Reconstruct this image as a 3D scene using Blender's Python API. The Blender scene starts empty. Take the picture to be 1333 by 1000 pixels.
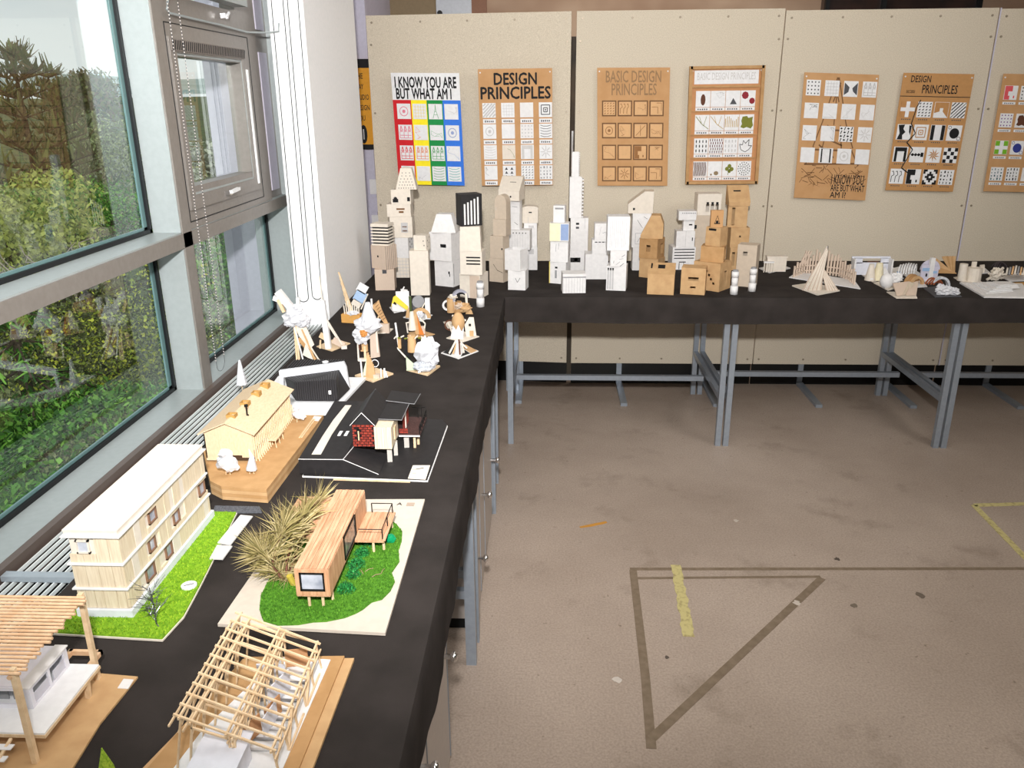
import bpy, math, random
from mathutils import Vector, Matrix
from math import sin, cos, pi, radians as R
random.seed(7)
SC = bpy.context.scene
COL = SC.collection
# ------------------------------------------------------------------ camera
FPX, CXP, CYP, H = 1061.0, 666.5, 500.0, 1.63
_dn = Vector(((692-CXP)/FPX, (3510-CYP)/FPX, 1)).normalized()
_dy = Vector(((715-CXP)/FPX, (126-CYP)/FPX, 1)); _dy = (_dy-_dn*_dy.dot(_dn)).normalized()
_up = -_dn
_dx = _dy.cross(_up)
RM = Matrix((_dx, _dy, _up))            # world = RM @ camera(x right, y down, z ahead)
RI = RM.transposed()
EYE = Vector((0, 0, H))
cam = bpy.data.cameras.new('camera'); camo = bpy.data.objects.new('camera', cam); COL.objects.link(camo)
cam.sensor_width = 36; cam.lens = FPX/1333*36; cam.clip_start = .05; cam.clip_end = 2000
m = Matrix.Identity(4)
cr, cu, cb = RM @ Vector((1,0,0)), RM @ Vector((0,-1,0)), RM @ Vector((0,0,-1))
for i in range(3):
    m[i][0], m[i][1], m[i][2], m[i][3] = cr[i], cu[i], cb[i], EYE[i]
camo.matrix_world = m
SC.camera = camo
def ray(u, v): return RM @ Vector(((u-CXP)/FPX, (v-CYP)/FPX, 1))
def Z(u, v, z):
    r = ray(u, v); return EYE + r*((z-H)/r.z)
def Y(u, v, y):
    r = ray(u, v); return EYE + r*(y/r.y)
def X(u, v, x):
    r = ray(u, v); return EYE + r*(x/r.x)
def proj(p):
    q = RI @ (Vector(p)-EYE); return CXP+FPX*q.x/q.z, CYP+FPX*q.y/q.z
def zt(x, y, v):
    a, b = -.2, 3.
    for _ in range(30):
        c = (a+b)/2
        if proj((x, y, c))[1] > v: a = c
        else: b = c
    return a
# ------------------------------------------------------------------ sky, lights, exposure
SC.view_settings.view_transform = 'Standard'; SC.view_settings.look = 'None'
SC.view_settings.gamma = 1; SC.view_settings.use_curve_mapping = False
SC.view_settings.exposure = 0.0
w = bpy.data.worlds.new('sky'); SC.world = w; w.use_nodes = True
nt = w.node_tree; nt.nodes.clear()
def N(nt, t, **k):
    n = nt.nodes.new(t)
    for a, b in k.items():
        if a in n.inputs: n.inputs[a].default_value = b
        else: setattr(n, a, b)
    return n
L = nt.links
tc = N(nt, 'ShaderNodeTexCoord'); mp = N(nt, 'ShaderNodeMapping'); mp.inputs['Scale'].default_value = (1.6, 1.6, 5)
ns = N(nt, 'ShaderNodeTexNoise', Scale=1.6, Detail=6.0, Roughness=.55)
rp = N(nt, 'ShaderNodeValToRGB'); e = rp.color_ramp.elements
e[0].position = .40; e[0].color = (.50, .60, .66, 1); e[1].position = .62; e[1].color = (.86, .89, .89, 1)
sp = N(nt, 'ShaderNodeSeparateXYZ'); mr = N(nt, 'ShaderNodeMapRange'); mr.inputs['From Min'].default_value = 0.; mr.inputs['From Max'].default_value = .25
mx = N(nt, 'ShaderNodeMixRGB'); mx.inputs[1].default_value = (.85, .90, .90, 1)
bg = N(nt, 'ShaderNodeBackground', Strength=1.0); out = N(nt, 'ShaderNodeOutputWorld')
L.new(tc.outputs['Generated'], mp.inputs[0]); L.new(mp.outputs[0], ns.inputs['Vector']); L.new(ns.outputs['Fac'], rp.inputs[0])
L.new(tc.outputs['Generated'], sp.inputs[0]); L.new(sp.outputs['Z'], mr.inputs[0]); L.new(mr.outputs[0], mx.inputs[0])
L.new(rp.outputs[0], mx.inputs[2]); L.new(mx.outputs[0], bg.inputs[0]); L.new(bg.outputs[0], out.inputs[0])
def light(name, kind, loc, target, power, size=.2, color=(1, 1, 1), sizey=None, spot=None):
    l = bpy.data.lights.new(name, kind); l.energy = power; l.color = color
    if kind == 'AREA':
        l.size = size
        if sizey: l.shape = 'RECTANGLE'; l.size_y = sizey
    elif kind == 'SPOT':
        l.shadow_soft_size = size; l.spot_size = R(spot); l.spot_blend = 1
    elif kind == 'SUN': l.angle = size
    else: l.shadow_soft_size = size
    o = bpy.data.objects.new(name, l); COL.objects.link(o); o.location = loc
    o.rotation_euler = (Vector(target)-Vector(loc)).to_track_quat('-Z', 'Y').to_euler()
    return o
light('camera_flash', 'SPOT', (-.02, -.06, 2.02), (-.72, 4.5, 1.62), 560, .05, (1, .99, .985), spot=104)
light('column_fill_light', 'AREA', (2.6, 1.6, 2.9), (-.9, 3.6, 1.3), 42, 1.2, (1, .98, .96), .8)  # unseen fill light, added to brighten the column's right face
light('ceiling_light_front', 'AREA', (.3, 1.6, 2.94), (.3, 1.6, 0), 22, 2.2, (1, .96, .90), 2.2)
light('ceiling_light_rear', 'AREA', (.5, -1.6, 2.94), (.3, -1.6, 0), 28, 2.2, (1, .96, .90), 1.2)
light('hall_light_beyond', 'AREA', (.6, 5.9, 2.9), (.6, 5.9, 0), 20, 2.0, (1, .93, .85), .8)
light('daylight_sun', 'SUN', (-20, 10, 30), (-28, 30, 0), 1.1, .35, (1, .97, .9))
# ------------------------------------------------------------------ materials
MATS = {}
def mat(name, col, rough=.6, metal=0, col2=None, scale=60, stretch=(1, 1, 1), bump=0, bscale=None, spec=.3, detail=3, lo=.35, hi=.65, alpha=None, sheen=0):
    if name in MATS: return MATS[name]
    m = bpy.data.materials.new(name); m.use_nodes = True; nt = m.node_tree; L = nt.links
    b = nt.nodes['Principled BSDF']; b.inputs['Base Color'].default_value = (*col, 1)
    b.inputs['Roughness'].default_value = rough; b.inputs['Metallic'].default_value = metal
    b.inputs['Specular IOR Level'].default_value = spec
    if sheen: b.inputs['Sheen Weight'].default_value = sheen
    tc = N(nt, 'ShaderNodeTexCoord'); mp = N(nt, 'ShaderNodeMapping'); mp.inputs['Scale'].default_value = stretch
    L.new(tc.outputs['Object'], mp.inputs[0])
    if col2 is None: col2 = tuple(c*.93 for c in col)
    n = N(nt, 'ShaderNodeTexNoise', Scale=scale, Detail=detail); L.new(mp.outputs[0], n.inputs['Vector'])
    r = N(nt, 'ShaderNodeValToRGB'); e = r.color_ramp.elements
    e[0].position = lo; e[0].color = (*col2, 1); e[1].position = hi; e[1].color = (*col, 1)
    L.new(n.outputs['Fac'], r.inputs[0]); L.new(r.outputs[0], b.inputs['Base Color'])
    if bump:
        n2 = N(nt, 'ShaderNodeTexNoise', Scale=bscale or scale*2, Detail=4); L.new(mp.outputs[0], n2.inputs['Vector'])
        bp = N(nt, 'ShaderNodeBump', Strength=bump, Distance=.002); L.new(n2.outputs['Fac'], bp.inputs['Height']); L.new(bp.outputs[0], b.inputs['Normal'])
    MATS[name] = m
    return m
def s(r, g, b):   # sRGB 0-255 -> linear
    return tuple(((c/255+.055)/1.055)**2.4 if c > 10 else c/255/12.92 for c in (r, g, b))
WHITE = mat('white_card', s(230, 228, 227), .6)
BRIGHT = mat('bright_paper', s(232, 232, 233), .6)
CREAM = mat('cream_card', s(226, 216, 202), .6)
TAN = mat('grey_tan_board', s(200, 184, 165), .7)
PINKT = mat('balsa_sheet', s(206, 186, 168), .7, stretch=(8, 8, 1))
CARD = mat('brown_cardboard', s(202, 165, 120), .75, col2=s(190, 152, 108), scale=30)
CARDD = mat('dark_cardboard', s(188, 148, 102), .75, col2=s(176, 136, 90), scale=30)
KRAFT = mat('kraft_board', s(196, 152, 106), .7, col2=s(188, 143, 96), scale=14)
BALSA = mat('balsa_wood', s(226, 202, 168), .6, col2=s(210, 180, 142), scale=40, stretch=(10, 1, 1))
BALSAV = mat('balsa_wood_vertical', s(224, 210, 184), .6, col2=s(210, 192, 164), scale=40, stretch=(8, 8, .6))
PINE = mat('pine_dowel', s(230, 204, 168), .6, col2=s(214, 184, 146), scale=60)
CEDAR = mat('cedar_strip', s(216, 172, 138), .6, col2=s(188, 138, 104), scale=60, stretch=(3, .25, 3), detail=5)
CEDARV = mat('cedar_strip_upright', s(212, 168, 132), .6, col2=s(184, 136, 100), scale=70, stretch=(3, 3, .25), detail=5)
BIRCH = mat('birch_ply', s(218, 194, 162), .55, col2=s(208, 182, 148), scale=90, stretch=(3, 1, 1), detail=5)
BLACKC = mat('black_card', s(38, 36, 37), .6, col2=s(32, 30, 31))
BLACKM = mat('black_metal', s(18, 18, 18), .4)
INK = mat('black_ink', s(22, 22, 24), .7)
PENCIL = mat('pencil_grey', s(150, 150, 152), .7)
DGREY = mat('dark_grey_ink', s(80, 80, 84), .7)
BRICKM = mat('brick_print', s(158, 62, 46), .7, col2=s(112, 40, 34), scale=160)
MORTAR = mat('brick_mortar', s(34, 18, 18), .8)
GRASS = mat('bright_grass', s(134, 176, 36), .8, col2=s(104, 150, 24), scale=120)
GRASS2 = mat('deep_grass', s(82, 136, 34), .8, col2=s(60, 110, 22), scale=120)
BUSH = mat('bush_green', s(34, 124, 58), .7, col2=s(14, 64, 30), scale=200)
PAPER = mat('crumpled_paper', s(212, 212, 216), .6, scale=80)
SHINY = mat('clear_plastic', s(215, 218, 222), .15, spec=.7, scale=90, col2=s(170, 174, 182))
FOILB = mat('blue_screen', s(150, 180, 215), .3)
YELL = mat('yellow_card', s(240, 214, 70), .6)
ORAN = mat('orange_card', s(206, 120, 50), .6)
RED = mat('red_card', s(206, 24, 34), .6); GRN = mat('green_card', s(10, 140, 66), .6); BLU = mat('blue_card', s(48, 118, 222), .6); YEL = mat('lemon_card', s(252, 232, 32), .6)
STEEL = mat('blue_grey_steel', s(152, 160, 170), .35, metal=.35, spec=.5, col2=s(146, 154, 164))
CHROME = mat('chrome', (.75, .75, .76), .12, metal=1)
FRAME = mat('bronze_grey_frame', s(136, 130, 124), .38, metal=.25, spec=.5, col2=s(130, 124, 118))
FRAMEL = mat('light_grey_reveal', s(160, 167, 167), .38, metal=.2, spec=.5, col2=s(155, 162, 162))
RUBBER = mat('black_gasket', s(20, 22, 24), .5)
GEDGE = mat('green_glass_edge', s(92, 122, 122), .25, spec=.6)
COLW = mat('white_column_paint', s(249, 249, 250), .5, col2=s(244, 245, 246))
LILAC = mat('pale_lilac_wall', s(200, 196, 212), .6)
BACKW = mat('warm_far_wall', s(196, 170, 146), .8, scale=1.5, col2=s(160, 130, 108))
CEIL = mat('ceiling_paint', s(225, 222, 216), .9)
CABD = mat('cupboard_door', s(178, 168, 160), .35, spec=.5)
PEN = mat('pencil_sketch', s(110, 104, 100), .7)
BRN = mat('brown_sketch', s(120, 84, 52), .7)
LEAFG = mat('olive_leaf', s(120, 124, 40), .6); DRED = mat('crimson_leaf', s(140, 30, 44), .6); SEED = mat('brown_cone', s(96, 58, 40), .7)
def cloth():
    m = mat('black_felt_cloth', s(57, 52, 50), .95, col2=s(47, 43, 41), scale=9, bump=.35, bscale=500, spec=.08)
    return m
CLOTH = cloth()
def board_mat():
    m = mat('particle_board', s(216, 205, 186), .75, col2=s(190, 178, 158), scale=230, detail=6, lo=.3, hi=.7, bump=.25, bscale=160)
    return m
BOARD = board_mat()
def floor_mat():
    m = bpy.data.materials.new('worn_concrete'); m.use_nodes = True; nt = m.node_tree; L = nt.links
    b = nt.nodes['Principled BSDF']; b.inputs['Specular IOR Level'].default_value = .35
    tc = N(nt, 'ShaderNodeTexCoord')
    def noise(sc, det, lo, hi, c1, c2):
        n = N(nt, 'ShaderNodeTexNoise', Scale=sc, Detail=det, Roughness=.6); L.new(tc.outputs['Object'], n.inputs['Vector'])
        r = N(nt, 'ShaderNodeValToRGB'); e = r.color_ramp.elements
        e[0].position = lo; e[0].color = (*c1, 1); e[1].position = hi; e[1].color = (*c2, 1)
        L.new(n.outputs['Fac'], r.inputs[0]); return r
    a = noise(1.3, 5, .3, .7, s(163, 146, 132), s(186, 169, 155))
    c = noise(150, 4, .3, .62, (.72, .72, .72), (1, 1, 1))
    d = noise(5, 8, .28, .42, (.78, .77, .75), (1, 1, 1))
    g = noise(38, 8, .27, .33, (.55, .53, .5), (1, 1, 1))
    x = a
    for q in (c, d, g):
        mm = N(nt, 'ShaderNodeMixRGB', blend_type='MULTIPLY'); mm.inputs[0].default_value = 1
        L.new(x.outputs[0], mm.inputs[1]); L.new(q.outputs[0], mm.inputs[2]); x = mm
    L.new(x.outputs[0], b.inputs['Base Color'])
    rr = noise(6, 4, .3, .7, (.42, .42, .42), (.62, .62, .62)); L.new(rr.outputs[0], b.inputs['Roughness'])
    bp = N(nt, 'ShaderNodeBump', Strength=.15, Distance=.002); L.new(c.outputs[0], bp.inputs['Height']); L.new(bp.outputs[0], b.inputs['Normal'])
    return m
FLOOR = floor_mat()
def glass_mat():
    m = bpy.data.materials.new('window_glass'); m.use_nodes = True; nt = m.node_tree; L = nt.links; nt.nodes.clear()
    t = N(nt, 'ShaderNodeBsdfTransparent'); t.inputs[0].default_value = (.95, .97, .96, 1)
    g = N(nt, 'ShaderNodeBsdfGlossy'); g.inputs['Roughness'].default_value = .01; g.inputs[0].default_value = (.9, .95, .95, 1)
    f = N(nt, 'ShaderNodeFresnel', IOR=1.9); x = N(nt, 'ShaderNodeMixShader'); o = N(nt, 'ShaderNodeOutputMaterial')
    ge = N(nt, 'ShaderNodeNewGeometry'); iv = N(nt, 'ShaderNodeMath', operation='SUBTRACT'); iv.inputs[0].default_value = 1; L.new(ge.outputs['Backfacing'], iv.inputs[1])
    mu = N(nt, 'ShaderNodeMath', operation='MULTIPLY'); L.new(f.outputs[0], mu.inputs[0]); L.new(iv.outputs[0], mu.inputs[1])
    L.new(mu.outputs[0], x.inputs[0]); L.new(t.outputs[0], x.inputs[1]); L.new(g.outputs[0], x.inputs[2]); L.new(x.outputs[0], o.inputs[0])
    return m
GLASS = glass_mat()
# ------------------------------------------------------------------ mesh builder
WM = {}
class MB:
    def __init__(s, T=None): s.v = []; s.f = []; s.mi = []; s.cur = 0; s.T = T
    def add(s, vs, fs):
        b = len(s.v)
        if s.T is not None: vs = [s.T @ Vector(v) for v in vs]
        s.v += [Vector(v) for v in vs]; s.f += [tuple(i+b for i in f) for f in fs]; s.mi += [s.cur]*len(fs); return s
    def box(s, x0, x1, y0, y1, z0, z1):
        return s.add([(x, y, z) for z in (z0, z1) for y in (y0, y1) for x in (x0, x1)],
                     [(0, 2, 3, 1), (4, 5, 7, 6), (0, 1, 5, 4), (2, 6, 7, 3), (0, 4, 6, 2), (1, 3, 7, 5)])
    def rbox(s, cx, cy, z0, w, d, h, rz=0, rx=0, ry=0):
        M = Matrix.Translation((cx, cy, z0+h/2)) @ Matrix.Rotation(R(rz), 4, 'Z') @ Matrix.Rotation(R(ry), 4, 'Y') @ Matrix.Rotation(R(rx), 4, 'X')
        return s.add([M @ Vector((x*w/2, y*d/2, z*h/2)) for z in (-1, 1) for y in (-1, 1) for x in (-1, 1)],
                     [(0, 2, 3, 1), (4, 5, 7, 6), (0, 1, 5, 4), (2, 6, 7, 3), (0, 4, 6, 2), (1, 3, 7, 5)])
    def beam(s, p, q, w, h=None):
        p, q = Vector(p), Vector(q); h = h or w; d = (q-p).normalized()
        a = Vector((0, 0, 1)) if abs(d.z) < .9 else Vector((0, 1, 0))
        u = d.cross(a).normalized()*w/2; v = u.normalized().cross(d)*h/2
        return s.add([e+i*u+j*v for e in (p, q) for j in (-1, 1) for i in (-1, 1)],
                     [(0, 1, 3, 2), (4, 6, 7, 5), (0, 4, 5, 1), (2, 3, 7, 6), (0, 2, 6, 4), (1, 5, 7, 3)])
    def cyl(s, p, q, r, n=8, r2=None):
        p, q = Vector(p), Vector(q); d = (q-p).normalized(); r2 = r if r2 is None else r2
        a = Vector((0, 0, 1)) if abs(d.z) < .9 else Vector((0, 1, 0))
        u = d.cross(a).normalized(); v = u.cross(d)
        vs = [p+(u*cos(2*pi*i/n)+v*sin(2*pi*i/n))*r for i in range(n)]+[q+(u*cos(2*pi*i/n)+v*sin(2*pi*i/n))*r2 for i in range(n)]
        return s.add(vs, [(i, i+n, (i+1) % n+n, (i+1) % n) for i in range(n)]+[tuple(range(n)), tuple(range(2*n-1, n-1, -1))])
    def extr(s, pts, O, U, V, Nn):
        """polygon pts (a,b) in plane O+aU+bV pushed along Nn"""
        O, U, V, Nn = map(Vector, (O, U, V, Nn)); n = len(pts)
        vs = [O+U*a+V*b for a, b in pts]; vs += [v+Nn for v in vs]
        fs = [tuple(range(n-1, -1, -1)), tuple(range(n, 2*n))]+[(i, (i+1) % n, (i+1) % n+n, i+n) for i in range(n)]
        return s.add(vs, fs)
    def slab(s, pts, z0, z1):
        return s.extr(pts, (0, 0, z0), (1, 0, 0), (0, 1, 0), (0, 0, z1-z0))
    def quad(s, a, b, c, d, t):
        a, b, c, d = map(Vector, (a, b, c, d)); n = (b-a).cross(c-a).normalized()*t
        return s.add([a, b, c, d, a+n, b+n, c+n, d+n], [(3, 2, 1, 0), (4, 5, 6, 7), (0, 1, 5, 4), (1, 2, 6, 5), (2, 3, 7, 6), (3, 0, 4, 7)])
    def tube(s, pts, r, n=6, r2=None):
        pts = [Vector(p) for p in pts]; k = len(pts); vs = []; r2 = r if r2 is None else r2
        for i, p in enumerate(pts):
            d = (pts[min(i+1, k-1)]-pts[max(i-1, 0)]).normalized()
            a = Vector((0, 0, 1)) if abs(d.z) < .9 else Vector((0, 1, 0))
            u = d.cross(a).normalized(); v = u.cross(d); rr = r+(r2-r)*i/(k-1)
            vs += [p+(u*cos(2*pi*j/n)+v*sin(2*pi*j/n))*rr for j in range(n)]
        fs = [(i*n+j, (i+1)*n+j, (i+1)*n+(j+1) % n, i*n+(j+1) % n) for i in range(k-1) for j in range(n)]
        return s.add(vs, fs+[tuple(range(n)), tuple(range(k*n-1, (k-1)*n-1, -1))])
    def ball(s, c, rx, ry, rz, jit=0, nu=10, nv=7, seed=1):
        rd = random.Random(seed); vs = [(c[0], c[1], c[2]-rz)]
        for j in range(1, nv):
            for i in range(nu):
                t = pi*j/nv; a = 2*pi*i/nu; k = 1+rd.uniform(-jit, jit)
                vs.append((c[0]+rx*k*sin(t)*cos(a), c[1]+ry*k*sin(t)*sin(a), c[2]-rz*k*cos(t)))
        vs.append((c[0], c[1], c[2]+rz)); T = len(vs)-1
        fs = [(0, 1+(i+1) % nu, 1+i) for i in range(nu)]
        for j in range(nv-2):
            for i in range(nu):
                a, b = 1+j*nu+i, 1+j*nu+(i+1) % nu; fs.append((a, b, b+nu, a+nu))
        fs += [(T-nu+i, T-nu+(i+1) % nu, T) for i in range(nu)]
        return s.add(vs, fs)
    def hwall(s, O, U, V, Nn, w, h, t, holes):
        """wall w x h (along unit U,V from O) of thickness t along Nn with rectangular holes in fractions"""
        O, U, V, Nn = map(Vector, (O, U, V, Nn))
        xs = sorted({0, 1, *[q for a in holes for q in (a[0], a[2])]}); zs = sorted({0, 1, *[q for a in holes for q in (a[1], a[3])]})
        for j in range(len(zs)-1):
            run = None
            for i in range(len(xs)):
                solid = i < len(xs)-1 and not any(a[0] < (xs[i]+xs[i+1])/2 < a[2] and a[1] < (zs[j]+zs[j+1])/2 < a[3] for a in holes)
                if solid and run is None: run = xs[i]
                if not solid and run is not None:
                    x0, x1 = run*w, xs[i]*w; z0, z1 = zs[j]*h, zs[j+1]*h
                    s.extr([(x0, z0), (x1, z0), (x1, z1), (x0, z1)], O, U, V, Nn*t); run = None
        return s
    def build(s, name, mats, parent=None, smooth=False, loc=None, stuff=False):
        if not isinstance(mats, (list, tuple)): mats = [mats]
        if parent is not None: W = WM[parent.name]; I = W.inverted(); vs = [I @ v for v in s.v]
        else:
            if loc is None:
                xs = [v.x for v in s.v]; ys = [v.y for v in s.v]; loc = ((min(xs)+max(xs))/2, (min(ys)+max(ys))/2, min(v.z for v in s.v))
            W = Matrix.Translation(loc); vs = [v-Vector(loc) for v in s.v]
        me = bpy.data.meshes.new(name); me.from_pydata([tuple(v) for v in vs], [], s.f)
        for q in mats: me.materials.append(q)
        if len(mats) > 1: me.polygons.foreach_set('material_index', s.mi)
        import bmesh
        bm = bmesh.new(); bm.from_mesh(me); bmesh.ops.recalc_face_normals(bm, faces=bm.faces); bm.to_mesh(me); bm.free()
        if smooth: me.polygons.foreach_set('use_smooth', [True]*len(me.polygons))
        o = bpy.data.objects.new(name, me); COL.objects.link(o)
        if parent is not None: o.parent = parent
        else: o.location = loc
        WM[o.name] = W
        if stuff: o['kind'] = 'stuff'
        return o
def tag(o, label, cat, group=None):
    o['label'] = label; o['category'] = cat
    if group: o['group'] = group
    return o
def thing(name, label, cat, loc, group=None, rz=0):
    o = bpy.data.objects.new(name, None); COL.objects.link(o); o.location = loc; o.rotation_euler = (0, 0, R(rz)); o.empty_display_size = .02
    WM[o.name] = Matrix.Translation(loc) @ Matrix.Rotation(R(rz), 4, 'Z')
    return tag(o, label, cat, group)
def empty_part(name, parent):
    o = bpy.data.objects.new(name, None); COL.objects.link(o); o.parent = parent; WM[o.name] = WM[parent.name]; return o
def structure(o): o['kind'] = 'structure'; return o
def share(src, name, parent, off):
    """a repeat of a piece that shares its mesh, moved by off"""
    o = src.copy(); o.name = name; COL.objects.link(o); o.parent = parent; o.location = Vector(src.location)+Vector(off); WM[o.name] = WM[src.name]; return o
def text(body, name, m, parent, O, U, V, Nn, w, h, mats=None, slant=0, squash=1, bold=.012):
    """flat lettering of w x h, lower left corner O, thickness along Nn"""
    c = bpy.data.curves.new('lettering', 'FONT'); c.body = body; c.size = 1; c.space_line = .8; c.align_x = 'CENTER'; c.extrude = 0; c.offset = 0
    c.resolution_u = 2; c.shear = slant
    o = bpy.data.objects.new('lettering', c); COL.objects.link(o)
    dg = bpy.context.evaluated_depsgraph_get(); me = bpy.data.meshes.new_from_object(o.evaluated_get(dg))
    bpy.data.objects.remove(o); bpy.data.curves.remove(c)
    xs = [v.co.x for v in me.vertices]; ys = [v.co.y for v in me.vertices]; x0, x1, y0, y1 = min(xs), max(xs), min(ys), max(ys)
    O, U, V, Nn = map(Vector, (O, U, V, Nn)); b = MB()
    vs = [O+U*((v.co.x-x0)/(x1-x0)*w)+V*((v.co.y-y0)/(y1-y0)*h)+Nn for v in me.vertices]
    ps = [tuple(p.vertices) for p in me.polygons]; kx = w/(x1-x0)*bold; kz = h/(y1-y0)*bold
    for i, (sx, sy) in enumerate(((0, 0), (1, 0), (-1, 0), (0, 1), (0, -1))): b.add([v+U*kx*sx+V*kz*sy+U.cross(V)*.00004*i for v in vs], ps)
    bpy.data.meshes.remove(me)
    if parent is None: return b
    W = WM[parent.name].inverted(); mm = bpy.data.meshes.new(name); mm.from_pydata([tuple(W @ v) for v in b.v], [], b.f); mm.materials.append(m)
    q = bpy.data.objects.new(name, mm); COL.objects.link(q); q.parent = parent; WM[q.name] = WM[parent.name]; return q
T = .75   # bench height
# ================================================================== ROOM SHELL
structure(MB().box(-1.25, 6.5, -2.6, 7.2, -.1, 0).build('floor', FLOOR))
structure(MB().box(-1.3, 6.5, -2.6, 7.2, 3.0, 3.1).build('ceiling', CEIL))
structure(MB().box(-1.3, 6.5, -2.7, -2.6, 0, 3.0).build('wall_front', CEIL))
structure(MB().box(6.5, 6.6, -2.6, 7.2, 0, 3.0).build('wall_right', CEIL))
bw = structure(MB().box(-1.6, 6.5, 7.1, 7.2, 0, 3.0).build('wall_back', BACKW))
MB().box(-1.30, -.90, 7.06, 7.1, 0, 3.0).build('wall_panel', mat('olive_panel', s(150, 132, 104), .7), bw)
MB().box(-.62, -.50, 7.07, 7.1, 0, 3.0).build('brown_post', mat('brown_trim', s(150, 112, 92), .7), bw)
d = structure(MB().box(-.90, -.62, 7.05, 7.1, 0, 3.0).build('door_1', mat('pale_blue_door', s(214, 220, 228), .5)))
MB().cyl((-.87, 7.05, 2.26), (-.87, 7.02, 2.26), .02, 10).build('door_closer_knob', BLACKM, d)
wb = structure(MB().box(2.12, 3.3, 7.02, 7.1, 2.0, 2.9).build('window_3', mat('dark_far_window', s(34, 32, 34), .15, spec=.6, col2=s(70, 50, 44), scale=3)))
MB().box(2.12, 3.3, 6.98, 7.02, 1.97, 2.0).build('window_sill', FRAME, wb)
for x in (2.12, 2.55, 3.27): MB().box(x, x+.03, 6.98, 7.02, 2.0, 2.9).build('window_bar', RUBBER, wb)
wl = structure(MB().box(-1.3, -1.1, -2.6, 3.6, 0, .70).build('wall_left', FRAME))
structure(MB().box(-1.7, -1.085, 5.2, 5.26, 0, 3.0).build('wall_left_return', LILAC))
structure(MB().box(-1.45, -1.27, 3.6, 7.1, 0, 3.0).build('wall_left_far', LILAC))
structure(MB().box(-1.3, -1.1, -2.6, 3.6, 2.75, 3.0).build('wall_left_head', FRAME))
structure(MB().box(-1.3, -1.1, -2.6, -.45, .70, 2.75).build('wall_left_near', CEIL))
# column
structure(MB().box(-1.057, -.922, 3.31, 4.17, .70, 3.0).build('wall_column', COLW))
# cords on the column
def cord_loop(xa, xb, ztop, zb, name, label):
    pts = [(xa+.012, 3.300, ztop), (xa, 3.300, zb+.02)]
    for k in range(1, 8):
        a = pi+pi*k/8; pts.append(((xa+xb)/2+(xb-xa)/2*cos(a), 3.300, zb+.02+.02*sin(a)))
    pts += [(xb, 3.300, zb+.02), (xb+.012, 3.300, ztop)]
    t = thing('blind_pull', label, 'blind cord', (xa, 3.3, zb)); MB().tube(pts, .0016, 6).build('cord', INK, t)
cord_loop(-1.046, -1.002, 2.6, .825, 0, 'grey looped blind cord nearer the window on the white column')
cord_loop(-.985, -.945, 2.6, .835, 0, 'grey looped blind cord nearer the room edge of the white column')
# orange sign on the return wall
sg = thing('notice_sign', 'orange wall sign with black lettering beside the white column', 'sign', (-1.15, 5.19, 1.28))
sp0 = MB().box(-1.21, -1.07, 5.185, 5.198, 1.33, 1.85).build('sign_panel', mat('sign_orange', s(226, 156, 30), .5), sg)
MB().box(-1.21, -1.07, 5.182, 5.185, 1.80, 1.85).build('black_band', INK, sg)
MB().box(-1.21, -1.07, 5.182, 5.185, 1.33, 1.36).build('black_band', INK, sg)
for k, (t_, w_) in enumerate([('THE', .05), ('WAY', .05), ('STUDIO', .08), ('DESIGN', .08), ('YOU', .05)]):
    text(t_, 'lettering', INK, sg, (-1.17, 5.184, 1.74-k*.06), (1, 0, 0), (0, 0, 1), (0, 0, 0), w_, .03)
MB().ball((-1.135, 5.184, 1.42), .022, .002, .055).build('oval_symbol', INK, sg)
MB().box(-1.138, -1.132, 5.180, 5.183, 1.39, 1.45).build('oval_mark', WHITE, sg)
for k in range(5):
    tag(MB().box(-1.12, -1.05, 5.185-.002*k, 5.19, 1.06-.11*k, 1.15-.11*k).build('pinned_note', [WHITE, LILAC][k % 2]), ['white pinned note just under the orange sign', 'second pinned note down under the orange sign', 'third pinned note down, beside the white column', 'fourth pinned note down, beside the white column', 'lowest pinned note, beside the stacked boxes'][k], 'note', 'notes pinned beside the column')
# ------------------------------------------------------------------ WINDOWS
win = structure(MB().box(-1.19, -1.10, -.45, 3.45, .70, .75).build('window_1', FRAMEL))          # sill
def wf(name, m, *b, parent=win): return MB().box(*b).build(name, m, parent)
wf('front_edge', mat('brown_front_edge', s(92, 80, 74), .4, spec=.4), -1.10, -1.082, -.45, 3.45, .66, .7495)
wf('transom', FRAMEL, -1.19, -1.105, -.45, 3.45, 1.205, 1.252); wf('transom_face', FRAME, -1.105, -1.10, -.45, 3.45, 1.205, 1.248)
wf('mullion', FRAMEL, -1.19, -1.105, 2.42, 2.485, .75, 2.75); wf('mullion_face', FRAME, -1.105, -1.10, 2.424, 2.485, .75, 2.75)
wf('mullion', FRAMEL, -1.19, -1.10, -.45, -.38, .75, 2.75)
wf('jamb', FRAMEL, -1.25, -1.057, 3.45, 3.52, .70, 2.75)
wf('head', FRAME, -1.19, -1.10, -.45, 3.45, 2.70, 2.75)
def pane(y0, y1, z0, z1):
    x = -1.205
    p = MB().box(x-.008, x, y0, y1, z0, z1).build('glass_pane', GLASS, win)
    g = MB()
    for b in ((y0, y0+.014, z0, z1), (y1-.014, y1, z0, z1), (y0, y1, z0, z0+.012), (y0, y1, z1-.014, z1)): g.box(x+.001, x+.014, *b)
    g.build('gasket', RUBBER, win)
    g = MB()
    for b in ((y0+.014, y0+.034, z0, z1), (y1-.034, y1-.014, z0, z1), (y0, y1, z0+.012, z0+.020)): g.box(x+.001, x+.006, *b)
    g.build('spacer_bar', GEDGE, win)
pane(-.38, 2.42, 1.252, 2.70); pane(-.38, 2.42, .75, 1.205); pane(2.485, 3.45, .75, 1.205)
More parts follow.
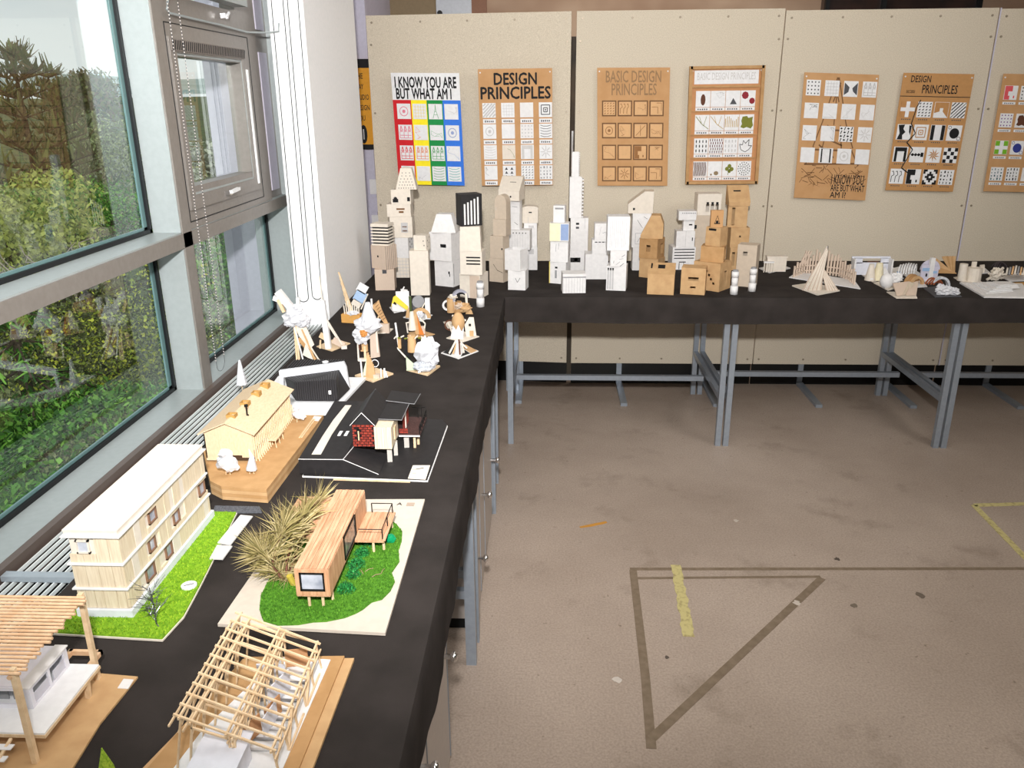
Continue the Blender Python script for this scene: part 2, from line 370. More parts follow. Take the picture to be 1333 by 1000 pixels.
# opening sash bay above the far transom
sash = structure(MB().hwall((-1.155, 2.485, 1.252), (0, 1, 0), (0, 0, 1), (1, 0, 0), .785, 1.448, .053,
      [(.0, .0, .0, .0), (.03, .085, .755, .345), (.03, .46, .755, .95)]).build('window_2', FRAME))
MB().box(-1.19, -1.12, 3.27, 3.45, 1.252, 2.70).build('side_panel', FRAME, sash)
MB().box(-1.12, -1.116, 3.33, 3.42, 1.28, 1.80).build('painted_reflection', mat('lilac_reflection', s(190, 186, 200), .3), sash)  # lilac patches paint a reflection onto the side panel
MB().box(-1.12, -1.116, 3.33, 3.42, 1.88, 2.4).build('painted_reflection', MATS['lilac_reflection'], sash)
def ring(name, m, x0, x1, y0, y1, z0, z1, t, parent):
    g = MB()
    for b in ((y0, y0+t, z0, z1), (y1-t, y1, z0, z1), (y0+t, y1-t, z0, z0+t), (y0+t, y1-t, z1-t, z1)): g.box(x0, x1, *b)
    return g.build(name, m, parent)
ring('sash_shadow_gap', RUBBER, -1.1035, -1.1005, 2.49, 3.175, 1.272, 1.842, .003, sash)
ring('sash_frame', FRAME, -1.103, -1.094, 2.496, 3.125, 1.308, 1.803, .042, sash)
ring('sash_bead', FRAMEL, -1.12, -1.1, 2.535, 3.09, 1.348, 1.762, .008, sash)
MB().box(-1.145, -1.139, 2.51, 3.10, 1.33, 1.775).build('glass_pane', GLASS, sash)
v_ = MB().box(-1.0935, -1.090, 2.50, 3.10, 1.765, 1.797).build('vent_grille', mat('vent_mesh', s(120, 112, 106), .5), sash)
for k in range(40):
    MB().beam((-1.0895, 2.505+.015*k, 1.768), (-1.0895, 2.517+.015*k, 1.794), .0012, .004).build('vent_louvre', RUBBER, sash)
MB().box(-1.12, -1.09, 3.105, 3.118, 1.33, 1.73).build('stay_rail', COLW, sash)
h_ = MB().rbox(-1.088, 2.79, 1.322, .018, .03, .014).build('window_handle', CHROME, sash)
MB().beam((-1.078, 2.785, 1.332), (-1.078, 2.86, 1.336), .012, .010).build('handle_lever', BRIGHT, h_)
# top sash, tilted in
MB().box(-1.145, -1.139, 2.51, 3.10, 1.93, 2.62).build('glass_pane', GLASS, sash)
MB().beam((-1.07, 2.50, 1.945), (-1.07, 3.05, 1.945), .05, .03).build('sash_bottom_rail', FRAMEL, sash)
MB().box(-1.10, -1.06, 3.04, 3.07, 1.945, 2.6).build('sash_side_rail', FRAME, sash)
h_ = MB().rbox(-1.085, 2.93, 1.885, .015, .03, .014).build('window_handle', CHROME, sash)
MB().beam((-1.075, 2.92, 1.885), (-1.075, 2.95, 1.905), .006, .006).build('handle_lever', BRIGHT, h_)
pts = [X(u, v, -1.085) for u, v in ((221, -30), (218, 2), (217, 12), (221, 17), (250, 24), (285, 32), (322, 42))]+[X(345, 42.5, -1.07), Y(363, 41, 3.3), Y(363, 30, 3.3)]
tag(MB().tube(pts, .0035, 6).build('conduit_cable', FRAMEL), 'grey cable running across the window frame to the white column', 'cable')
# blind chains
def chain(name, ys, label):
    y0, y1 = ys; pts = [(-1.075, y0, 2.7)]+[(-1.075, y0, z/100) for z in range(264, 80, -6)]
    for k in range(1, 8):
        a = pi+pi*k/8; pts.append((-1.075, (y0+y1)/2+(y1-y0)/2*cos(a), .815+.03*sin(a)))
    pts += [(-1.075, y1, z/100) for z in range(82, 270, 6)]
    t = thing('blind_chain', label, 'blind chain', (-1.075, (y0+y1)/2, .785))
    MB().tube(pts, .0008, 4).build('cord', DGREY, t)
    b = MB()
    for yy in (y0, y1):
        z = .83
        while z < 2.6: b.ball((-1.075, yy, z), .0022, .0022, .0022, nu=4, nv=3); z += .0095
    b.build('bead_string', mat('chain_bead', s(206, 200, 194), .4), t, stuff=True)
chain('blind_chain', (2.475, 2.545), 'white beaded blind chain hanging in front of the window mullion')
# convector grille along the window
gr = thing('heater_grille', 'long aluminium slatted heater grille running under the window', 'radiator', (-1.01, 1.4, 0))
MB().box(-1.08, -.90, -.45, 3.305, 0, .67).build('heater_casing', FRAME, gr); MB().box(-.905, -.90, -.45, 3.305, .67, .735).build('side_lip', BLACKM, gr)
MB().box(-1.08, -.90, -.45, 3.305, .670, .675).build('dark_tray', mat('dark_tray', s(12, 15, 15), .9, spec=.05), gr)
sl = mat('aluminium_slat', s(226, 232, 232), .4, spec=.5)
for k in range(10):
    x = -1.072+k*.0165
    MB().box(x-.0013, x+.0013, -.45, 3.305, .722, .730).build('slat', sl, gr)
for y in (1.35, .3): MB().box(-1.08, -.92, y, y+.02, .730, .742).build('cross_bar', mat('grille_cross_bar', s(170, 180, 188), .4, metal=.3), gr)
# ------------------------------------------------------------------ DISPLAY BOARDS
def board(label, p, q, z0, z1, seam=None):
    p, q = Vector((*p, 0)), Vector((*q, 0)); u = (q-p).normalized(); n = Vector((u.y, -u.x, 0)); w = (q-p).length
    t = thing('display_board', label, 'display board', ((p.x+q.x)/2, (p.y+q.y)/2, 0), 'particle display boards behind the benches')
    MB().extr([(0, z0), (w, z0), (w, z1), (0, z1)], p, u, (0, 0, 1), -n*.018).build('board_sheet', BOARD, t)
    MB().extr([(0, 0), (w, 0), (w, z0+.02), (0, z0+.02)], p-n*.03, u, (0, 0, 1), -n*.01).build('shade_panel', BLACKM, t)  # added black panel stands in for the unlit gap under the boards
    for k, (a, z) in enumerate([(x, z) for z in (z0+.03, z1-.035) for x in (.03, w*.27, w*.5, w*.73, w-.03)]+[(x, z) for z in (.6, 1.05, 1.55, 1.9) for x in (.02, w-.02)]):
        c = p+u*a+Vector((0, 0, z)); c2 = MB().cyl(c+n*.003, c, .006, 8).build('screw', mat('screw_head', s(150, 138, 120), .4, metal=.3), t)
    for a in (.27, .75):
        c = p+u*w*a
        MB().box(c.x-.018, c.x+.018, c.y-.36, c.y+.02, 0, .018).build('foot', STEEL, t)
        MB().box(c.x-.015, c.x+.015, c.y+.02, c.y+.05, .0, z1-.02).build('upright', STEEL, t)
    if seam is not None:
        c = q+u*.004
        MB().extr([(0, z0), (.006, z0), (.006, z1), (0, z1)], c, u, (0, 0, 1), n*.004).build('edge_strip', seam, t)
    return t
ZB = .135
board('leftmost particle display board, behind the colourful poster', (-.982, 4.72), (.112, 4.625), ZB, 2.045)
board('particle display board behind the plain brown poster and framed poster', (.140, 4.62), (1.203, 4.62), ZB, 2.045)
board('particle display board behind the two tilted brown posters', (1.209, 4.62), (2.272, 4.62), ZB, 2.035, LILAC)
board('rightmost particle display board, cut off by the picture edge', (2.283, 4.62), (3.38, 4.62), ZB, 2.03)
# things seen over and between the boards
t = thing('upright_post', 'thin bright metal post seen in the gap between boards', 'post', (.13, 4.71, 0)); MB().box(.110, .140, 4.7, 4.72, 0, 1.1).build('dark_seam_fill', mat('seam_fill_dark', s(70, 62, 52), .7), t); MB().box(.124, .134, 4.7, 4.72, 1.1, 1.45).build('bright_shaft', CHROME, t)  # lower dark piece is added so the seam between boards stays dark
tag(MB().box(-.1, .5, 5.5, 5.9, 0, 1.98).build('storage_cabinet', mat('dark_brown_cabinet', s(96, 80, 62), .6, scale=4, col2=s(40, 34, 30))), 'dark brown cabinet glimpsed through the gap between the boards', 'cabinet')
# ------------------------------------------------------------------ BENCHES
def bench(x0, x1, label, ybar=4.1):
    t = thing('work_bench', label, 'bench', ((x0+x1)/2, 4.1, 0), 'steel framed benches along the boards')
    MB().box(x0, x1, 3.72, 4.53, .70, .745).build('bench_top', CABD, t)
    for x in (x0+.004, x1-.030):
        for y in (3.722, 4.46):
            MB().box(x, x+.026, y, y+.026, 0, .70).build('leg', STEEL, t)
        MB().box(x+.001, x+.025, 3.748, 4.46, .235, .262).build('side_rail', STEEL, t)
    MB().box(x0+.03, x1-.03, ybar, ybar+.026, .20, .226).build('long_rail', STEEL, t)
bench(-.196, .857, 'steel framed bench under the white box towers, left of three', 4.12)
bench(.861, 1.907, 'steel framed bench under the stick models, middle of three', 4.2)
bench(1.911, 2.96, 'steel framed bench under the white terrain model, right of three', 4.2)
def skirt_pts(): pass
def cloth_obj(name, label, x0, x1, y0, y1, front, right, hem, seed):
    """felt cloth lying on the benches, with hanging folded edge on the front (min y) and/or right side"""
    rd = random.Random(seed); g = MB(); zt_ = .750
    # top sheet
    nx, ny = 40, 40
    vs = [(x0+(x1-x0)*i/nx, y0+(y1-y0)*j/ny, zt_) for j in range(ny+1) for i in range(nx+1)]
    g.add(vs, [(j*(nx+1)+i, j*(nx+1)+i+1, (j+1)*(nx+1)+i+1, (j+1)*(nx+1)+i) for j in range(ny) for i in range(nx)])
    def wav(t, d): return (.003*sin(t*9+seed)+.002*sin(t*23+2)+.001*sin(t*61))*d
    def drape(P, Q, n, a, b):
        P, Q, n = Vector(P), Vector(Q), Vector(n); k = 160; r = 6; vs = []
        for i in range(k+1):
            f = i/k; p = P.lerp(Q, f); tt = (Q-P).length*f
            for j in range(r+1):
                d = j/r; hz = hem(f)
                o = n*(.002+.003*min(1, d*3)+wav(tt, d)+.0015*sin(tt*14+d*5)*d)
                z = zt_-(zt_-hz)*d; 
                if j == 0: o = n*0
                if j == 1: z = zt_-.008; o = n*.004
                vs.append(p+o+Vector((0, 0, z)))
        g.add(vs, [(i*(r+1)+j, (i+1)*(r+1)+j, (i+1)*(r+1)+j+1, i*(r+1)+j+1) for i in range(k) for j in range(r)])
    if front: drape((x0, y0, 0), (x1, y0, 0), (0, -1, 0), 0, 1)
    if right: drape((x1, y0, 0), (x1, 3.70, 0), (1, 0, 0), 0, 1)
    o = g.build(name, CLOTH, None, smooth=True); return tag(o, label, 'tablecloth')
cloth_obj('black_cloth', 'black felt cloth over the benches along the display boards', -.203, 2.97, 3.708, 4.60, True, False, lambda f: .632-.006*sin(f*5), 3)
cloth_obj('black_cloth', 'black felt cloth over the long bench beside the window', -.92, -.203, -.4, 4.60, False, True, lambda f: .602+.003*sin(f*24) if f < .92 else .602+(f-.92)*1.3, 5)
# long side bench with cupboards
def side_bench(y0, y1, label):
    t = thing('work_bench', label, 'bench', (-.55, (y0+y1)/2, 0), 'benches beside the window')
    MB().box(-.885, -.212, y0, y1, .70, .745).build('bench_top', CABD, t)
    for y in (y0+.004, y1-.03):
        for x in (-.88, -.240): MB().box(x, x+.031, y, y+.026, 0, .70).build('leg', STEEL, t)
        MB().box(-.85, -.24, y, y+.024, .235, .262).build('side_rail', STEEL, t)
side_bench(-.35, .95, 'steel framed bench under the bottom left models'); side_bench(.96, 2.075, 'steel framed bench under the grassy house models')
side_bench(2.150, 3.03, 'steel framed bench under the black house models'); 
t = thing('work_bench', 'steel framed corner bench under the leftmost box towers', 'bench', (-.55, 3.9, 0), 'benches beside the window')
MB().box(-.885, -.212, 3.27, 4.55, .70, .745).build('bench_top', CABD, t)
for x, y in ((-.88, 3.28), (-.24, 3.28), (-.88, 4.5), (-.24, 4.5)): MB().box(x, x+.026, y, y+.026, 0, .70).build('leg', STEEL, t)
def cupboard(y0, y1, x1, label, knobs):
    t = thing('cupboard', label, 'cupboard', (-.5, (y0+y1)/2, .0), 'grey cupboards under the window bench')
    MB().box(-.80, x1-.02, y0, y1, .05, .64).build('carcass', CABD, t)
    MB().box(-.78, x1-.04, y0+.02, y1-.02, 0, .05).build('plinth', RUBBER, t)
    n = len(knobs)
    for k in range(n):
        a, b = y0+(y1-y0)*k/n+.003, y0+(y1-y0)*(k+1)/n-.003
        d = MB().box(x1-.019, x1, a, b, .03, .64).build('door', CABD, t)
        MB().box(x1-.020, x1+.002, b-.004, b, .03, .64).build('edge_trim', STEEL, d)
        yk, zk = knobs[k]
        MB().cyl((x1, yk, zk), (x1+.022, yk, zk), .006, 8).build('knob_stem', CHROME, d)
        MB().ball((x1+.028, yk, zk), .010, .013, .013, nu=10, nv=6).build('knob', CHROME, d, smooth=True)
cupboard(.99, 1.66, -.243, 'grey cupboard nearest the camera under the bench', [(1.25, .39), (1.585, .39)])
cupboard(2.21, 2.60, -.222, 'grey cupboard under the bench beside the black house model', [(2.28, .23), (2.49, .35)])
cupboard(2.62, 2.97, -.222, 'grey cupboard under the bench below the small sculptures', [(2.93, .277)])
tag(MB().box(-.80, -.30, 3.05, 3.3, 0, .6).build('storage_box', mat('dark_storage_box', s(60, 62, 66), .5)), 'dark box stored under the corner of the benches', 'box')
# ------------------------------------------------------------------ FLOOR MARKS
RES = mat('tape_residue', s(132, 116, 98), .7, col2=s(118, 102, 84), scale=40)
YTP = mat('worn_yellow_tape', s(196, 184, 128), .6, col2=s(160, 146, 100), scale=60, lo=.3, hi=.5)
def tape(name, label, cat, pts, wd, m, z=.0006, jag=0, seed=1):
    rd = random.Random(seed); pts = [Z(u, v, 0).to_2d() for u, v in pts]; g = MB()
    for a, b in zip(pts, pts[1:]):
        d = (b-a); ln = d.length; d.normalize(); n = Vector((-d.y, d.x)); k = max(2, int(ln/.02)) if jag else 1
        le = [a+d*ln*i/k+n*(wd/2+rd.uniform(-jag, jag)) for i in range(k+1)]; ri = [a+d*ln*i/k-n*(wd/2+rd.uniform(-jag, jag)) for i in range(k+1)]
        for i in range(k): g.slab([le[i], ri[i], ri[i+1], le[i+1]], 0, z)
    tag(g.build(name, m), label, cat)
tape('tape_mark', 'long grey line of old tape residue across the floor', 'floor mark', [(820, 741), (1340, 740.5)], .018, RES)
tape('tape_mark', 'short grey tape residue line just below the long one', 'floor mark', [(824, 753), (1068, 751)], .014, RES, .0008)
tape('tape_mark', 'grey tape residue line running towards the camera on the floor', 'floor mark', [(824, 742), (840, 880), (848, 975)], .027, RES, .0010)
tape('tape_mark', 'diagonal grey tape residue line closing the triangle on the floor', 'floor mark', [(1070, 753), (848, 962)], .027, RES, .0012)
tape('tape_strip', 'short torn strip of yellow tape stuck inside the residue triangle', 'tape', [(880, 736), (889, 785), (896, 829)], .036, YTP, .0014, .004, 3)
tape('tape_strip', 'bent yellow tape corner at the right edge of the floor', 'tape', [(1345, 656), (1268, 658), (1345, 737)], .026, YTP, .0014, .001, 4)
tape('paint_mark', 'short orange paint streak on the floor', 'floor mark', [(755, 687), (790, 680)], .014, mat('orange_streak', s(196, 140, 60), .7), .0006, .003, 5)
for k, (u, v, r, c, lb) in enumerate([(803, 885, .012, s(206, 196, 186), 'larger white paint blot on the floor, left of the triangle'), (1037, 785, .012, s(200, 188, 176), 'white paint blot on the diagonal tape residue line'), (958, 678, .009, s(190, 178, 166), 'small pale paint blot on the floor behind the triangle'), (1090, 728, .009, s(84, 74, 66), 'small dark oil spot just above the long tape line'), (1198, 775, .014, s(110, 98, 86), 'dark oil stain below the right end of the tape line'), (1112, 789, .010, s(118, 106, 92), 'faint stain right of the triangle'), (868, 856, .006, s(92, 82, 74), 'tiny dark spot inside the residue triangle')]):
    c0 = Z(u, v, 0); rd = random.Random(k)
    tag(MB().slab([(c0.x+r*rd.uniform(.6, 1.4)*cos(a*pi/5), c0.y+1.1*r*rd.uniform(.6, 1.4)*sin(a*pi/5)) for a in range(10)], 0, .0016).build('floor_spot', mat('floor_spot_%d' % k, c, .7)), lb, 'stain')
# ================================================================== POSTERS
def stroke(pts, w):
    o = []
    for a, b in zip(pts, pts[1:]):
        a, b = Vector(a), Vector(b); d = (b-a)
        if d.length < 1e-6: continue
        n = Vector((-d.y, d.x)).normalized()*w/2; o.append([a-n, b-n, b+n, a+n])
    return o
def circ(cx, cy, r, n=12, ry=None): return [(cx+r*cos(2*pi*i/n), cy+(ry or r)*sin(2*pi*i/n)) for i in range(n)]
def rect(a, b, c, d): return [(a, b), (c, b), (c, d), (a, d)]
def pattern(k, rd):
    P = []
    if k == 'stripes':
        for i in range(-3, 4): P.append([(max(0, min(1, .02+i*.25+.0)), 0) if 0 <= i*.25 <= 1 else (0, 0)]*0 or stroke([(max(.04, i*.25), max(.04, -i*.25+.04) if i < 0 else .04), (min(.96, 1+i*.25), min(.96, 1-i*.25) if i > 0 else .96)], .10)[0]) if abs(i) < 4 else None
    elif k == 'zebra':
        for i in range(-3, 4):
            a = (max(0, i/4), max(0, -i/4)); b = (min(1, 1+i/4), min(1, 1-i/4)); P += stroke([a, b], .09)
        P = [[(min(1, max(0, x)), min(1, max(0, y))) for x, y in q] for q in P]
    elif k == 'checker':
        for i in range(4):
            for j in range(4):
                if (i+j) % 2 == 0: P.append(rect(i/4+.01, j/4+.01, i/4+.24, j/4+.24))
    elif k == 'dots':
        for i in range(4):
            for j in range(4): P.append(circ(.14+.24*i, .14+.24*j, .055, 6))
    elif k == 'dashes':
        for i in range(4):
            for j in range(3): P.append(circ(.15+.23*i, .2+.3*j, .04, 8, .11))
    elif k == 'leaves':
        for i in range(6):
            for j in range(5): P.append(circ(.1+.16*i+(j % 2)*.05, .12+.19*j, .035, 6, .10))
    elif k == 'burst':
        for i in range(8):
            a = i*pi/4; P += stroke([(.5+.08*cos(a), .5+.08*sin(a)), (.5+.42*cos(a), .5+.42*sin(a))], .05)
    elif k == 'seeds':
        for q in range(3):
            for i in range(6+q*5): a = 2*pi*i/(6+q*5)+q*.2; r = .13+.14*q; P.append(circ(.5+r*cos(a), .5+r*sin(a), .035, 5, .05))
    elif k == 'ring':
        P += stroke(circ(.5, .5, .3, 16)+[(.8, .5)], .05); P.append(circ(.5, .5, .12, 10))
    elif k == 'square':
        P += stroke([(.18, .18), (.82, .18), (.82, .82), (.18, .82), (.18, .18)], .06); P += stroke([(.36, .36), (.64, .36), (.64, .64), (.36, .64), (.36, .36)], .06); P.append(rect(.45, .45, .55, .55))
    elif k == 'grid':
        for i in range(1, 5): P += stroke([(i*.2, .08), (i*.2, .92)], .025)+stroke([(.08, i*.2), (.92, i*.2)], .025)
    elif k == 'tris':
        for i in range(2):
            for j in range(3): x, y = .28+.42*i, .14+.28*j; P.append([(x-.12, y), (x+.12, y), (x, y+.2)])
    elif k == 'tri': P += [[(.3, .15), (.78, .15), (.52, .55)]]
    elif k == 'bars': P += [[(.14, .96), (.14, .04), (.24, .04), (.24, .94), (.76, .94), (.76, .04), (.86, .04), (.86, .96)]]
    elif k == 'thickbars': P += [rect(.02, .02, .26, .98), rect(.74, .02, .98, .98)]
    elif k == 'waves':
        for j in range(5): P += stroke([(.1, .9-.18*j), (.35, .83-.18*j), (.65, .83-.18*j), (.9, .9-.18*j)], .035)
    elif k == 'hook':
        for q in range(3): P += stroke([(.1+.28*q, .1), (.12+.28*q, .5), (.28+.26*q, .6), (.2+.28*q, .85), (.1+.28*q, .8)], .045)
    elif k == 'maze':
        P += [rect(.02, .02, .3, .98), rect(.3, .6, .6, .98), rect(.3, .02, .42, .3), rect(.7, .12, .8, .3)]
    elif k == 'pixelring':
        for i in range(7):
            for j in range(7):
                dd = max(abs(i-3), abs(j-3))+.5*min(abs(i-3), abs(j-3))
                if 1 <= dd < 2.1 or dd > 3.6: P.append(rect(i/7, j/7, (i+1)/7, (j+1)/7))
    elif k == 'blocks':
        for i in range(4):
            for j in range(4): a = rd.uniform(.05, .12); P.append(rect(.06+.24*i, .06+.24*j, .06+.24*i+a, .06+.24*j+rd.uniform(.08, .18)))
    elif k == 'arch': P += [rect(.08, .02, .26, .96), rect(.74, .02, .92, .96), rect(.26, .7, .74, .96)]
    elif k == 'chain':
        P += stroke([(.05, .5), (.95, .5)], .05)+[circ(x, .5, .10, 8) for x in (.18, .4, .62)]+[rect(.75, .36, .95, .64)]
    elif k == 'star':
        for i in range(9):
            a = i*2*pi/9; P.append([(.5, .5), (.5+.18*cos(a), .5+.18*sin(a)), (.5+.44*cos(a+.5), .5+.44*sin(a+.5)), (.5+.22*cos(a+.55), .5+.22*sin(a+.55))])
    elif k == 'blot': P += [[(.05, .95), (.5, .98), (.42, .7), (.6, .5), (.4, .3), (.45, .02), (.05, .02), (.2, .4)], [(.8, .95), (.98, .9), (.96, .3), (.85, .5)]]
    elif k == 'disc': P += [circ(.5, .48, .34, 16)]+stroke(circ(.85, .15, .12, 10)+[(.97, .15)], .03)+stroke(circ(.14, .85, .1, 10)+[(.24, .85)], .03)
    elif k == 'fold': P += [[(.02, .98), (.98, .98), (.62, .62), (.38, .62)], [(.98, .98), (.98, .02), (.6, .4), (.62, .62)], [(.02, .98), (.02, .3), (.38, .4), (.38, .62)]]
    elif k == 'pluses':
        P += [rect(.0, .62, .34, .98), rect(.64, .62, .98, .98), rect(.0, .02, .34, .36), rect(.64, .02, .98, .36)]
    elif k == 'plus': P += [[(.36, .0), (.62, .0), (.62, .38), (1, .38), (1, .62), (.62, .62), (.62, 1), (.36, 1), (.36, .62), (0, .62), (0, .38), (.36, .38)]]
    elif k == 'notches':
        for i in range(4):
            for j in range(5): P.append([(.06+.24*i, .08+.19*j), (.2+.24*i, .08+.19*j), (.2+.24*i, .2+.19*j)])
    elif k == 'mesh':
        for i in range(4):
            for j in range(4): x, y = i/4+.12, j/4+.12; P.append([(x-.10, y), (x, y-.07), (x+.10, y), (x, y+.07)]) if (i+j) % 2 else P.append([(x-.06, y-.11), (x, y-.11), (x+.07, y+.11), (x, y+.11)])
    elif k == 'fans': P += [[(.04, .9), (.04, .1), (.34, .3), (.4, .6)], [(.96, .9), (.96, .1), (.66, .35), (.6, .55)]]
    elif k == 'blob': P += [circ(.5, .45, .17, 10, .36)]
    elif k == 'vbars':
        for i in range(8): P += stroke([(.06+.125*i, .2), (.06+.125*i, .75+.15*sin(i))], .05)
    elif k == 'twig': P += stroke([(.05, .9), (.5, .4), (.95, .1)], .04)+stroke([(.3, .9), (.45, .45)], .03)+stroke([(.8, .9), (.6, .3)], .03)
    elif k == 'stone': P += [circ(.6, .22, .17, 9, .14), circ(.25, .13, .07, 7)]
    elif k == 'clover': P += [circ(.5, .68, .14, 8), circ(.33, .5, .14, 8), circ(.66, .48, .15, 8), circ(.5, .34, .12, 8)]+stroke([(.5, .5), (.4, .1)], .04)
    elif k == 'mapleline': P += stroke([(.5, .1), (.2, .25), (.1, .6), (.3, .55), (.35, .85), (.5, .65), (.75, .9), (.72, .5), (.95, .5), (.75, .25), (.5, .1)], .04)
    elif k == 'bark':
        for i in range(9): P += stroke([(.05+.1*i, .05), (.1+.1*i, .5), (.04+.1*i, .95)], .06)
    elif k == 'patch': P += [[(.08, .2), (.3, .12), (.52, .2), (.8, .1), (.95, .3), (.88, .6), (.92, .85), (.6, .78), (.5, .9), (.2, .86), (.12, .6), (.18, .4)]]
    elif k == 'flower2': P += [circ(.3, .7, .24, 8), circ(.78, .35, .2, 8)]
    elif k == 'castle':
        for i in range(3): P += stroke([(.12+.3*i, .62), (.2+.3*i, .92), (.3+.3*i, .62), (.12+.3*i, .62)], .06)+stroke([(.1+.3*i, .1), (.1+.3*i, .55), (.32+.3*i, .55)], .04)
        P += stroke([(.1, .3), (.95, .3)], .04)+stroke([(.1, .12), (.95, .12)], .04)
    elif k == 'tower': P += stroke([(.3, .05), (.47, .6), (.5, .95), (.53, .6), (.7, .05)], .035)+stroke([(.38, .3), (.62, .3)], .03)+stroke([(.42, .5), (.58, .5)], .03)
    elif k == 'sketch':
        x, y = rd.uniform(.2, .8), rd.uniform(.2, .8); pp = [(x, y)]
        for i in range(9): pp.append((min(.9, max(.1, pp[-1][0]+rd.uniform(-.4, .4))), min(.9, max(.1, pp[-1][1]+rd.uniform(-.35, .35)))))
        P += stroke(pp, .018)
    elif k == 'cross': P += stroke([(.1, .1), (.9, .9)], .04)+stroke([(.5, .1), (.5, .9)], .04)
    elif k == 'corner': P += stroke([(.1, .6), (.6, .6), (.6, .1)], .04)+stroke([(.5, .9), (.9, .9), (.9, .3)], .04)
    return [p for p in P if p]
def poster(name, label, q, back, margin_top, title=None, tiles=None, rowcol=None, tw=.19, y=4.6, capt=None, grid=None, tmat=None, extra=None, thick=.003, frame=False):
    """q: world lower-left x,z lower-right x,z upper-left x,z ; width/height vectors"""
    (xl, zl), (xr, zr), (xu, zu) = q
    yl, yr = (y, y) if not isinstance(y, tuple) else y
    O = Vector((xl, yl, zl)); U = Vector((xr-xl, yr-yl, zr-zl)); V = Vector((xu-xl, 0, zu-zl)); n = Vector((0, -1, 0))
    t = thing(name, label, 'poster', O)
    P = lambda a, b, e=0: O+U*a+V*b+n*e
    if isinstance(back, list):     # bands (mat, a0,b0,a1,b1, part name)
        for bm_, a0, b0, a1, b1, nm in back:
            MB().extr([(a0, b0), (a1, b0), (a1, b1), (a0, b1)], O, U, V, n*thick).build(nm, bm_, t)
    else: MB().extr([(0, 0), (1, 0), (1, 1), (0, 1)], O, U, V, n*thick).build('backing_board', back, t)
    ga0, gb0, ga1, gb1 = grid      # centres of first (top-left) and last (bottom right) tiles, fractions
    rd = random.Random(len(label)); k = 0; asp = U.length/V.length
    for r in range(4):
        for c in range(4):
            ca = ga0+(ga1-ga0)*c/3; cb = gb0+(gb1-gb0)*r/3; ha, hb = tw/2, tw/2*asp*1.06
            spec = tiles[r*4+c]
            m_, pt, pm = spec
            a0, b0, a1, b1 = ca-ha, cb-hb, ca+ha, cb+hb
            if rowcol: 
                MB().extr([(a0-.018, b0-.018*asp), (a1+.018, b0-.018*asp), (a1+.018, b1+.018*asp), (a0-.018, b1+.018*asp)], P(0, 0, thick), U, V, n*.0006).build('tile_frame', rowcol, t)
            tile = MB().extr([(a0, b0), (a1, b0), (a1, b1), (a0, b1)], P(0, 0, thick), U, V, n*.003).build('drawing_card', m_, t)
            if pt:
                g = MB(); OO = P(a0, b0, thick+.0034)
                for pl in pattern(pt, rd):
                    g.add([OO+U*((a1-a0)*a)+V*((b1-b0)*b) for a, b in pl], [tuple(range(len(pl)))])
                if g.v: g.build('drawing', pm, tile)
            if capt:
                cm, dz, hh, wd = capt
                cs = MB().extr([(ca-wd/2, b0-dz-hh), (ca+wd/2, b0-dz-hh), (ca+wd/2, b0-dz), (ca-wd/2, b0-dz)], P(0, 0, thick), U, V, n*.0012).build('caption_strip', cm, t)
                g = MB(); 
                for j in range(5):
                    x0 = -wd*.36+wd*.15*j; g.add([P(ca+x0+i*wd*.09, b0-dz-hh*(.7-.4*jj)-rd.uniform(0, .1)*hh, thick+.0016) for i, jj in ((0, 0), (1, 0), (1, 1), (0, 1))], [(0, 1, 2, 3)])
                g.build('caption_lettering', DGREY if cm is not INK else WHITE, cs)
    for it in (title or []):
        body, a0, b0, a1, b1, m_ = it[:6]; bd = it[6] if len(it) > 6 else .012
        text(body, 'title_lettering', m_, t, P(a0, b0, thick+.0008), U.normalized(), V.normalized(), (0, 0, 0), U.length*(a1-a0), V.length*(b1-b0), bold=bd)
    for a, b in ((.03, .97), (.97, .97)): MB().cyl(P(a, b, thick), P(a, b, thick+.004), .004, 8).build('pin', WHITE, t)
    if frame:
        for a0, b0, a1, b1, th in ((0, -.01, 1, .015, .02), (0, .985, 1, 1.01, .02), (-.015, -.01, .03, 1.01, .02), (.97, -.01, 1.015, 1.01, .02), (.0, .83, 1, .845, .014)):
            MB().extr([(a0, b0), (a1, b0), (a1, b1), (a0, b1)], O, U, V, n*th).build('frame_bar', CARDD, t)
        for r in range(1, 4):
            zz = gb0+(gb1-gb0)*r/3+.093
            MB().extr([(.03, zz), (.97, zz), (.97, zz+.008), (.03, zz+.008)], O, U, V, n*.010).build('shelf_bar', CARDD, t)
    if extra: extra(t, P, U, V, n)
    return t
PK = mat('pink_pencil', s(226, 130, 150), .7); GP = mat('green_pencil', s(110, 170, 120), .7); BP = mat('blue_pencil', s(150, 165, 205), .7); OP = mat('orange_pencil', s(232, 150, 110), .7); RP = mat('red_pencil', s(222, 90, 96), .7); TP = mat('teal_pencil', s(90, 176, 176), .7)
YP = mat('yellow_pencil', s(236, 214, 110), .7); LG = mat('light_grey_pencil', s(196, 194, 194), .7); FAINT = mat('faint_pencil', s(206, 204, 202), .7)
W_ = BRIGHT
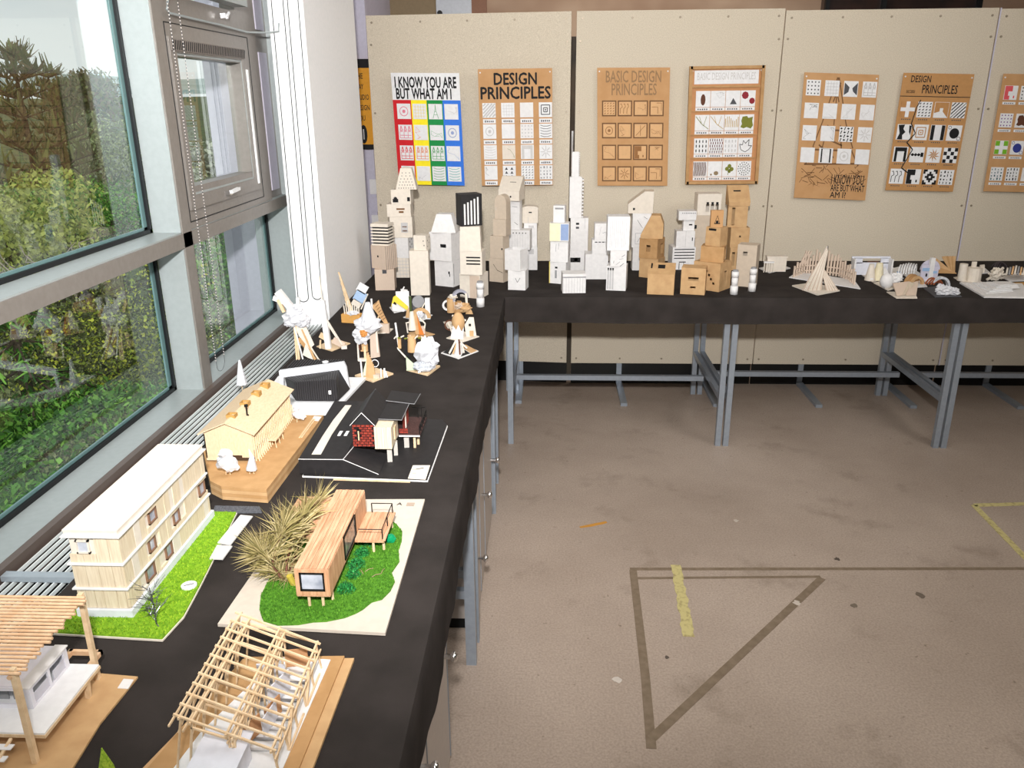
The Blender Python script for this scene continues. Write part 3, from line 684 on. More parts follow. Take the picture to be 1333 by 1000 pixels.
# 1: colourful
poster('colour_poster', 'white headed poster with red, yellow, green and blue columns of drawings', ((-.838, 1.172), (-.466, 1.166), (-.852, 1.757)),
    [(BRIGHT, 0, .765, 1, 1, 'title_card'), (RED, 0, 0, .27, .765, 'red_column'), (YEL, .27, 0, .50, .765, 'yellow_column'), (GRN, .50, 0, .735, .765, 'green_column'), (BLU, .735, 0, 1, .765, 'blue_column')],
    .2, title=[('I KNOW YOU ARE', .05, .872, .95, .965, INK, .032), ('BUT WHAT AM I', .06, .775, .87, .865, INK, .032)], grid=(.155, .665, .858, .105), tw=.20, y=(4.655, 4.625),
    tiles=[(W_, 'ring', PK), (W_, 'grid', YP), (W_, 'tower', GP), (W_, 'sketch', LG), (W_, 'castle', PK), (W_, 'sketch', OP), (W_, 'sketch', GP), (W_, 'ring', BP), (W_, 'castle', RP), (W_, 'castle', OP), (W_, 'castle', GP), (W_, 'sketch', BP), (W_, 'sketch', PK), (W_, 'sketch', LG), (W_, 'waves', GP), (W_, 'waves', TP)])
poster('brown_poster', 'brown poster with white cards, boldly titled DESIGN PRINCIPLES, second from the left', ((-.368, 1.168), (.024, 1.170), (-.378, 1.769)), KRAFT, .2,
    title=[('DESIGN', .215, .868, .79, .965, INK, .025), ('PRINCIPLES', .03, .75, .975, .85, INK, .025)], grid=(.135, .655, .905, .115), tw=.18, y=4.6, capt=(BRIGHT, .012, .036, .175),
    tiles=[(W_, 'stripes', LG), (W_, 'grid', FAINT), (WHITE, None, None), (W_, 'square', DGREY), (W_, 'ring', LG), (W_, None, None), (WHITE, 'dots', LG), (W_, 'waves', DGREY), (W_, 'waves', FAINT), (CREAM, 'sketch', LEAFG), (W_, 'arch', FAINT), (W_, 'burst', LG), (W_, 'sketch', PENCIL), (W_, 'tris', DGREY), (W_, 'notches', PENCIL), (W_, 'blocks', PENCIL)])
KR2 = mat('tan_tile', s(216, 172, 124), .7)
poster('brown_poster', 'all brown poster with sixteen brown framed tiles and faint cut out title', ((.268, 1.166), (.648, 1.164), (.250, 1.770)), KRAFT, .2,
    title=[('BASIC DESIGN', .12, .88, .88, .975, mat('faded_lettering', s(150, 118, 84), .7)), ('PRINCIPLES', .2, .775, .82, .87, MATS['faded_lettering'])], grid=(.165, .665, .825, .105), tw=.165, rowcol=CARDD and mat('dark_tile_edge', s(118, 84, 54), .7),
    tiles=[(KR2, p, mat('burnt_line', s(150, 104, 62), .7)) for p in ('notches', 'hook', 'sketch', 'corner', 'ring', 'sketch', 'cross', 'sketch', 'sketch', None, 'maze', 'sketch', 'sketch', 'burst', 'sketch', 'corner')])
poster('framed_poster', 'deep brown cardboard tray frame with leaves, twigs and white cards', ((.750, 1.178), (1.128, 1.180), (.735, 1.766)), mat('frame_backing', s(196, 142, 96), .7), .2, frame=True,
    title=[('BASIC DESIGN PRINCIPLES', .10, .895, .90, .955, FAINT)], grid=(.19, .735, .81, .125), tw=.20, capt=(BRIGHT, .004, .028, .2),
    tiles=[(W_, 'blob', SEED), (W_, 'sketch', LG), (W_, 'tri', DGREY), (W_, 'flower2', DRED), (W_, 'twig', LEAFG), (W_, 'twig', mat('straw', s(190, 160, 90), .7)), (W_, 'vbars', MATS['straw']), (W_, 'patch', LEAFG), (W_, 'dashes', INK), (W_, 'leaves', mat('maroon_seed', s(90, 30, 50), .7)), (W_, 'dashes', LG), (W_, 'mapleline', INK), (W_, 'bark', SEED), (W_, 'stone', mat('pebble', s(140, 120, 90), .6)), (W_, 'clover', LEAFG), (W_, 'seeds', INK)],
    extra=lambda t, P, U, V, n: MB().extr([(.06, .86), (.94, .86), (.94, .975), (.06, .975)], P(0, 0, .003), U, V, n*.0006).build('title_card', BRIGHT, t))
def ex5(t, P, U, V, n):
    g = MB(); rd = random.Random(4)
    for k in range(60):
        a = rd.uniform(.06, .9); b = rd.uniform(.12, .27); aa = a+rd.uniform(-.08, .12); bb = b+rd.uniform(-.05, .05)
        for pl in stroke([(a, b), (aa, bb)], .006): g.add([P(q[0], max(.1, q[1]), .0035) for q in pl], [(0, 1, 2, 3)])
    for a, b, c, d in ((.42, .93, .5, .78), (.5, .93, .42, .78), (.45, .97, .30, .62), (.47, .97, .62, .62), (.3, .62, .2, .42), (.62, .62, .75, .42), (.22, .42, .12, .28), (.72, .42, .85, .28), (.38, .6, .3, .3), (.55, .6, .62, .3), (.3, .56, .65, .56), (.2, .40, .75, .40), (.1, .28, .9, .30), (.46, .97, .46, .6), (.34, .5, .6, .44), (.28, .44, .5, .34)):
        for q in stroke([(a, b), (c, d)], .014): g.add([P(p[0], p[1], .0036) for p in q], [(0, 1, 2, 3)])
    g.build('tower_sketch', BRN, t)
poster('brown_poster', 'tilted brown poster with an old tower sketch and a question lettered at its foot', ((1.338, 1.098), (1.722, 1.082), (1.325, 1.738)), KRAFT, .2, extra=ex5,
    title=[('I KNOW YOU', .50, .125, .95, .205, INK), ('ARE BUT WHAT', .50, .068, .97, .122, INK), ('AM I?', .50, .012, .72, .062, INK)], grid=(.135, .885, .89, .355), tw=.19,
    tiles=[(W_, 'dots', DGREY), (W_, 'grid', LG), (W_, 'fans', DGREY), (W_, 'castle', LG), (W_, 'sketch', DGREY), (W_, 'sketch', LG), (W_, 'sketch', FAINT), (W_, 'sketch', FAINT), (W_, 'sketch', PENCIL), (W_, 'sketch', PENCIL), (BRIGHT, 'mesh', INK), (W_, 'burst', FAINT), (W_, None, None), (W_, 'bars', INK), (W_, 'ring', FAINT), (W_, None, None)])
def ex6(t, P, U, V, n):
    MB().extr([(0, .806), (1, .806), (1, .812), (0, .812)], P(0, 0, .003), U, V, n*.0006).build('rule_line', INK, t)
    g = MB(); 
    for q in stroke([(.3, .78), (.26, .72), (.22, .58), (.3, .5), (.2, .42), (.3, .36), (.24, .28), (.18, .2), (.28, .16)], .012): g.add([P(p[0], p[1], .0075) for p in q], [(0, 1, 2, 3)])
    g.build('ink_squiggle', INK, t)
KT = mat('kraft_tile', s(186, 136, 84), .7)
poster('brown_poster', 'brown poster with black and white patterns, thinly titled DESIGN PRINCIPLES, second from the right', ((1.822, 1.137), (2.182, 1.127), (1.832, 1.731)), mat('kraft_board_deep', s(188, 140, 88), .7), .2, extra=ex6,
    title=[('DESIGN', .12, .925, .40, .98, INK), ('PRINCIPLES', .30, .835, .80, .905, INK), ('BASIC DESIGN', .08, .835, .2, .86, INK)], grid=(.135, .70, .86, .125), tw=.205,
    tiles=[(KT, 'plus', W_), (W_, 'notches', INK), (W_, 'fold', KT), (W_, 'zebra', INK), (W_, 'blot', INK), (W_, 'square', KT), (W_, 'thickbars', INK), (W_, 'disc', INK), (W_, 'arch', INK), (W_, 'chain', INK), (W_, 'star', KT), (W_, 'checker', INK), (W_, 'hook', INK), (W_, 'maze', INK), (W_, 'pixelring', INK), (W_, 'blocks', INK)], capt=(MATS['kraft_board_deep'], .006, .022, .19))
LIME = mat('lime_ink', s(120, 180, 40), .6); PUR = mat('purple_ink', s(120, 70, 140), .6); NAVY = mat('navy_ink', s(50, 60, 140), .6)
poster('brown_poster', 'brown poster with coloured pattern cards cut off by the right picture edge', ((2.343, 1.129), (2.69, 1.12), (2.338, 1.722)), KRAFT, .2,
    grid=(.15, .845, .86, .155), tw=.19, capt=(BRIGHT, .016, .022, .19),
    tiles=[(W_, 'maze', RP), (W_, 'dots', INK), (W_, 'ring', INK), (W_, 'sketch', INK), (W_, 'dots', PUR), (W_, 'patch', SEED), (W_, 'grid', INK), (W_, 'sketch', INK), (W_, 'pluses', LIME), (W_, 'disc', NAVY), (W_, 'ring', INK), (W_, 'sketch', INK), (W_, 'blocks', mat('teal_ink', s(50, 90, 100), .6)), (W_, 'blocks', INK), (W_, 'ring', INK), (W_, 'sketch', INK)])
# ================================================================== BOX TOWERS
OLBL = []
def paper_box(name, label, cat, cx, cy, z0, w, d, h, m, o, group=None):
    """one hollow paper box, centred at cx,cy, with real holes"""
    rz = o.get('rot', 0); t = thing(name, label, cat, (cx, cy, z0), group, rz)
    F = Matrix.Translation((cx, cy, z0)) @ Matrix.Rotation(R(rz), 4, 'Z')
    g = MB(F); th = .0025; hl = o.get('h', {}); sh = o.get('shape', 'box')
    hb = h
    if sh in ('wedge', 'gable', 'mansard', 'barn', 'archtop', 'pyramid', 'frontslope'): hb = h*o.get('wall', .5)
    if sh == 'pyramid': hb = 0
    if hb > 0 and sh != 'louvre':
        g.hwall((-w/2, -d/2, 0), (1, 0, 0), (0, 0, 1), (0, 1, 0), w, hb, th, hl.get('f', []))
        g.hwall((-w/2, d/2-th, 0), (1, 0, 0), (0, 0, 1), (0, 1, 0), w, hb, th, hl.get('b', []))
        g.hwall((w/2-th, -d/2+th, 0), (0, 1, 0), (0, 0, 1), (1, 0, 0), d-2*th, hb, th, hl.get('r', []))
        g.hwall((-w/2, -d/2+th, 0), (0, 1, 0), (0, 0, 1), (1, 0, 0), d-2*th, hb, th, hl.get('l', []))
        g.box(-w/2+th, w/2-th, -d/2+th, d/2-th, 0, th)
        if sh == 'box': g.hwall((-w/2+th, -d/2+th, hb-th), (1, 0, 0), (0, 1, 0), (0, 0, 1), w-2*th, d-2*th, th, hl.get('t', []))
        g.build('body', m, t)
    e = .001; g = MB(F); rm = o.get('rm', m)
    if sh == 'wedge':      # roof slopes down to the front
        k = o.get('flat', .0)
        pr = [(-d/2-e, hb), (-d/2-e, hb+.002), (d/2-d*k, h), (d/2+e, h), (d/2+e, hb)]
        if o.get('side'):  # slopes down to the left
            g.extr([(-w/2-e, hb), (w/2+e, hb), (w/2+e, h), (w/2-w*.35, h)], (0, -d/2-e, 0), (1, 0, 0), (0, 0, 1), (0, d+2*e, 0))
        else: g.extr(pr, (-w/2-e, 0, 0), (0, 1, 0), (0, 0, 1), (w+2*e, 0, 0))
        g.build('sloping_roof', rm, t)
    elif sh == 'gable':
        g.extr([(-w/2-e, hb), (w/2+e, hb), (0, h)], (0, -d/2-e, 0), (1, 0, 0), (0, 0, 1), (0, d+2*e, 0)); g.build('gable_roof', rm, t)
    elif sh in ('mansard', 'frontslope'):
        k = o.get('k', .7); kk = k if sh == 'mansard' else 1
        g.add([F.inverted() @ Vector((0, 0, 0))]*0+[Vector(v) for v in [(-w/2, -d/2, hb), (w/2, -d/2, hb), (w/2, d/2, hb), (-w/2, d/2, hb), (-w/2*kk, -d/2*k, h), (w/2*kk, -d/2*k, h), (w/2*kk, d/2*kk, h), (-w/2*kk, d/2*kk, h)]], [(0, 1, 2, 3), (4, 5, 6, 7), (0, 1, 5, 4), (1, 2, 6, 5), (2, 3, 7, 6), (3, 0, 4, 7)]); g.build('tapered_roof', rm, t)
    elif sh == 'pyramid':
        k = o.get('k', .5)
        g.add([Vector(v) for v in [(-w/2, -d/2, 0), (w/2, -d/2, 0), (w/2, d/2, 0), (-w/2, d/2, 0), (-w/2*k, -d/2*k, h*.93), (w/2*k, -d/2*k, h*.93), (w/2*k, d/2*k, h*.93), (-w/2*k, d/2*k, h*.93), (-w*.02, 0, h), (w*.03, 0, h)]], [(0, 1, 2, 3), (0, 1, 5, 4), (1, 2, 6, 5), (2, 3, 7, 6), (3, 0, 4, 7), (4, 5, 9, 8), (6, 7, 8, 9), (5, 6, 9), (7, 4, 8)]); g.build('spire_roof', rm, t)
        g = MB(F)
        for r in range(6):
            for c in range(7-r//1 if r < 5 else 3):
                f = (r+.5)/7; ww = w*(1-(1-k)*f); yy = -d/2*(1-(1-k)*f)-.0004; x = -ww*.42+ww*.84*(c+.5)/(7-r if r < 5 else 3); z = f*h*.93
                g.box(x-.0018, x+.0018, yy-.0008, yy+.004, z-.0022, z+.0022)
        g.build('punched_hole_rows', DGREY, t)
    elif sh == 'barn':
        g.extr([(-w/2-e, hb), (w/2+e, hb), (w/2+e, hb+(h-hb)*.6), (w/2*.7, h), (-w/2*.1, h), (-w/2-e, hb+.004)], (0, -d/2-e, 0), (1, 0, 0), (0, 0, 1), (0, d+2*e, 0)); g.build('barn_roof', rm, t)
    elif sh == 'archtop':
        n = 8; pts = [(-w/2, hb), (w/2, hb)]+[(w/2*cos(pi*i/n), hb+(h-hb)*sin(pi*i/n)) for i in range(1, n)]
        g.extr(pts, (0, -d/2, 0), (1, 0, 0), (0, 0, 1), (0, d, 0)); g.build('arched_top', rm, t)
    elif sh == 'louvre':
        n = o.get('n', 7)
        core = MB(F).box(-w/2+.006, w/2-.006, -d/2+.006, d/2-.006, 0, h-.006).build('core', BLACKC, t)
        for i in range(n):
            MB(F).box(-w/2, w/2, -d/2, d/2, h*i/n, h*i/n+h/n*.48).build('slat', m, t)
        MB(F).box(-w/2, w/2, -d/2, d/2, h-h/n*.55, h).build('lid', m, t)
    elif sh == 'tower':   # stepped edge
        n = o.get('n', 8); 
        for i in range(n):
            MB(F).box(w/2-.001, w/2+w*.14, -d/2, d/2, h*(i+.1)/n, h*(i+.55)/n).build('notch_tab', m, t)
    for q in o.get('mk', []):   # drawn marks on a face: face, x0,z0,x1,z1 (fractions) [,material]
        fc, a0, b0, a1, b1 = q[:5]; mm = q[5] if len(q) > 5 else DGREY; g = MB(F); k = .0006
        if fc == 'f': g.extr([(a0*w, b0*hb), (a1*w, b0*hb), (a1*w, b1*hb), (a0*w, b1*hb)], (-w/2, -d/2, 0), (1, 0, 0), (0, 0, 1), (0, -k, 0))
        elif fc == 'fl': p = Vector((a0-.5, 0, b0)); g.beam(((a0-.5)*w, -d/2, b0*hb), ((a1-.5)*w, -d/2, b1*hb), .0016, .0016)
        elif fc == 'r': g.extr([(a0*d, b0*hb), (a1*d, b0*hb), (a1*d, b1*hb), (a0*d, b1*hb)], (w/2, -d/2, 0), (0, 1, 0), (0, 0, 1), (k, 0, 0))
        elif fc == 'l': g.extr([(a0*d, b0*hb), (a1*d, b0*hb), (a1*d, b1*hb), (a0*d, b1*hb)], (-w/2, -d/2, 0), (0, 1, 0), (0, 0, 1), (-k, 0, 0))
        elif fc == 't': g.box((a0-.5)*w, (a1-.5)*w, (b0-.5)*d, (b1-.5)*d, h, h+k)
        g.build('drawn_mark' if mm is not INK else 'dark_opening', mm, t)
    for q in o.get('slope', []):  # marks on a front sloping roof: x0,t0,x1,t1
        a0, t0, a1, t1 = q; P = lambda a, tt: ((a-.5)*w, -d/2+d*tt*(1-o.get('flat', 0)), hb+(h-hb)*tt+.0012)
        g = MB(F); g.add([P(a0, t0), P(a1, t0), P(a1, t1), P(a0, t1)], [(0, 1, 2, 3)]); g.build('roof_slot', INK, t)
    return t
def tower(vb, boxes, group, dy=0):
    """boxes from the bottom up: (name,label,cat,u0,u1,vtop,material,options); vb = image height of the lowest front edge"""
    z = T+.0005; u = (boxes[0][3]+boxes[0][4])/2; yf = Z(u, vb, T).y+dy; cy = None
    for b in boxes:
        name, label, u0, u1, vt, m, o = b; rot = o.get('rot', 0)
        a = o.get('a', .85); c, s_ = cos(R(abs(rot))), sin(R(abs(rot)))
        yy = yf+o.get('dy', 0)
        W = Y(u1, vt, yy).x-Y(u0, vt, yy).x; xc = (Y(u1, vt, yy).x+Y(u0, vt, yy).x)/2
        w = W/(c+a*s_); d = a*w
        if 'd' in o: d = o['d']
        if cy is None: cy = yy+(w*s_+d*c)/2
        cyy = cy if 'own' not in o else yy+(w*s_+d*c)/2
        if abs(rot) < 8:
            cyy = max(yf+o.get('dy', 0)+d/2, cy-.02)
        ft = zt(xc, cyy-(w*s_+d*c)/2, vt)
        h = max(.01, ft-z)
        paper_box(name, label, 'model box', xc, cyy, z, w, d, h, m, o, group)
        z = ft+.0005
    return
dots = lambda f, l: [(f, x, z, x+.06, z+.08, INK) for x, z in l]
G1 = 'stacked white and tan paper boxes on the benches'
PB, CB = 'paper_box', 'cardboard_box'
tower(378, [(PB, 'plain tan box at the foot of the leftmost tower by the column', 486, 512.5, 351, PINKT, dict(rot=4, mk=[('f', .4, .8, .62, .98)])),
  (PB, 'tan box set cornerwise in the middle of the leftmost tower', 480.5, 513.5, 321, PINKT, dict(rot=-35, a=.9, h={'l': []}, mk=[('f', .45, .5, .55, .58, INK)]+[('r', .1+.15*i, .0, .115+.15*i, 1) for i in range(6)])),
  (PB, 'black and cream louvred box on top of the leftmost tower', 481, 509, 292, CREAM, dict(rot=-12, shape='louvre', n=7))], G1)
tower(361.5, [(PB, 'small gridded cream box at the foot of the spire tower', 511.5, 532, 336, CREAM, dict(mk=[('f', x/5, 0, x/5+.02, 1, LG) for x in range(1, 5)]+[('f', 0, x/6, 1, x/6+.02, LG) for x in range(1, 6)])),
  (PB, 'white box with a dotted side in the lower part of the spire tower', 511.5, 536, 310, WHITE, dict(rot=-16, mk=dots('r', [(.2, .2), (.5, .3), (.3, .5), (.6, .6), (.25, .75), (.6, .85)]))),
  (PB, 'cream box with a pencilled square, third up in the spire tower', 505.5, 536, 282.5, CREAM, dict(rot=3, mk=[('f', .5, .25, .8, .72, LG), ('f', .55, .3, .75, .36, BRN), ('f', .55, .5, .75, .55, BRN)])),
  (PB, 'wide cream box with a brown pencil sketch in the spire tower', 502.5, 534, 266, CREAM, dict(rot=2, mk=[('f', .4, .55, .75, .68, BRN), ('f', .5, .3, .7, .45, BRN)])),
  (PB, 'cream box with black arch and square openings under the spire', 508.5, 534, 247, CREAM, dict(h={'f': [(.08, .12, .36, .36), (.82, .2, .96, .48)]}, mk=[('f', .13, .36, .31, .45, INK), ('f', .17, .45, .27, .5, INK), ('f', .08, .12, .36, .36, INK), ('f', .82, .2, .96, .48, INK)])),
  (PB, 'tapering white spire with rows of punched holes', 513.5, 541, 217.5, CREAM, dict(shape='pyramid', k=.52, a=.7))], G1)
tower(384.5, [(PB, 'tall plain cream box in front of the spire tower', 531.5, 557, 327, CREAM, dict(rot=3)),
  (PB, 'cream box with punched holes on the tall plain box', 537, 557.5, 307, CREAM, dict(rot=-14, mk=dots('r', [(.3, .2), (.6, .45), (.3, .6), (.7, .8)])+dots('f', [(.75, .6), (.8, .3)])))], G1)
tower(374, [(PB, 'large white box with a round hole, foot of the mansard tower', 564, 598, 340.5, WHITE, dict(rot=-24, a=.8, mk=[('r', .1, .1, .12, .9), ('f', .75, .5, .83, .6, INK), ('f', .80, .4, .84, .5, INK)])),
  (PB, 'tall white box with a small slot window under the mansard roof', 557, 597, 304, WHITE, dict(rot=-22, a=.8, h={'f': [(.5, .48, .76, .60)]}, mk=[('f', .5, .52, .76, .60, INK)])),
  (PB, 'white mansard roof piece with three slits', 560, 595.5, 280, WHITE, dict(rot=-6, shape='mansard', wall=.06, k=.6))], G1)
tower(389, [(PB, 'large tan box with a white corner post at the foot of the black topped tower', 597, 633.5, 358, CREAM, dict(rot=-20, a=.9, mk=[('f', .5, .0, .98, .95, PINKT), ('f', .86, .1, .96, .6, WHITE)])),
  (PB, 'cream box with three black slots in the black topped tower', 598.5, 630, 328, CREAM, dict(rot=-6, a=.9, h={'f': [(.28, .72, .92, .78), (.28, .58, .92, .64), (.28, .44, .92, .50)]}, mk=[('f', .28, z, .92, z+.06, INK) for z in (.44, .58, .72)])),
  (PB, 'plain flared cream box under the black box', 597.5, 625.5, 295.5, CREAM, dict(shape='mansard', wall=.08, k=.92)),
  (PB, 'black box with white upright bars, top of its tower', 590.5, 626, 253.5, BLACKC, dict(rot=24, a=.8, mk=[('f', .55*0+.12+.16*i, .05, .20+.16*i, .7+.05*i, WHITE) for i in range(5)]))], G1)
tower(368, [(PB, 'tan box with a curved dark slit at the foot of the arched tower', 636, 662, 337.5, TAN, dict(rot=-26, a=.8, mk=[('fl', .3, .75, .6, .5, INK), ('fl', .6, .5, .98, .42, INK)])),
  (PB, 'plain tan box second up in the arched tower', 637, 662, 308, TAN, dict(rot=-26, a=.9, mk=[('f', .88, .4, .98, .48, INK)])),
  (PB, 'plain tan box third up in the arched tower', 641, 664, 286, TAN, dict(rot=-20, a=.9)),
  (PB, 'tan box with arched top crowning the arched tower', 643, 663.5, 254, TAN, dict(rot=-20, a=.9, shape='archtop', wall=.7, mk=[('f', .12, .5, .14, .7, LG)]))], G1)
tower(355, [(PB, 'white box at the hidden foot of the slope roofed white tower', 660, 684, 325, WHITE, dict(rot=0, a=.8)),
  (PB, 'white box with top slits in the slope roofed tower', 660.5, 692.5, 300, WHITE, dict(rot=-8, a=.7, mk=[('f', .1+.14*i, .82, .14+.14*i, .88, INK) for i in range(6)]+[('f', .08+.12*i, .1, .09+.12*i, .75, FAINT) for i in range(8)])),
  (PB, 'narrow white box with a slot, lower of two under the sloping roof', 663.5, 679, 278, WHITE, dict(rot=-14, mk=[('fl', .45, .45, .8, .3, INK)])),
  (PB, 'narrow white box with a slot, upper of two under the sloping roof', 664, 679, 261, WHITE, dict(rot=-14, mk=[('fl', .2, .52, .75, .48, INK)])),
  (PB, 'cream house shape with a long sloping roof on the white tower', 648.5, 682, 231.5, CREAM, dict(rot=-14, a=.9, shape='wedge', wall=.4, flat=.25, slope=[(.45, .55, .75, .62)], mk=[('f', .55, .35, .62, .55, INK)]))], G1)
tower(378, [(PB, 'white box with a black V mark at the front corner of the cloth', 661, 687.5, 353, WHITE, dict(rot=-10, a=.9, mk=[('fl', .42, .62, .54, .40, INK), ('fl', .54, .40, .70, .64, INK)])),
  (PB, 'open topped white box set cornerwise on the V mark box', 656.5, 687, 326, WHITE, dict(rot=-28, a=.9, shape='open'))], G1)
tower(351.5, [(PB, 'white box with a grey label at the foot of the tower behind the open box', 683, 699.5, 322, WHITE, dict(mk=[('f', .3, .7, .72, .92, LG)])),
  (PB, 'tall white box with faint lines in the tower behind the open box', 682, 699, 290.5, WHITE, dict(mk=[('f', .3, .1, .32, .7, LG), ('f', .75, .1, .77, .8, LG), ('f', .35, .8, .75, .9, LG)])),
  (PB, 'cream box with curved top and tiny slot on the tower behind the open box', 680, 700.5, 268.5, CREAM, dict(shape='archtop', wall=.9, mk=[('f', .4, .66, .6, .74, INK), ('f', .36, .0, .38, .4, LG)]))], G1)
tower(370, [(PB, 'white box with yellow edges at the foot of the yellow and blue tower', 715, 743, 342, WHITE, dict(rot=-20, a=.8, mk=[('f', .0, .0, .05, 1, YP), ('f', .35, .7, .5, .78, INK), ('f', .35, .25, .46, .62, PENCIL), ('l', .2, .3, .5, .8, LG)])),
  (PB, 'white box with a faint sketch in the yellow and blue tower', 716.5, 742.5, 314, WHITE, dict(rot=-8, mk=[('fl', .3, .5, .33, .85, PENCIL), ('fl', .45, .6, .48, .9, PENCIL)])),
  (PB, 'box with one yellow face and one blue shaded face', 715.5, 742.5, 291, WHITE, dict(rot=-6, a=.7, mk=[('f', .58, .05, .98, .95, mat('blue_shading', s(150, 170, 208), .7)), ('f', .0, .0, .55, 1, mat('pale_yellow', s(238, 234, 200), .6))])),
  (PB, 'small white box with a pencil band on top of the yellow and blue tower', 720.5, 737.5, 268, WHITE, dict(rot=-10, mk=[('f', .15, .78, .9, .88, PENCIL)]))], G1)
tower(381.5, [(PB, 'low white box with upright ribs at the front edge, left of the pleated box', 731, 763, 357, WHITE, dict(rot=4, a=.8, mk=[('f', .02+.12*i, .02, .035+.12*i, .78, LG) for i in range(9)]+[('f', .0, .8, 1, .86, PENCIL)]))], G1)
tower(357, [(PB, 'white box with a black letterbox slot at the foot of the skyscraper', 741.5, 762.5, 327, WHITE, dict(h={'f': [(.05, .52, .68, .72)]}, mk=[('f', .05, .52, .68, .72, INK), ('f', .3, .56, .5, .70, WHITE)])),
  (PB, 'white box with two dark windows in the skyscraper', 743, 766, 284, WHITE, dict(rot=0, h={'f': [(.3, .80, .48, .86), (.3, .68, .48, .74)]}, mk=[('f', .3, .80, .48, .86, INK), ('f', .3, .68, .48, .74, DGREY), ('f', .80, .68, .82, .99, LG)])),
  (PB, 'long white skyscraper block with notched right edge', 741.8, 758, 231, WHITE, dict(shape='tower', n=12)),
  (PB, 'topmost narrow skyscraper block with notched right edge', 744.8, 754, 198, WHITE, dict(shape='tower', n=12))], G1)
tower(363.5, [(PB, 'large plain white box at the foot of the pencil sketch tower', 762, 792, 331, WHITE, dict()),
  (PB, 'white box with a row of small slots in the pencil sketch tower', 771, 794, 312.5, WHITE, dict(mk=[('f', .15+.2*i, .82, .3+.2*i, .88, INK) for i in range(4)])),
  (PB, 'white box with a curly pencil sketch atop its tower', 774.5, 795, 291, WHITE, dict(mk=[('fl', .5, .4, .75, .5, PENCIL), ('fl', .75, .5, .7, .36, PENCIL), ('fl', .3, .3, .4, .8, LG)]))], G1)
tower(378.6, [(PB, 'white box with three grey upright slots at the foot of the pleated tower', 790, 819.5, 347, WHITE, dict(rot=-10, a=.9, mk=[('f', .05+.12*i, .05, .13+.12*i, .86, LG) for i in range(3)]+[('f', .05+.12*i, .82, .13+.12*i, .92, INK) for i in range(3)])),
  (PB, 'white box with scattered pencil marks under the pleated box', 795, 816, 326.5, WHITE, dict(mk=[('fl', .2, .2, .22, .36, INK), ('fl', .35, .1, .6, .3, PENCIL), ('fl', .55, .45, .8, .5, PENCIL), ('fl', .6, .0, .85, .2, INK), ('fl', .7, .6, .9, .75, INK)])),
  (PB, 'tall white pleated box on top of its tower', 791.5, 820.5, 282, BRIGHT, dict(mk=[('f', .12+.09*i, .08+.05*(i % 3), .128+.09*i, .9, LG) for i in range(9)]))], G1)
tower(352, [(PB, 'white box at the foot of the tower behind the cardboard barn', 824, 846, 322.5, WHITE, dict()),
  (PB, 'white box with a pencilled square, second up behind the cardboard barn', 823, 846, 299, WHITE, dict(mk=[('fl', .2, .2, .65, .2, PENCIL), ('fl', .2, .2, .2, .8, PENCIL), ('fl', .2, .8, .65, .8, PENCIL), ('fl', .3, .3, .55, .7, PENCIL)])),
  (PB, 'white box with slanting ink strokes behind the cardboard barn', 824, 848, 278, WHITE, dict(mk=[('fl', .25, .6, .55, .1, INK), ('fl', .6, .8, .8, .65, INK)])),
  (PB, 'cream house shape with a roof sloping down to the left', 818.5, 853, 249.5, CREAM, dict(rot=-4, shape='wedge', side=1, wall=.42, mk=[('f', .2, .35, .28, .6, INK)]))], G1)
G2 = 'brown cardboard boxes on the bench'
tower(363, [(CB, 'cardboard box at the foot of the barn topped cardboard tower', 834, 868.5, 338, CARD, dict(rot=-30, a=.9, h={'r': [(.3, .5, .45, .68), (.6, .5, .8, .72)]})),
  (CB, 'cardboard box with a window on each face under the barn top', 834, 868.5, 312, CARDD, dict(rot=-30, a=.95, h={'f': [(.4, .35, .62, .68)], 'r': [(.45, .2, .85, .72)]})),
  (CB, 'cardboard barn shape with slanted side and square window', 836, 868.5, 281, CARD, dict(rot=-10, shape='barn', wall=.10, mk=[('f', .56, 3.6, .86, 7.2, INK)], a=.8))], G2)
tower(384, [(CB, 'cardboard box with a sloping open skylight at the cloth edge', 844.5, 884, 348, CARD, dict(rot=-10, a=.85, shape='wedge', wall=.72, slope=[(.35, .15, .62, .8), (.08, .1, .14, .9)]))], G2)
tower(351, [(PB, 'wide white box drawn with rows of black lines', 874, 906, 322, WHITE, dict(rot=4, mk=[('f', .08, .88-.13*i, .95, .92-.13*i, INK) for i in range(4)]+[('f', .3, .02, .33, .3, INK), ('f', .5, .02, .52, .32, INK), ('f', .3, .32, .6, .36, INK)])),
  (PB, 'white box second up in the tower left of the arched box', 881, 905, 301, WHITE, dict(mk=[('f', .5, .0, .52, 1, LG), ('f', .85, .4, .9, .6, INK)])),
  (PB, 'small white box with a dark slot, third up left of the arched box', 890.5, 905, 286.5, WHITE, dict(mk=[('f', .5, .5, .8, .62, INK)])),
  (PB, 'overhanging white box with a row of tiny marks, left of the arched box', 884, 907, 275, WHITE, dict(mk=[('f', .2+.1*i, .72, .24+.1*i, .84, DGREY) for i in range(8)]))], G1)
tower(350, [(PB, 'plain tan box at the hidden foot of the arched window tower', 905, 927, 310, TAN, dict()),
  (PB, 'tan box with a small square hole under the arched window box', 904.5, 929, 280.5, TAN, dict(rot=0, h={'f': [(.0, .4, .12, .58)]}, mk=[('f', .02, .42, .14, .58, INK)])),
  (PB, 'cream box with three tall arched windows', 909, 940, 252.5, CREAM, dict(h={'f': [(.36, .15, .50, .52), (.56, .15, .70, .52), (.76, .15, .90, .52)]}, mk=[('f', x+.02, .52, x+.12, .62, INK) for x in (.36, .56, .76)]))], G1)
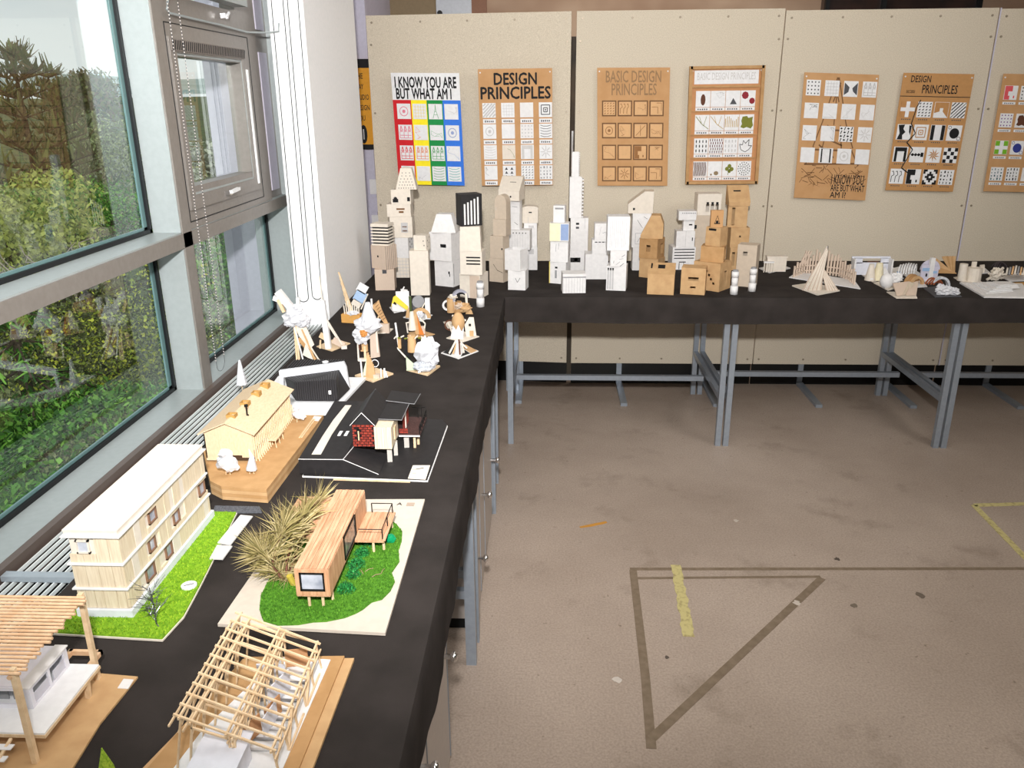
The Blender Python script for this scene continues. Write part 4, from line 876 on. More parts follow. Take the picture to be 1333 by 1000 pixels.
tower(384, [(CB, 'cardboard cube with two slots at the cloth edge', 888.5, 925.5, 350, CARD, dict(rot=-14, a=.8, h={'f': [(.3, .52, .72, .66), (.4, .24, .62, .31)]}))], G2)
tower(380, [(CB, 'large cardboard box with a row of punched squares at the foot of its tower', 907.5, 958.5, 344, CARD, dict(rot=-38, a=.85, h={'r': [(.4, .2, .62, .7)], 'f': [(.46, .66, .54, .74), (.56, .52, .64, .60), (.64, .38, .72, .46), (.74, .24, .82, .32)]})),
  (CB, 'low cardboard box with an open end, second up in its tower', 916, 952.5, 322, CARDD, dict(rot=-18, a=.8, h={'r': [(.1, .1, .9, .8)]})),
  (CB, 'cardboard box with a slot at its upper edge, third up in its tower', 924, 953.5, 297, CARD, dict(rot=-40, a=.9, mk=[('f', .2, .82, .7, .93, INK)])),
  (CB, 'small pale cardboard box with a triangular hole on top of its tower', 929.5, 946, 274, KRAFT, dict(a=.4, mk=[('f', .28, .2, .76, .26, INK), ('fl', .3, .22, .52, .7, INK), ('fl', .52, .7, .74, .22, INK), ('f', .42, .25, .62, .4, INK)]))], G2)
tower(352, [(CB, 'cardboard box with three upright slots at the foot of the tallest cardboard tower', 951, 978, 322.5, CARD, dict(h={'f': [(.1, .2, .24, .8), (.32, .2, .46, .8), (.54, .2, .68, .8)]}, mk=[])),
  (CB, 'cardboard box with a round hole in the tallest cardboard tower', 952, 976.5, 296.5, CARD, dict(h={'f': [(.45, .5, .55, .6)]})),
  (CB, 'cardboard box with an open door under the pitched cardboard roof', 949, 977, 268.5, CARD, dict(rot=-8, h={'f': [(.2, .1, .36, .92)]})),
  (CB, 'cardboard pitched roof with two slots crowning the tallest cardboard tower', 951, 978.5, 243, CARD, dict(shape='wedge', wall=.18, flat=.2, slope=[(.3, .3, .7, .38), (.25, .62, .6, .70)]))], G2)
tower(374, [(PB, 'tall grey tan box with one small window at the right end of the towers', 963, 995, 320, TAN, dict(rot=-24, a=.85, h={'f': [(.3, .74, .52, .84)]}))], G1)
def canister(u, v, r, h, label):
    c = Z(u, v, T); t = thing('canister', label, 'canister', (c.x, c.y, T), 'small white canisters')
    M = lambda a, b, ra, rb=None: MB().cyl((c.x, c.y, T+h*a), (c.x, c.y, T+h*b), ra, 16, rb)
    M(0, .34, r).build('base_sleeve', WHITE, t, True); M(.34, .70, r*.82).build('body', WHITE, t, True); M(.70, .93, r*.95).build('cap', WHITE, t, True)
    M(.93, 1, r*.7).build('lid', PENCIL, t)
canister(625.5, 399, .018, .115, 'white canister standing in front of the black topped tower')
canister(955, 383, .018, .115, 'white canister in front of the large cardboard box')
canister(978.5, 379, .018, .115, 'white canister in front of the tall grey tan box')
# ================================================================== LARGE HOUSE MODELS ON THE LEFT BENCH
TZ = T+.0015
def P2(l, z=T): return [tuple(Z(u, v, z)[:2]) for u, v in l]
def blades(name, poly, z, n, hgt, ms, parent, seed=1, wd=.0011):
    rd = random.Random(seed); xs = [p[0] for p in poly]; ys = [p[1] for p in poly]; g = MB()
    def inside(x, y):
        c = False; j = len(poly)-1
        for i in range(len(poly)):
            xi, yi = poly[i]; xj, yj = poly[j]
            if (yi > y) != (yj > y) and x < (xj-xi)*(y-yi)/(yj-yi)+xi: c = not c
            j = i
        return c
    k = 0
    while k < n:
        x, y = rd.uniform(min(xs), max(xs)), rd.uniform(min(ys), max(ys))
        if not inside(x, y): continue
        a = rd.uniform(0, 6.28); h = hgt*rd.uniform(.5, 1.2); dx, dy = cos(a)*wd, sin(a)*wd; lx, ly = rd.uniform(-h, h)*.7, rd.uniform(-h, h)*.7
        g.cur = rd.randrange(len(ms)); g.add([(x-dx, y-dy, z), (x+dx, y+dy, z), (x+lx, y+ly, z+h)], [(0, 1, 2)]); k += 1
    return g.build(name, ms, parent, stuff=True)
# ---- grassy three storey house
t = thing('house_model', 'cream three storey house model with flat roof standing on a bright green lawn', 'house model', (-.76, 1.38, TZ))
pl = [(-.862, 1.158), (-.657, 1.146), tuple(Z(240, 806, T)[:2]), tuple(Z(262, 765, T)[:2]), tuple(Z(309, 670, T)[:2]), (-.855, 1.605)]
MB().slab(pl, TZ, TZ+.003).build('base_board', CREAM, t)
MB().slab([(a*.985-.0115, b*.99+.014) for a, b in pl], TZ+.003, TZ+.006).build('lawn', GRASS, t)
blades('grass_blades', [(a*.985-.0115, b*.99+.014) for a, b in pl], TZ+.006, 9000, .0035, [GRASS, mat('lime_grass', s(164, 192, 48), .8), mat('olive_grass', s(106, 146, 30), .8)], t)  # three blade tones mixed at random
Z0 = .772
MB().box(-.838, -.736, 1.204, 1.580, TZ+.006, Z0).build('plinth', mat('pale_plinth', s(222, 226, 232), .6), t)
x0, x1, y0, y1 = -.833, -.741, 1.210, 1.575
MB().box(x0+.003, x1-.003, y0+.003, y1-.003, Z0, .918).build('core', CREAM, t)
LEV = [Z0, .815, .865, .917]
GLZ = mat('model_glazing', s(140, 146, 160), .15, spec=.8, scale=30, col2=s(196, 200, 210))
def win_y(u, v):
    q = X(u, v, x1); return q.y, q.z
rw = [(196.5, 657, .030, .026), (230.7, 675, .026, .028), (198.6, 707, .026, .028), (263.8, 640, .030, .030), (197.8, 750, .034, .030), (221.6, 722, .028, .030)]
rwin = []
for u, v, dy_, dz in rw:
    yy, zz = win_y(u, v)
    lv = max(i for i in range(3) if zz > LEV[i]); zc = (LEV[lv]+LEV[lv+1])/2
    rwin.append((lv, yy, dy_, dz, zc))
rd = random.Random(3)
for lv in range(3):
    a, b = LEV[lv]+.001, LEV[lv+1]-.003; y = y0
    while y < y1-.005:
        wdt = min(rd.choice([.016, .022, .03]), y1-y)
        hit = [w_ for w_ in rwin if w_[0] == lv and w_[1]-w_[2]/2 < y+wdt and w_[1]+w_[2]/2 > y]
        segs = [(a, b)] if not hit else [(a, hit[0][4]-hit[0][3]/2), (hit[0][4]+hit[0][3]/2, b)]
        for c, d in segs:
            MB().box(x1-.003, x1+rd.uniform(0, .0012), y+.0004, y+wdt-.0004, c, d).build('wall_panel', BALSAV if rd.random() < .7 else CREAM, t)
        y += wdt
    x = x0
    while x < x1-.003:
        wdt = min(rd.choice([.016, .024]), x1-x)
        if lv == 2 and x < -.800 < x+wdt+.02: MB().box(x+.0004, x+wdt-.0004, y0, y0+.003, a, .882).build('wall_panel', BALSAV, t)
        else: MB().box(x+.0004, x+wdt-.0004, y0-rd.uniform(0, .001), y0+.003, a, b).build('wall_panel', BALSAV, t)
        x += wdt
    if lv: MB().box(x0-.005, x1+.004, y0-.005, y1+.002, LEV[lv]-.0025, LEV[lv]+.0005).build('floor_ledge', WHITE, t)
for lv, yy, dy_, dz, zc in rwin:
    f = MB(); a, b, c, d = yy-dy_/2, yy+dy_/2, zc-dz/2, zc+dz/2
    for q in ((a, a+.003, c, d), (b-.003, b, c, d), (a, b, c, c+.003), (a, b, d-.003, d)): f.box(x1-.004, x1+.0008, *q)
    f = f.build('window_frame', mat('brown_frame', s(128, 96, 76), .6), t)
    MB().box(x1-.0035, x1-.0025, a+.003, b-.003, c+.003, d-.003).build('pane', GLZ, f)
f = MB()
for q in ((-.818, -.815, .884, .910), (-.797, -.794, .884, .910), (-.818, -.794, .884, .887), (-.818, -.794, .907, .910)): f.box(q[0], q[1], y0-.0015, y0+.003, q[2], q[3])
f = f.build('window_frame', CREAM, t); MB().box(-.815, -.797, y0+.001, y0+.002, .887, .907).build('pane', GLZ, f)
MB().box(x0-.007, x1+.006, y0-.006, y1+.007, .9175, .9195).build('roof_plate', WHITE, t)
MB().box(x0-.002, x1+.001, y0-.001, y1+.001, .9195, .928).build('parapet', CREAM, t)
MB().box(x0-.003, x1+.002, y0-.002, y1+.002, .928, .931).build('roof_lid', CREAM, t)
c0 = Z(194.6, 613.6, .931); MB().cyl((c0.x, c0.y, .931), (c0.x, c0.y, .934), .019, 20).build('round_skylight', mat('skylight_foil', s(216, 222, 226), .25, spec=.7), t)
c0 = Z(246, 762, TZ+.008); MB().cyl((c0.x, c0.y, TZ+.004), (c0.x, c0.y, TZ+.009), .0145, 20).build('round_label', WHITE, t)
MB().beam((c0.x-.008, c0.y-.004, TZ+.0095), (c0.x+.008, c0.y+.004, TZ+.0095), .0012, .0006).build('label_mark', INK, t)
for pts in ([(283, 706), (313, 670), (329, 671.6), (300, 709)], [(272.6, 726.8), (282.5, 709), (302.5, 710.5), (290, 727.5)]):
    MB().slab(P2(pts, TZ+.009), TZ+.006, TZ+.0085).build('path_card', mat('grey_path_card', s(208, 206, 204), .7), t)
# wire tree
wt = empty_part('wire_tree', t) if False else None
c0 = Z(204, 815, TZ+.006); top = Y(194, 765, c0.y); g = MB(); rd = random.Random(11)
g.tube([(c0.x+.004, c0.y-.001, TZ+.005), (c0.x, c0.y, TZ+.012), ((c0.x+top.x)/2+.002, c0.y, (TZ+top.z)/2), top], .0016, 5, .0008)
for k in range(26):
    f_ = rd.uniform(.12, 1); p = Vector((c0.x, c0.y, TZ+.006)).lerp(top, f_); a = rd.uniform(0, 6.28); l_ = rd.uniform(.012, .028)
    q = p+Vector((cos(a)*l_, sin(a)*l_, rd.uniform(-.002, .022))); g.tube([p, (p+q)/2+Vector((0, 0, .003)), q], .0007, 4, .0004)
    for j in range(3): r_ = q+Vector((rd.uniform(-.012, .012), rd.uniform(-.012, .012), rd.uniform(-.004, .010))); g.tube([(p+q)/2, r_], .0004, 3)
g.build('wire_tree', mat('twisted_wire', s(150, 150, 160), .3, metal=.7, scale=300, col2=s(40, 40, 44)), t, stuff=True)
# slate strip
tag(MB().slab(P2([(280, 660), (338, 661), (341, 669), (277, 670)]), TZ, TZ+.002).build('slate_sheet', mat('dark_slate', s(98, 100, 106), .8, scale=300, col2=s(70, 72, 78))), 'narrow dark grey speckled sheet between the lawn model and the birch longhouse model', 'sheet')
# ---- cedar cabin
t = thing('house_model', 'cedar cabin model on stilts with a pine twig tree and round lawn', 'house model', (-.42, 1.43, TZ))
MB().slab([(-.578, 1.191), (-.277, 1.175), (-.280, 1.672), (-.560, 1.662)], TZ, TZ+.006).build('base_board', mat('grey_base_board', s(206, 194, 180), .7), t)
MB().slab([(-.574, 1.195), (-.281, 1.179), (-.284, 1.668), (-.556, 1.658)], TZ-.001, TZ+.0005).build('base_underlay', PINE, t)
gp = [(250, 720), (243, 760), (240, 800), (250, 835), (262, 862), (340, 885), (450, 882), (530, 868), (600, 865), (700, 845), (760, 822), (800, 800), (850, 760), (905, 745), (950, 700), (975, 650), (958, 600), (1000, 540), (995, 480), (1012, 430), (1015, 380), (985, 340), (950, 318), (830, 290), (640, 300), (400, 400), (290, 640)]
lawn = P2([(280+a*.24, 600+b*.24) for a, b in gp], TZ+.01)
MB().slab(lawn, TZ+.006, TZ+.0085).build('lawn', GRASS2, t)
blades('grass_blades', lawn, TZ+.0085, 9000, .004, [GRASS2, mat('mid_grass', s(98, 152, 40), .8), mat('dark_grass', s(60, 108, 24), .8)], t, 5)
cx0, cx1, cy0, cy1, cz0, cz1 = -.448, -.387, 1.240, 1.545, .784, .843
MB().box(cx0+.003, cx1-.003, cy0+.004, cy1-.003, cz0+.002, cz1-.003).build('cabin_core', CREAM, t)
MB().box(cx0, cx1, cy0, cy1, cz0, cz0+.003).build('floor_deck', CEDAR, t)
n = 9
for k in range(n): MB().box(cx0+(cx1-cx0)*k/n+.0003, cx0+(cx1-cx0)*(k+1)/n-.0003, cy0-.001, cy1+.001, cz1-.003, cz1+.0004*(k % 2)).build('roof_board', CEDAR, t)
wy0, wy1 = 1.355, 1.452
y = cy0
while y < cy1-.001:
    b = min(y+.011, cy1)
    if not (wy0 < (y+b)/2 < wy1): MB().box(cx1-.003, cx1+.0006, y+.0003, b-.0003, cz0+.003, cz1-.003).build('side_board', CEDARV, t)
    MB().box(cx0-.0006, cx0+.003, y+.0003, b-.0003, cz0+.003, cz1-.003).build('side_board', CEDARV, t); y = b
for b in ((cx0, cx0+.008, cz0+.003, cz1-.003), (cx1-.008, cx1, cz0+.003, cz1-.003), (cx0+.008, cx1-.008, cz0+.003, cz0+.012), (cx0+.008, cx1-.008, cz1-.009, cz1-.003)): MB().box(b[0], b[1], cy0-.001, cy0+.004, b[2], b[3]).build('front_board', CEDARV, t)
f = ring_f = MB()
for b in ((cx0+.008, cx0+.011, cz0+.012, cz1-.009), (cx1-.011, cx1-.008, cz0+.012, cz1-.009), (cx0+.008, cx1-.008, cz0+.012, cz0+.015), (cx0+.008, cx1-.008, cz1-.012, cz1-.009)): f.box(b[0], b[1], cy0-.002, cy0+.004, b[2], b[3])
f = f.build('window_frame', BLACKM, t); MB().box(cx0+.011, cx1-.011, cy0+.001, cy0+.003, cz0+.015, cz1-.012).build('pane', GLZ, f)
f = MB()
for b in ((wy0, wy0+.004, cz0+.004, cz1-.006), (wy1-.004, wy1, cz0+.004, cz1-.006), (wy0, wy1, cz0+.004, cz0+.007), (wy0, wy1, cz1-.009, cz1-.006)): f.box(cx1-.003, cx1+.001, *b)
f = f.build('window_frame', BLACKM, t); MB().box(cx1-.003, cx1-.001, wy0+.004, wy1-.004, cz0+.007, cz1-.009).build('pane', mat('dim_pane', s(110, 100, 92), .12, spec=.8, scale=60, col2=s(160, 150, 140)), f)
for x, y in ((-.429, 1.2475), (-.404, 1.2485), (-.392, 1.268), (-.44, 1.53), (-.40, 1.53)): MB().cyl((x, y, TZ+.006), (x, y, cz0), .0028, 8).build('stilt', PINE, t)
MB().box(-.525, cx0-.0005, 1.430, 1.540, .790, .826).build('side_wing', CEDARV, t)
for k in range(8): MB().box(-.527, cx0-.0005, 1.430+.0138*k, 1.443+.0138*k, .826, .829).build('roof_board', CEDAR, t)
dk = (-.3865, -.327, 1.432, 1.548)
for k in range(9): MB().box(dk[0]+.007*k, dk[0]+.007*k+.0066, dk[2], dk[3], .787, .790+.0004*(k % 2)).build('deck_board', CEDAR, t)
MB().box(dk[0], dk[1], dk[2], dk[3], .783, .787).build('deck_frame', CEDARV, t)
for x, y in ((-.350, 1.436), (-.331, 1.445), (-.331, 1.535)): MB().cyl((x, y, TZ+.006), (x, y, .783), .0028, 8).build('stilt', PINE, t)
rl = [(-.378, 1.434), (-.330, 1.434), (-.330, 1.488), (-.330, 1.545), (-.374, 1.545)]
for x, y in rl[1:]: MB().box(x-.001, x+.001, y-.001, y+.001, .790, .812).build('railing_post', BLACKM, t)
MB().tube([(x, y, .812) for x, y in rl], .0011, 5).build('railing', BLACKM, t)
for u, v, r, k in ((479, 708, .018, 1), (471, 722, .016, 2), (464, 737, .019, 3), (450, 769, .018, 4), (460, 750, .015, 5)):
    c0 = Z(u, v, TZ+.008); g = MB(); rd = random.Random(k)
    for j in range(700):
        d_ = Vector((rd.gauss(0, 1), rd.gauss(0, 1), abs(rd.gauss(0, 1)))).normalized()*r*rd.uniform(.6, 1); p = Vector((c0.x, c0.y, TZ+.006))+d_
        a = Vector((rd.uniform(-1, 1), rd.uniform(-1, 1), rd.uniform(-1, 1)))*.0035; b = Vector((rd.uniform(-1, 1), rd.uniform(-1, 1), rd.uniform(-1, 1)))*.0035
        g.cur = rd.randrange(2); g.add([p, p+a, p+b], [(0, 1, 2)])
    g.build('bush', [BUSH, mat('bush_light', s(50, 150, 70), .6)], t, stuff=True)
c0 = Z(508.6, 705, TZ+.008); MB().ball((c0.x, c0.y, TZ+.015), .011, .011, .010, .12, 9, 6).build('green_bead', mat('green_plastic', s(16, 140, 92), .3), t)
rd = random.Random(8)
for k in range(5):
    c0 = Z(462+k*9, 752-k*2+rd.uniform(-6, 4), TZ+.01); g = MB()
    a = rd.uniform(0, 3); g.tube([(c0.x-.008*cos(a), c0.y-.008*sin(a), TZ+.0105), (c0.x, c0.y, TZ+.013), (c0.x+.010*cos(a), c0.y+.01*sin(a), TZ+.011)], .0008, 4); g.build('twig', mat('dry_twig', s(150, 132, 100), .7), t)
c0 = Z(383, 762, TZ+.006); MB().cyl((c0.x, c0.y, TZ+.006), (c0.x-.006, c0.y-.004, TZ+.030), .006, 8).build('yellow_stub', mat('yellow_stub', s(190, 172, 70), .6), t)
# pine twig
NEED = [mat('pale_needle', s(176, 160, 108), .6), mat('olive_needle', s(140, 130, 80), .6), mat('straw_needle', s(200, 184, 138), .6)]
base = Z(373, 756, TZ+.007); rd = random.Random(21)
br = [[base, base+Vector((-.010, -.004, .012)), base+Vector((-.024, .0, .035)), base+Vector((-.045, .005, .060))],
      [base, base+Vector((-.003, .02, .03)), base+Vector((0, .06, .06)), base+Vector((.012, .11, .085))],
      [base+Vector((-.024, 0, .035)), base+Vector((-.02, .03, .065)), base+Vector((-.01, .05, .09))],
      [base, base+Vector((.004, .05, .02)), base+Vector((.0, .12, .05)), base+Vector((.02, .19, .075))],
      [base+Vector((-.01, 0, .012)), base+Vector((-.05, .05, .04))]]
g = MB()
for b in br: g.tube(b, .0032, 6, .0018)
tw = g.build('pine_branch', mat('pine_bark', s(120, 78, 60), .8, scale=400, col2=s(80, 50, 40)), t)
g = MB()
for bi, b in enumerate(br):
    tip = b[-1]; ax = (b[-1]-b[-2]).normalized()
    for k in range(250 if bi != 3 else 150):
        f_ = rd.random(); o = b[-2].lerp(tip, rd.uniform(.1, 1)) if rd.random() < .8 else b[0].lerp(b[-2], rd.random())
        d_ = (ax*rd.uniform(.2, 1.5)+Vector((rd.gauss(0, .62), rd.gauss(0, .62), rd.gauss(.1, .5)))).normalized()
        if d_.z < -.3: d_.z *= .3
        l_ = rd.uniform(.035, .075); q = o+d_*l_
        if q.z < TZ+.008: q.z = TZ+.008
        mid = (o+q)/2+Vector((0, 0, .003)); g.cur = rd.randrange(3)
        sd = d_.cross(Vector((0, 0, 1))).normalized()*.00045
        g.add([o-sd, o+sd, mid+sd, q, mid-sd], [(0, 1, 2, 3, 4)])
for k in range(120):
    a = rd.uniform(0, 6.28); l_ = rd.uniform(.02, .05); o = base+Vector((rd.uniform(-.01, .01), rd.uniform(-.01, .01), .006)); q = o+Vector((cos(a)*l_, sin(a)*l_, rd.uniform(-.004, .02)))
    if q.z < TZ+.008: q.z = TZ+.008
    sd = Vector((-sin(a), cos(a), 0))*.0005; g.cur = rd.randrange(3); g.add([o-sd, o+sd, q], [(0, 1, 2)])
g.build('pine_needles', NEED, t, stuff=True)
text('A', 'small_print', INK, t, (-.340, 1.640, TZ+.0066), (1, 0, 0), (0, 1, 0), (0, 0, 0), .012, .012)
for k in range(3): MB().box(-.318, -.300, 1.638+.006*k, 1.640+.006*k, TZ+.0058, TZ+.0064).build('caption_line', BRN, t)
# ---- birch longhouse
t = thing('house_model', 'birch ply longhouse model with pitched roof on a thick cardboard base', 'house model', (-.77, 1.9, TZ))
bp = [(-.641, 1.654), (-.752, 1.668), (-.79, 1.697), (-.872, 1.86), (-.872, 2.119), (-.631, 2.117)]
for k in range(4): MB().slab(bp, TZ+.0086*k, TZ+.0086*k+.0082).build('base_layer', [CARD, CARDD][k % 2], t)
bz = TZ+.0345
HX0, HX1, HY0, HY1 = -.838, -.718, 1.800, 2.105
fl = .800
MB().box(HX0+.004, HX1-.018, HY0+.006, HY1-.006, bz+.002, .856).build('inner_core', mat('dark_interior', s(70, 50, 34), .9), t)
g = MB().extr([(HX0, bz+.004), (HX0+.035, bz+.004), (HX0+.035, bz+.018), (HX1-.03, bz+.018), (HX1-.03, bz+.012), (HX1, bz+.012), (HX1, .862), ((HX0+HX1)/2-.0, .888), (HX0, .862)], (0, HY0, 0), (1, 0, 0), (0, 0, 1), (0, .004, 0)).build('gable_wall', BIRCH, t)
MB().extr([(HX0, bz+.010), (HX1, bz+.010), (HX1, .862), ((HX0+HX1)/2, .888), (HX0, .862)], (0, HY1-.004, 0), (1, 0, 0), (0, 0, 1), (0, .004, 0)).build('gable_wall', BIRCH, t)
MB().box(HX0, HX0+.003, HY0, HY1, bz+.01, .86).build('side_wall', BIRCH, t)
y = HY0+.003; k = 0
while y < HY1-.008:
    zb = .824 if .08 < (y-HY0) < .24 else .818
    MB().box(HX1-.002, HX1+.001, y, y+.0095, zb, .860).build('wall_board', BALSAV, t)
    MB().box(HX1, HX1+.003, y+.003, y+.006, bz, .860).build('post', PINE, t)
    MB().beam((HX1+.010, y+.004, bz), (HX1+.003, y+.011, .822), .0022).build('prop', PINE, t)
    y += .0125; k += 1
xm = (HX0+HX1)/2; ov = .010
MB().quad((xm, HY0-ov, .891), (HX1+ov, HY0-ov, .861), (HX1+ov, HY1+ov, .861), (xm, HY1+ov, .891), .0025).build('roof_slope', BIRCH, t)
MB().quad((HX0-ov, HY0-ov, .861), (xm, HY0-ov, .891), (xm, HY1+ov, .891), (HX0-ov, HY1+ov, .861), .0025).build('roof_slope', BIRCH, t)
MB().beam((HX1+.004, HY0, .8585), (HX1+.004, HY1+.006, .8585), .004, .003).build('gutter', BLACKC, t)
for u, v in ((275, 362), (378, 268), (463, 192), (530, 130)):
    c0 = Z(255+u/5.88, 480+v/5.88, .892); g = MB(); r = .010
    for a, b in ((-1, 0), (1, 0)): g.box(c0.x+a*r-.001, c0.x+a*r+.001, c0.y-r, c0.y+r, .884, .898)
    for b in (-1, 1): g.box(c0.x-r, c0.x+r, c0.y+b*r-.001, c0.y+b*r+.001, .884, .898)
    g = g.build('roof_light', mat('roof_light_ply', s(176, 136, 76), .6), t)
c0 = Z(255+392/5.88, 480+350/5.88, .884); MB().cyl((c0.x, c0.y, .876), (c0.x, c0.y, .908), .0022, 8).build('chimney', BLACKM, t)
q_ = MB().cyl((c0.x, c0.y, .905), (c0.x, c0.y, .910), .005, 8).build('chimney_cap', BLACKM, t); MB().cyl((c0.x, c0.y, .878), (c0.x, c0.y, .883), .0045, 8).build('chimney_foot', BLACKM, t)
MB().slab([(-.712, 1.885), (-.690, 1.885), (-.690, 1.95), (-.712, 1.95)], .806, .809).build('porch_table', BALSA, t)
for y in (1.889, 1.917, 1.945): MB().beam((-.692, y, bz), (-.694, y, .806), .002).build('table_leg', PINE, t)
for k in range(4): MB().slab(P2([(388+k*1.4, 570.5-k*.2), (405+k*1.6, 546), (406.2+k*1.6, 546), (389.2+k*1.4, 570.5-k*.2)], bz), bz, bz+.0016).build('jetty_strip', [CARD, PINE][k % 2], t)
MB().slab(P2([(405.5, 547.5), (409, 542), (418.5, 543), (414.5, 548.5)], bz), bz, bz+.001).build('white_tag', WHITE, t)
def paper_tree(u, v, r, h, seed, cone=False, z=None, sticks=2):
    z = bz if z is None else z; c0 = Z(u, v, z); 
    for k in range(sticks): MB().cyl((c0.x-.005+.010*k, c0.y, z), (c0.x-.003+.006*k, c0.y, z+h*.4), .0011, 6).build('tree_stem', PINE, t)
    g = MB()
    if cone: g.cyl((c0.x, c0.y, z+h*.2), (c0.x+.004, c0.y+.002, z+h*.75), r*.75, 7, r*.3); g.cyl((c0.x+.004, c0.y+.002, z+h*.7), (c0.x, c0.y, z+h*1.1), r*.32, 6, .001)
    else:
        g.ball((c0.x, c0.y, z+h*.45), r, r*.8, r*.7, .35, 9, 6, seed); g.ball((c0.x-r*.1, c0.y, z+h*.8), r*.7, r*.6, r*.6, .4, 8, 5, seed+1); g.ball((c0.x+r*.7, c0.y-r*.3, z+h*.35), r*.7, r*.4, r*.35, .4, 7, 5, seed+2)
    g.build('paper_tree', PAPER, t)
paper_tree(297, 618, .024, .064, 3); paper_tree(328, 617, .018, .058, 5, True); paper_tree(389, 550, .017, .05, 7, sticks=1); c_ = Z(322, 513, .80)
q__ = Z(322, 520, T); MB().cyl((q__.x-.012, q__.y, TZ), (q__.x-.012, q__.y, .86), .001, 6).build('tree_stem', PINE, t); MB().cyl((q__.x-.012, q__.y, .80), (q__.x-.010, q__.y, .878), .017, 7, .003).build('paper_tree', PAPER, t)
# ---- black and brick house
t = thing('house_model', 'black roofed brick house model on pillars over a black base', 'house model', (-.45, 1.97, TZ))
MB().slab([(-.598, 1.791), (-.289, 1.773), (-.282, 2.121), (-.300, 2.16), (-.626, 2.207)], TZ+.0035, TZ+.0065).build('base_board', BLACKC, t)
MB().slab([(-.600, 1.789), (-.287, 1.771), (-.280, 2.120), (-.300, 2.163), (-.628, 2.208)], TZ, TZ+.0035).build('foam_edge', WHITE, t)
MB().slab([(-.52, 1.776), (-.33, 1.768), (-.33, 1.774), (-.52, 1.782)], TZ-.0005, TZ+.0018).build('wood_slip', PINE, t)
pz = .797
def P3(u, v, z): return tuple(Z(u, v, z))
ft = [P3(392, 592.5, pz), P3(450, 592.5, pz)]; gr_ = Z(491, 622, TZ+.0065)
b0 = (-.598, 1.796, TZ+.0065)
g = MB().quad((ft[0][0], 1.80, pz-.002), (ft[1][0], 1.80, pz-.002), (ft[1][0]-.004, 2.20, pz-.002), (ft[0][0]-.012, 2.20, pz-.002), .002).build('upper_platform', BLACKC, t)
MB().extr([(ft[0][0], TZ+.0065), (gr_.x, TZ+.0065), (ft[1][0], pz-.0005), (ft[0][0], pz-.0005)], (0, 1.797, 0), (1, 0, 0), (0, 0, 1), (0, .003, 0)).build('front_wall', BLACKC, t)
MB().quad((ft[1][0], 1.80, pz-.001), (gr_.x, 1.80, TZ+.0065), (gr_.x, 2.12, TZ+.0065), (ft[1][0], 2.12, pz-.001), .0015).build('slope_sheet', BLACKC, t)
MB().beam((ft[0][0], 1.7965, pz+.0003), (ft[1][0], 1.7965, pz+.0003), .0012).build('white_edge', WHITE, t); MB().beam((ft[1][0], 1.7965, pz+.0003), (gr_.x, 1.7965, TZ+.007), .0012).build('white_edge', WHITE, t)
MB().beam((ft[1][0], 1.7965, pz+.0006), (-.486, 1.90, pz+.0006), .0012).build('white_edge', WHITE, t)
MB().slab(P2([(405.8, 591.8), (417.8, 591.8), (432, 566), (446, 545), (457.5, 528), (449.5, 528), (434, 547), (420, 568)], pz), pz, pz+.001).build('road_strip', CREAM, t)
for u in (439.5, 448): MB().slab(P2([(u-.5, 567.5), (u+3.5, 567.5), (u+7, 561.5), (u+3, 561.5)], pz), pz, pz+.001).build('stepping_tile', WHITE, t)
hx0, hx1, hy0, hz0, hz1 = -.486, -.431, 1.862, .802, .862
MB().box(hx0, hx1-.001, hy0+.002, 2.02, hz0, hz1).build('brick_house_body', MORTAR, t)
nrow = 9
bs = MB().box(hx0, hx0+.0094, hy0, hy0+.003, hz0+.002, hz0+.0073).build('brick', BRICKM, t)
for r_ in range(nrow):
    for c_ in range(6):
        x = hx0+.0008+c_*.0112-(.0056 if r_ % 2 else 0); a, b = max(hx0, x), min(hx1-.002, x+.0092)
        if b-a < .002 or (r_ == 0 and c_ == 0): continue
        if 3 <= r_ <= 7 and c_ in (1,) : continue
        MB().box(a, b, hy0-.0003*(c_ % 2), hy0+.003, hz0+.0022+.0066*r_, hz0+.0068+.0066*r_).build('brick', BRICKM, t)
MB().box(hx0+.012, hx0+.019, hy0-.0008, hy0+.002, hz0+.018, hz0+.050).build('slot_window', BLACKM, t); MB().box(hx0+.014, hx0+.017, hy0-.0015, hy0, hz0+.019, hz0+.044).build('slot_window_lining', BALSA, t)
MB().extr([(hx0, hz1), (hx1, hz1), ((hx0+hx1)/2, .893)], (0, hy0+.001, 0), (1, 0, 0), (0, 0, 1), (0, .16, 0)).build('gable_end', BLACKC, t)
xm = (hx0+hx1)/2
MB().quad((xm, hy0-.004, .895), (hx1+.004, hy0-.004, .861), (hx1+.004, 2.03, .861), (xm, 2.03, .895), .002).build('roof_slope', BLACKC, t)
MB().quad((hx0-.004, hy0-.004, .861), (xm, hy0-.004, .895), (xm, 2.03, .895), (hx0-.004, 2.03, .861), .002).build('roof_slope', BLACKC, t)
MB().beam((xm, hy0-.005, .8965), (hx1+.004, hy0-.005, .862), .0012).build('white_edge', WHITE, t); MB().beam((xm, hy0-.005, .8965), (hx0-.004, hy0-.005, .862), .0012).build('white_edge', WHITE, t)
MB().beam((xm, 2.03, .8965), (hx1+.004, 2.03, .862), .0010).build('white_edge', PENCIL, t); MB().beam((xm, hy0-.004, .8972), (xm, 2.03, .8972), .0008).build('white_edge', DGREY, t)
for k in range(7): MB().box(-.430+.0062*k, -.4242+.0062*k, 1.856, 1.860, .800, .859).build('wood_front_board', BALSAV, t)
MB().box(-.430, -.387, 1.860, 1.945, .801, .858).build('timber_box', BALSAV, t)
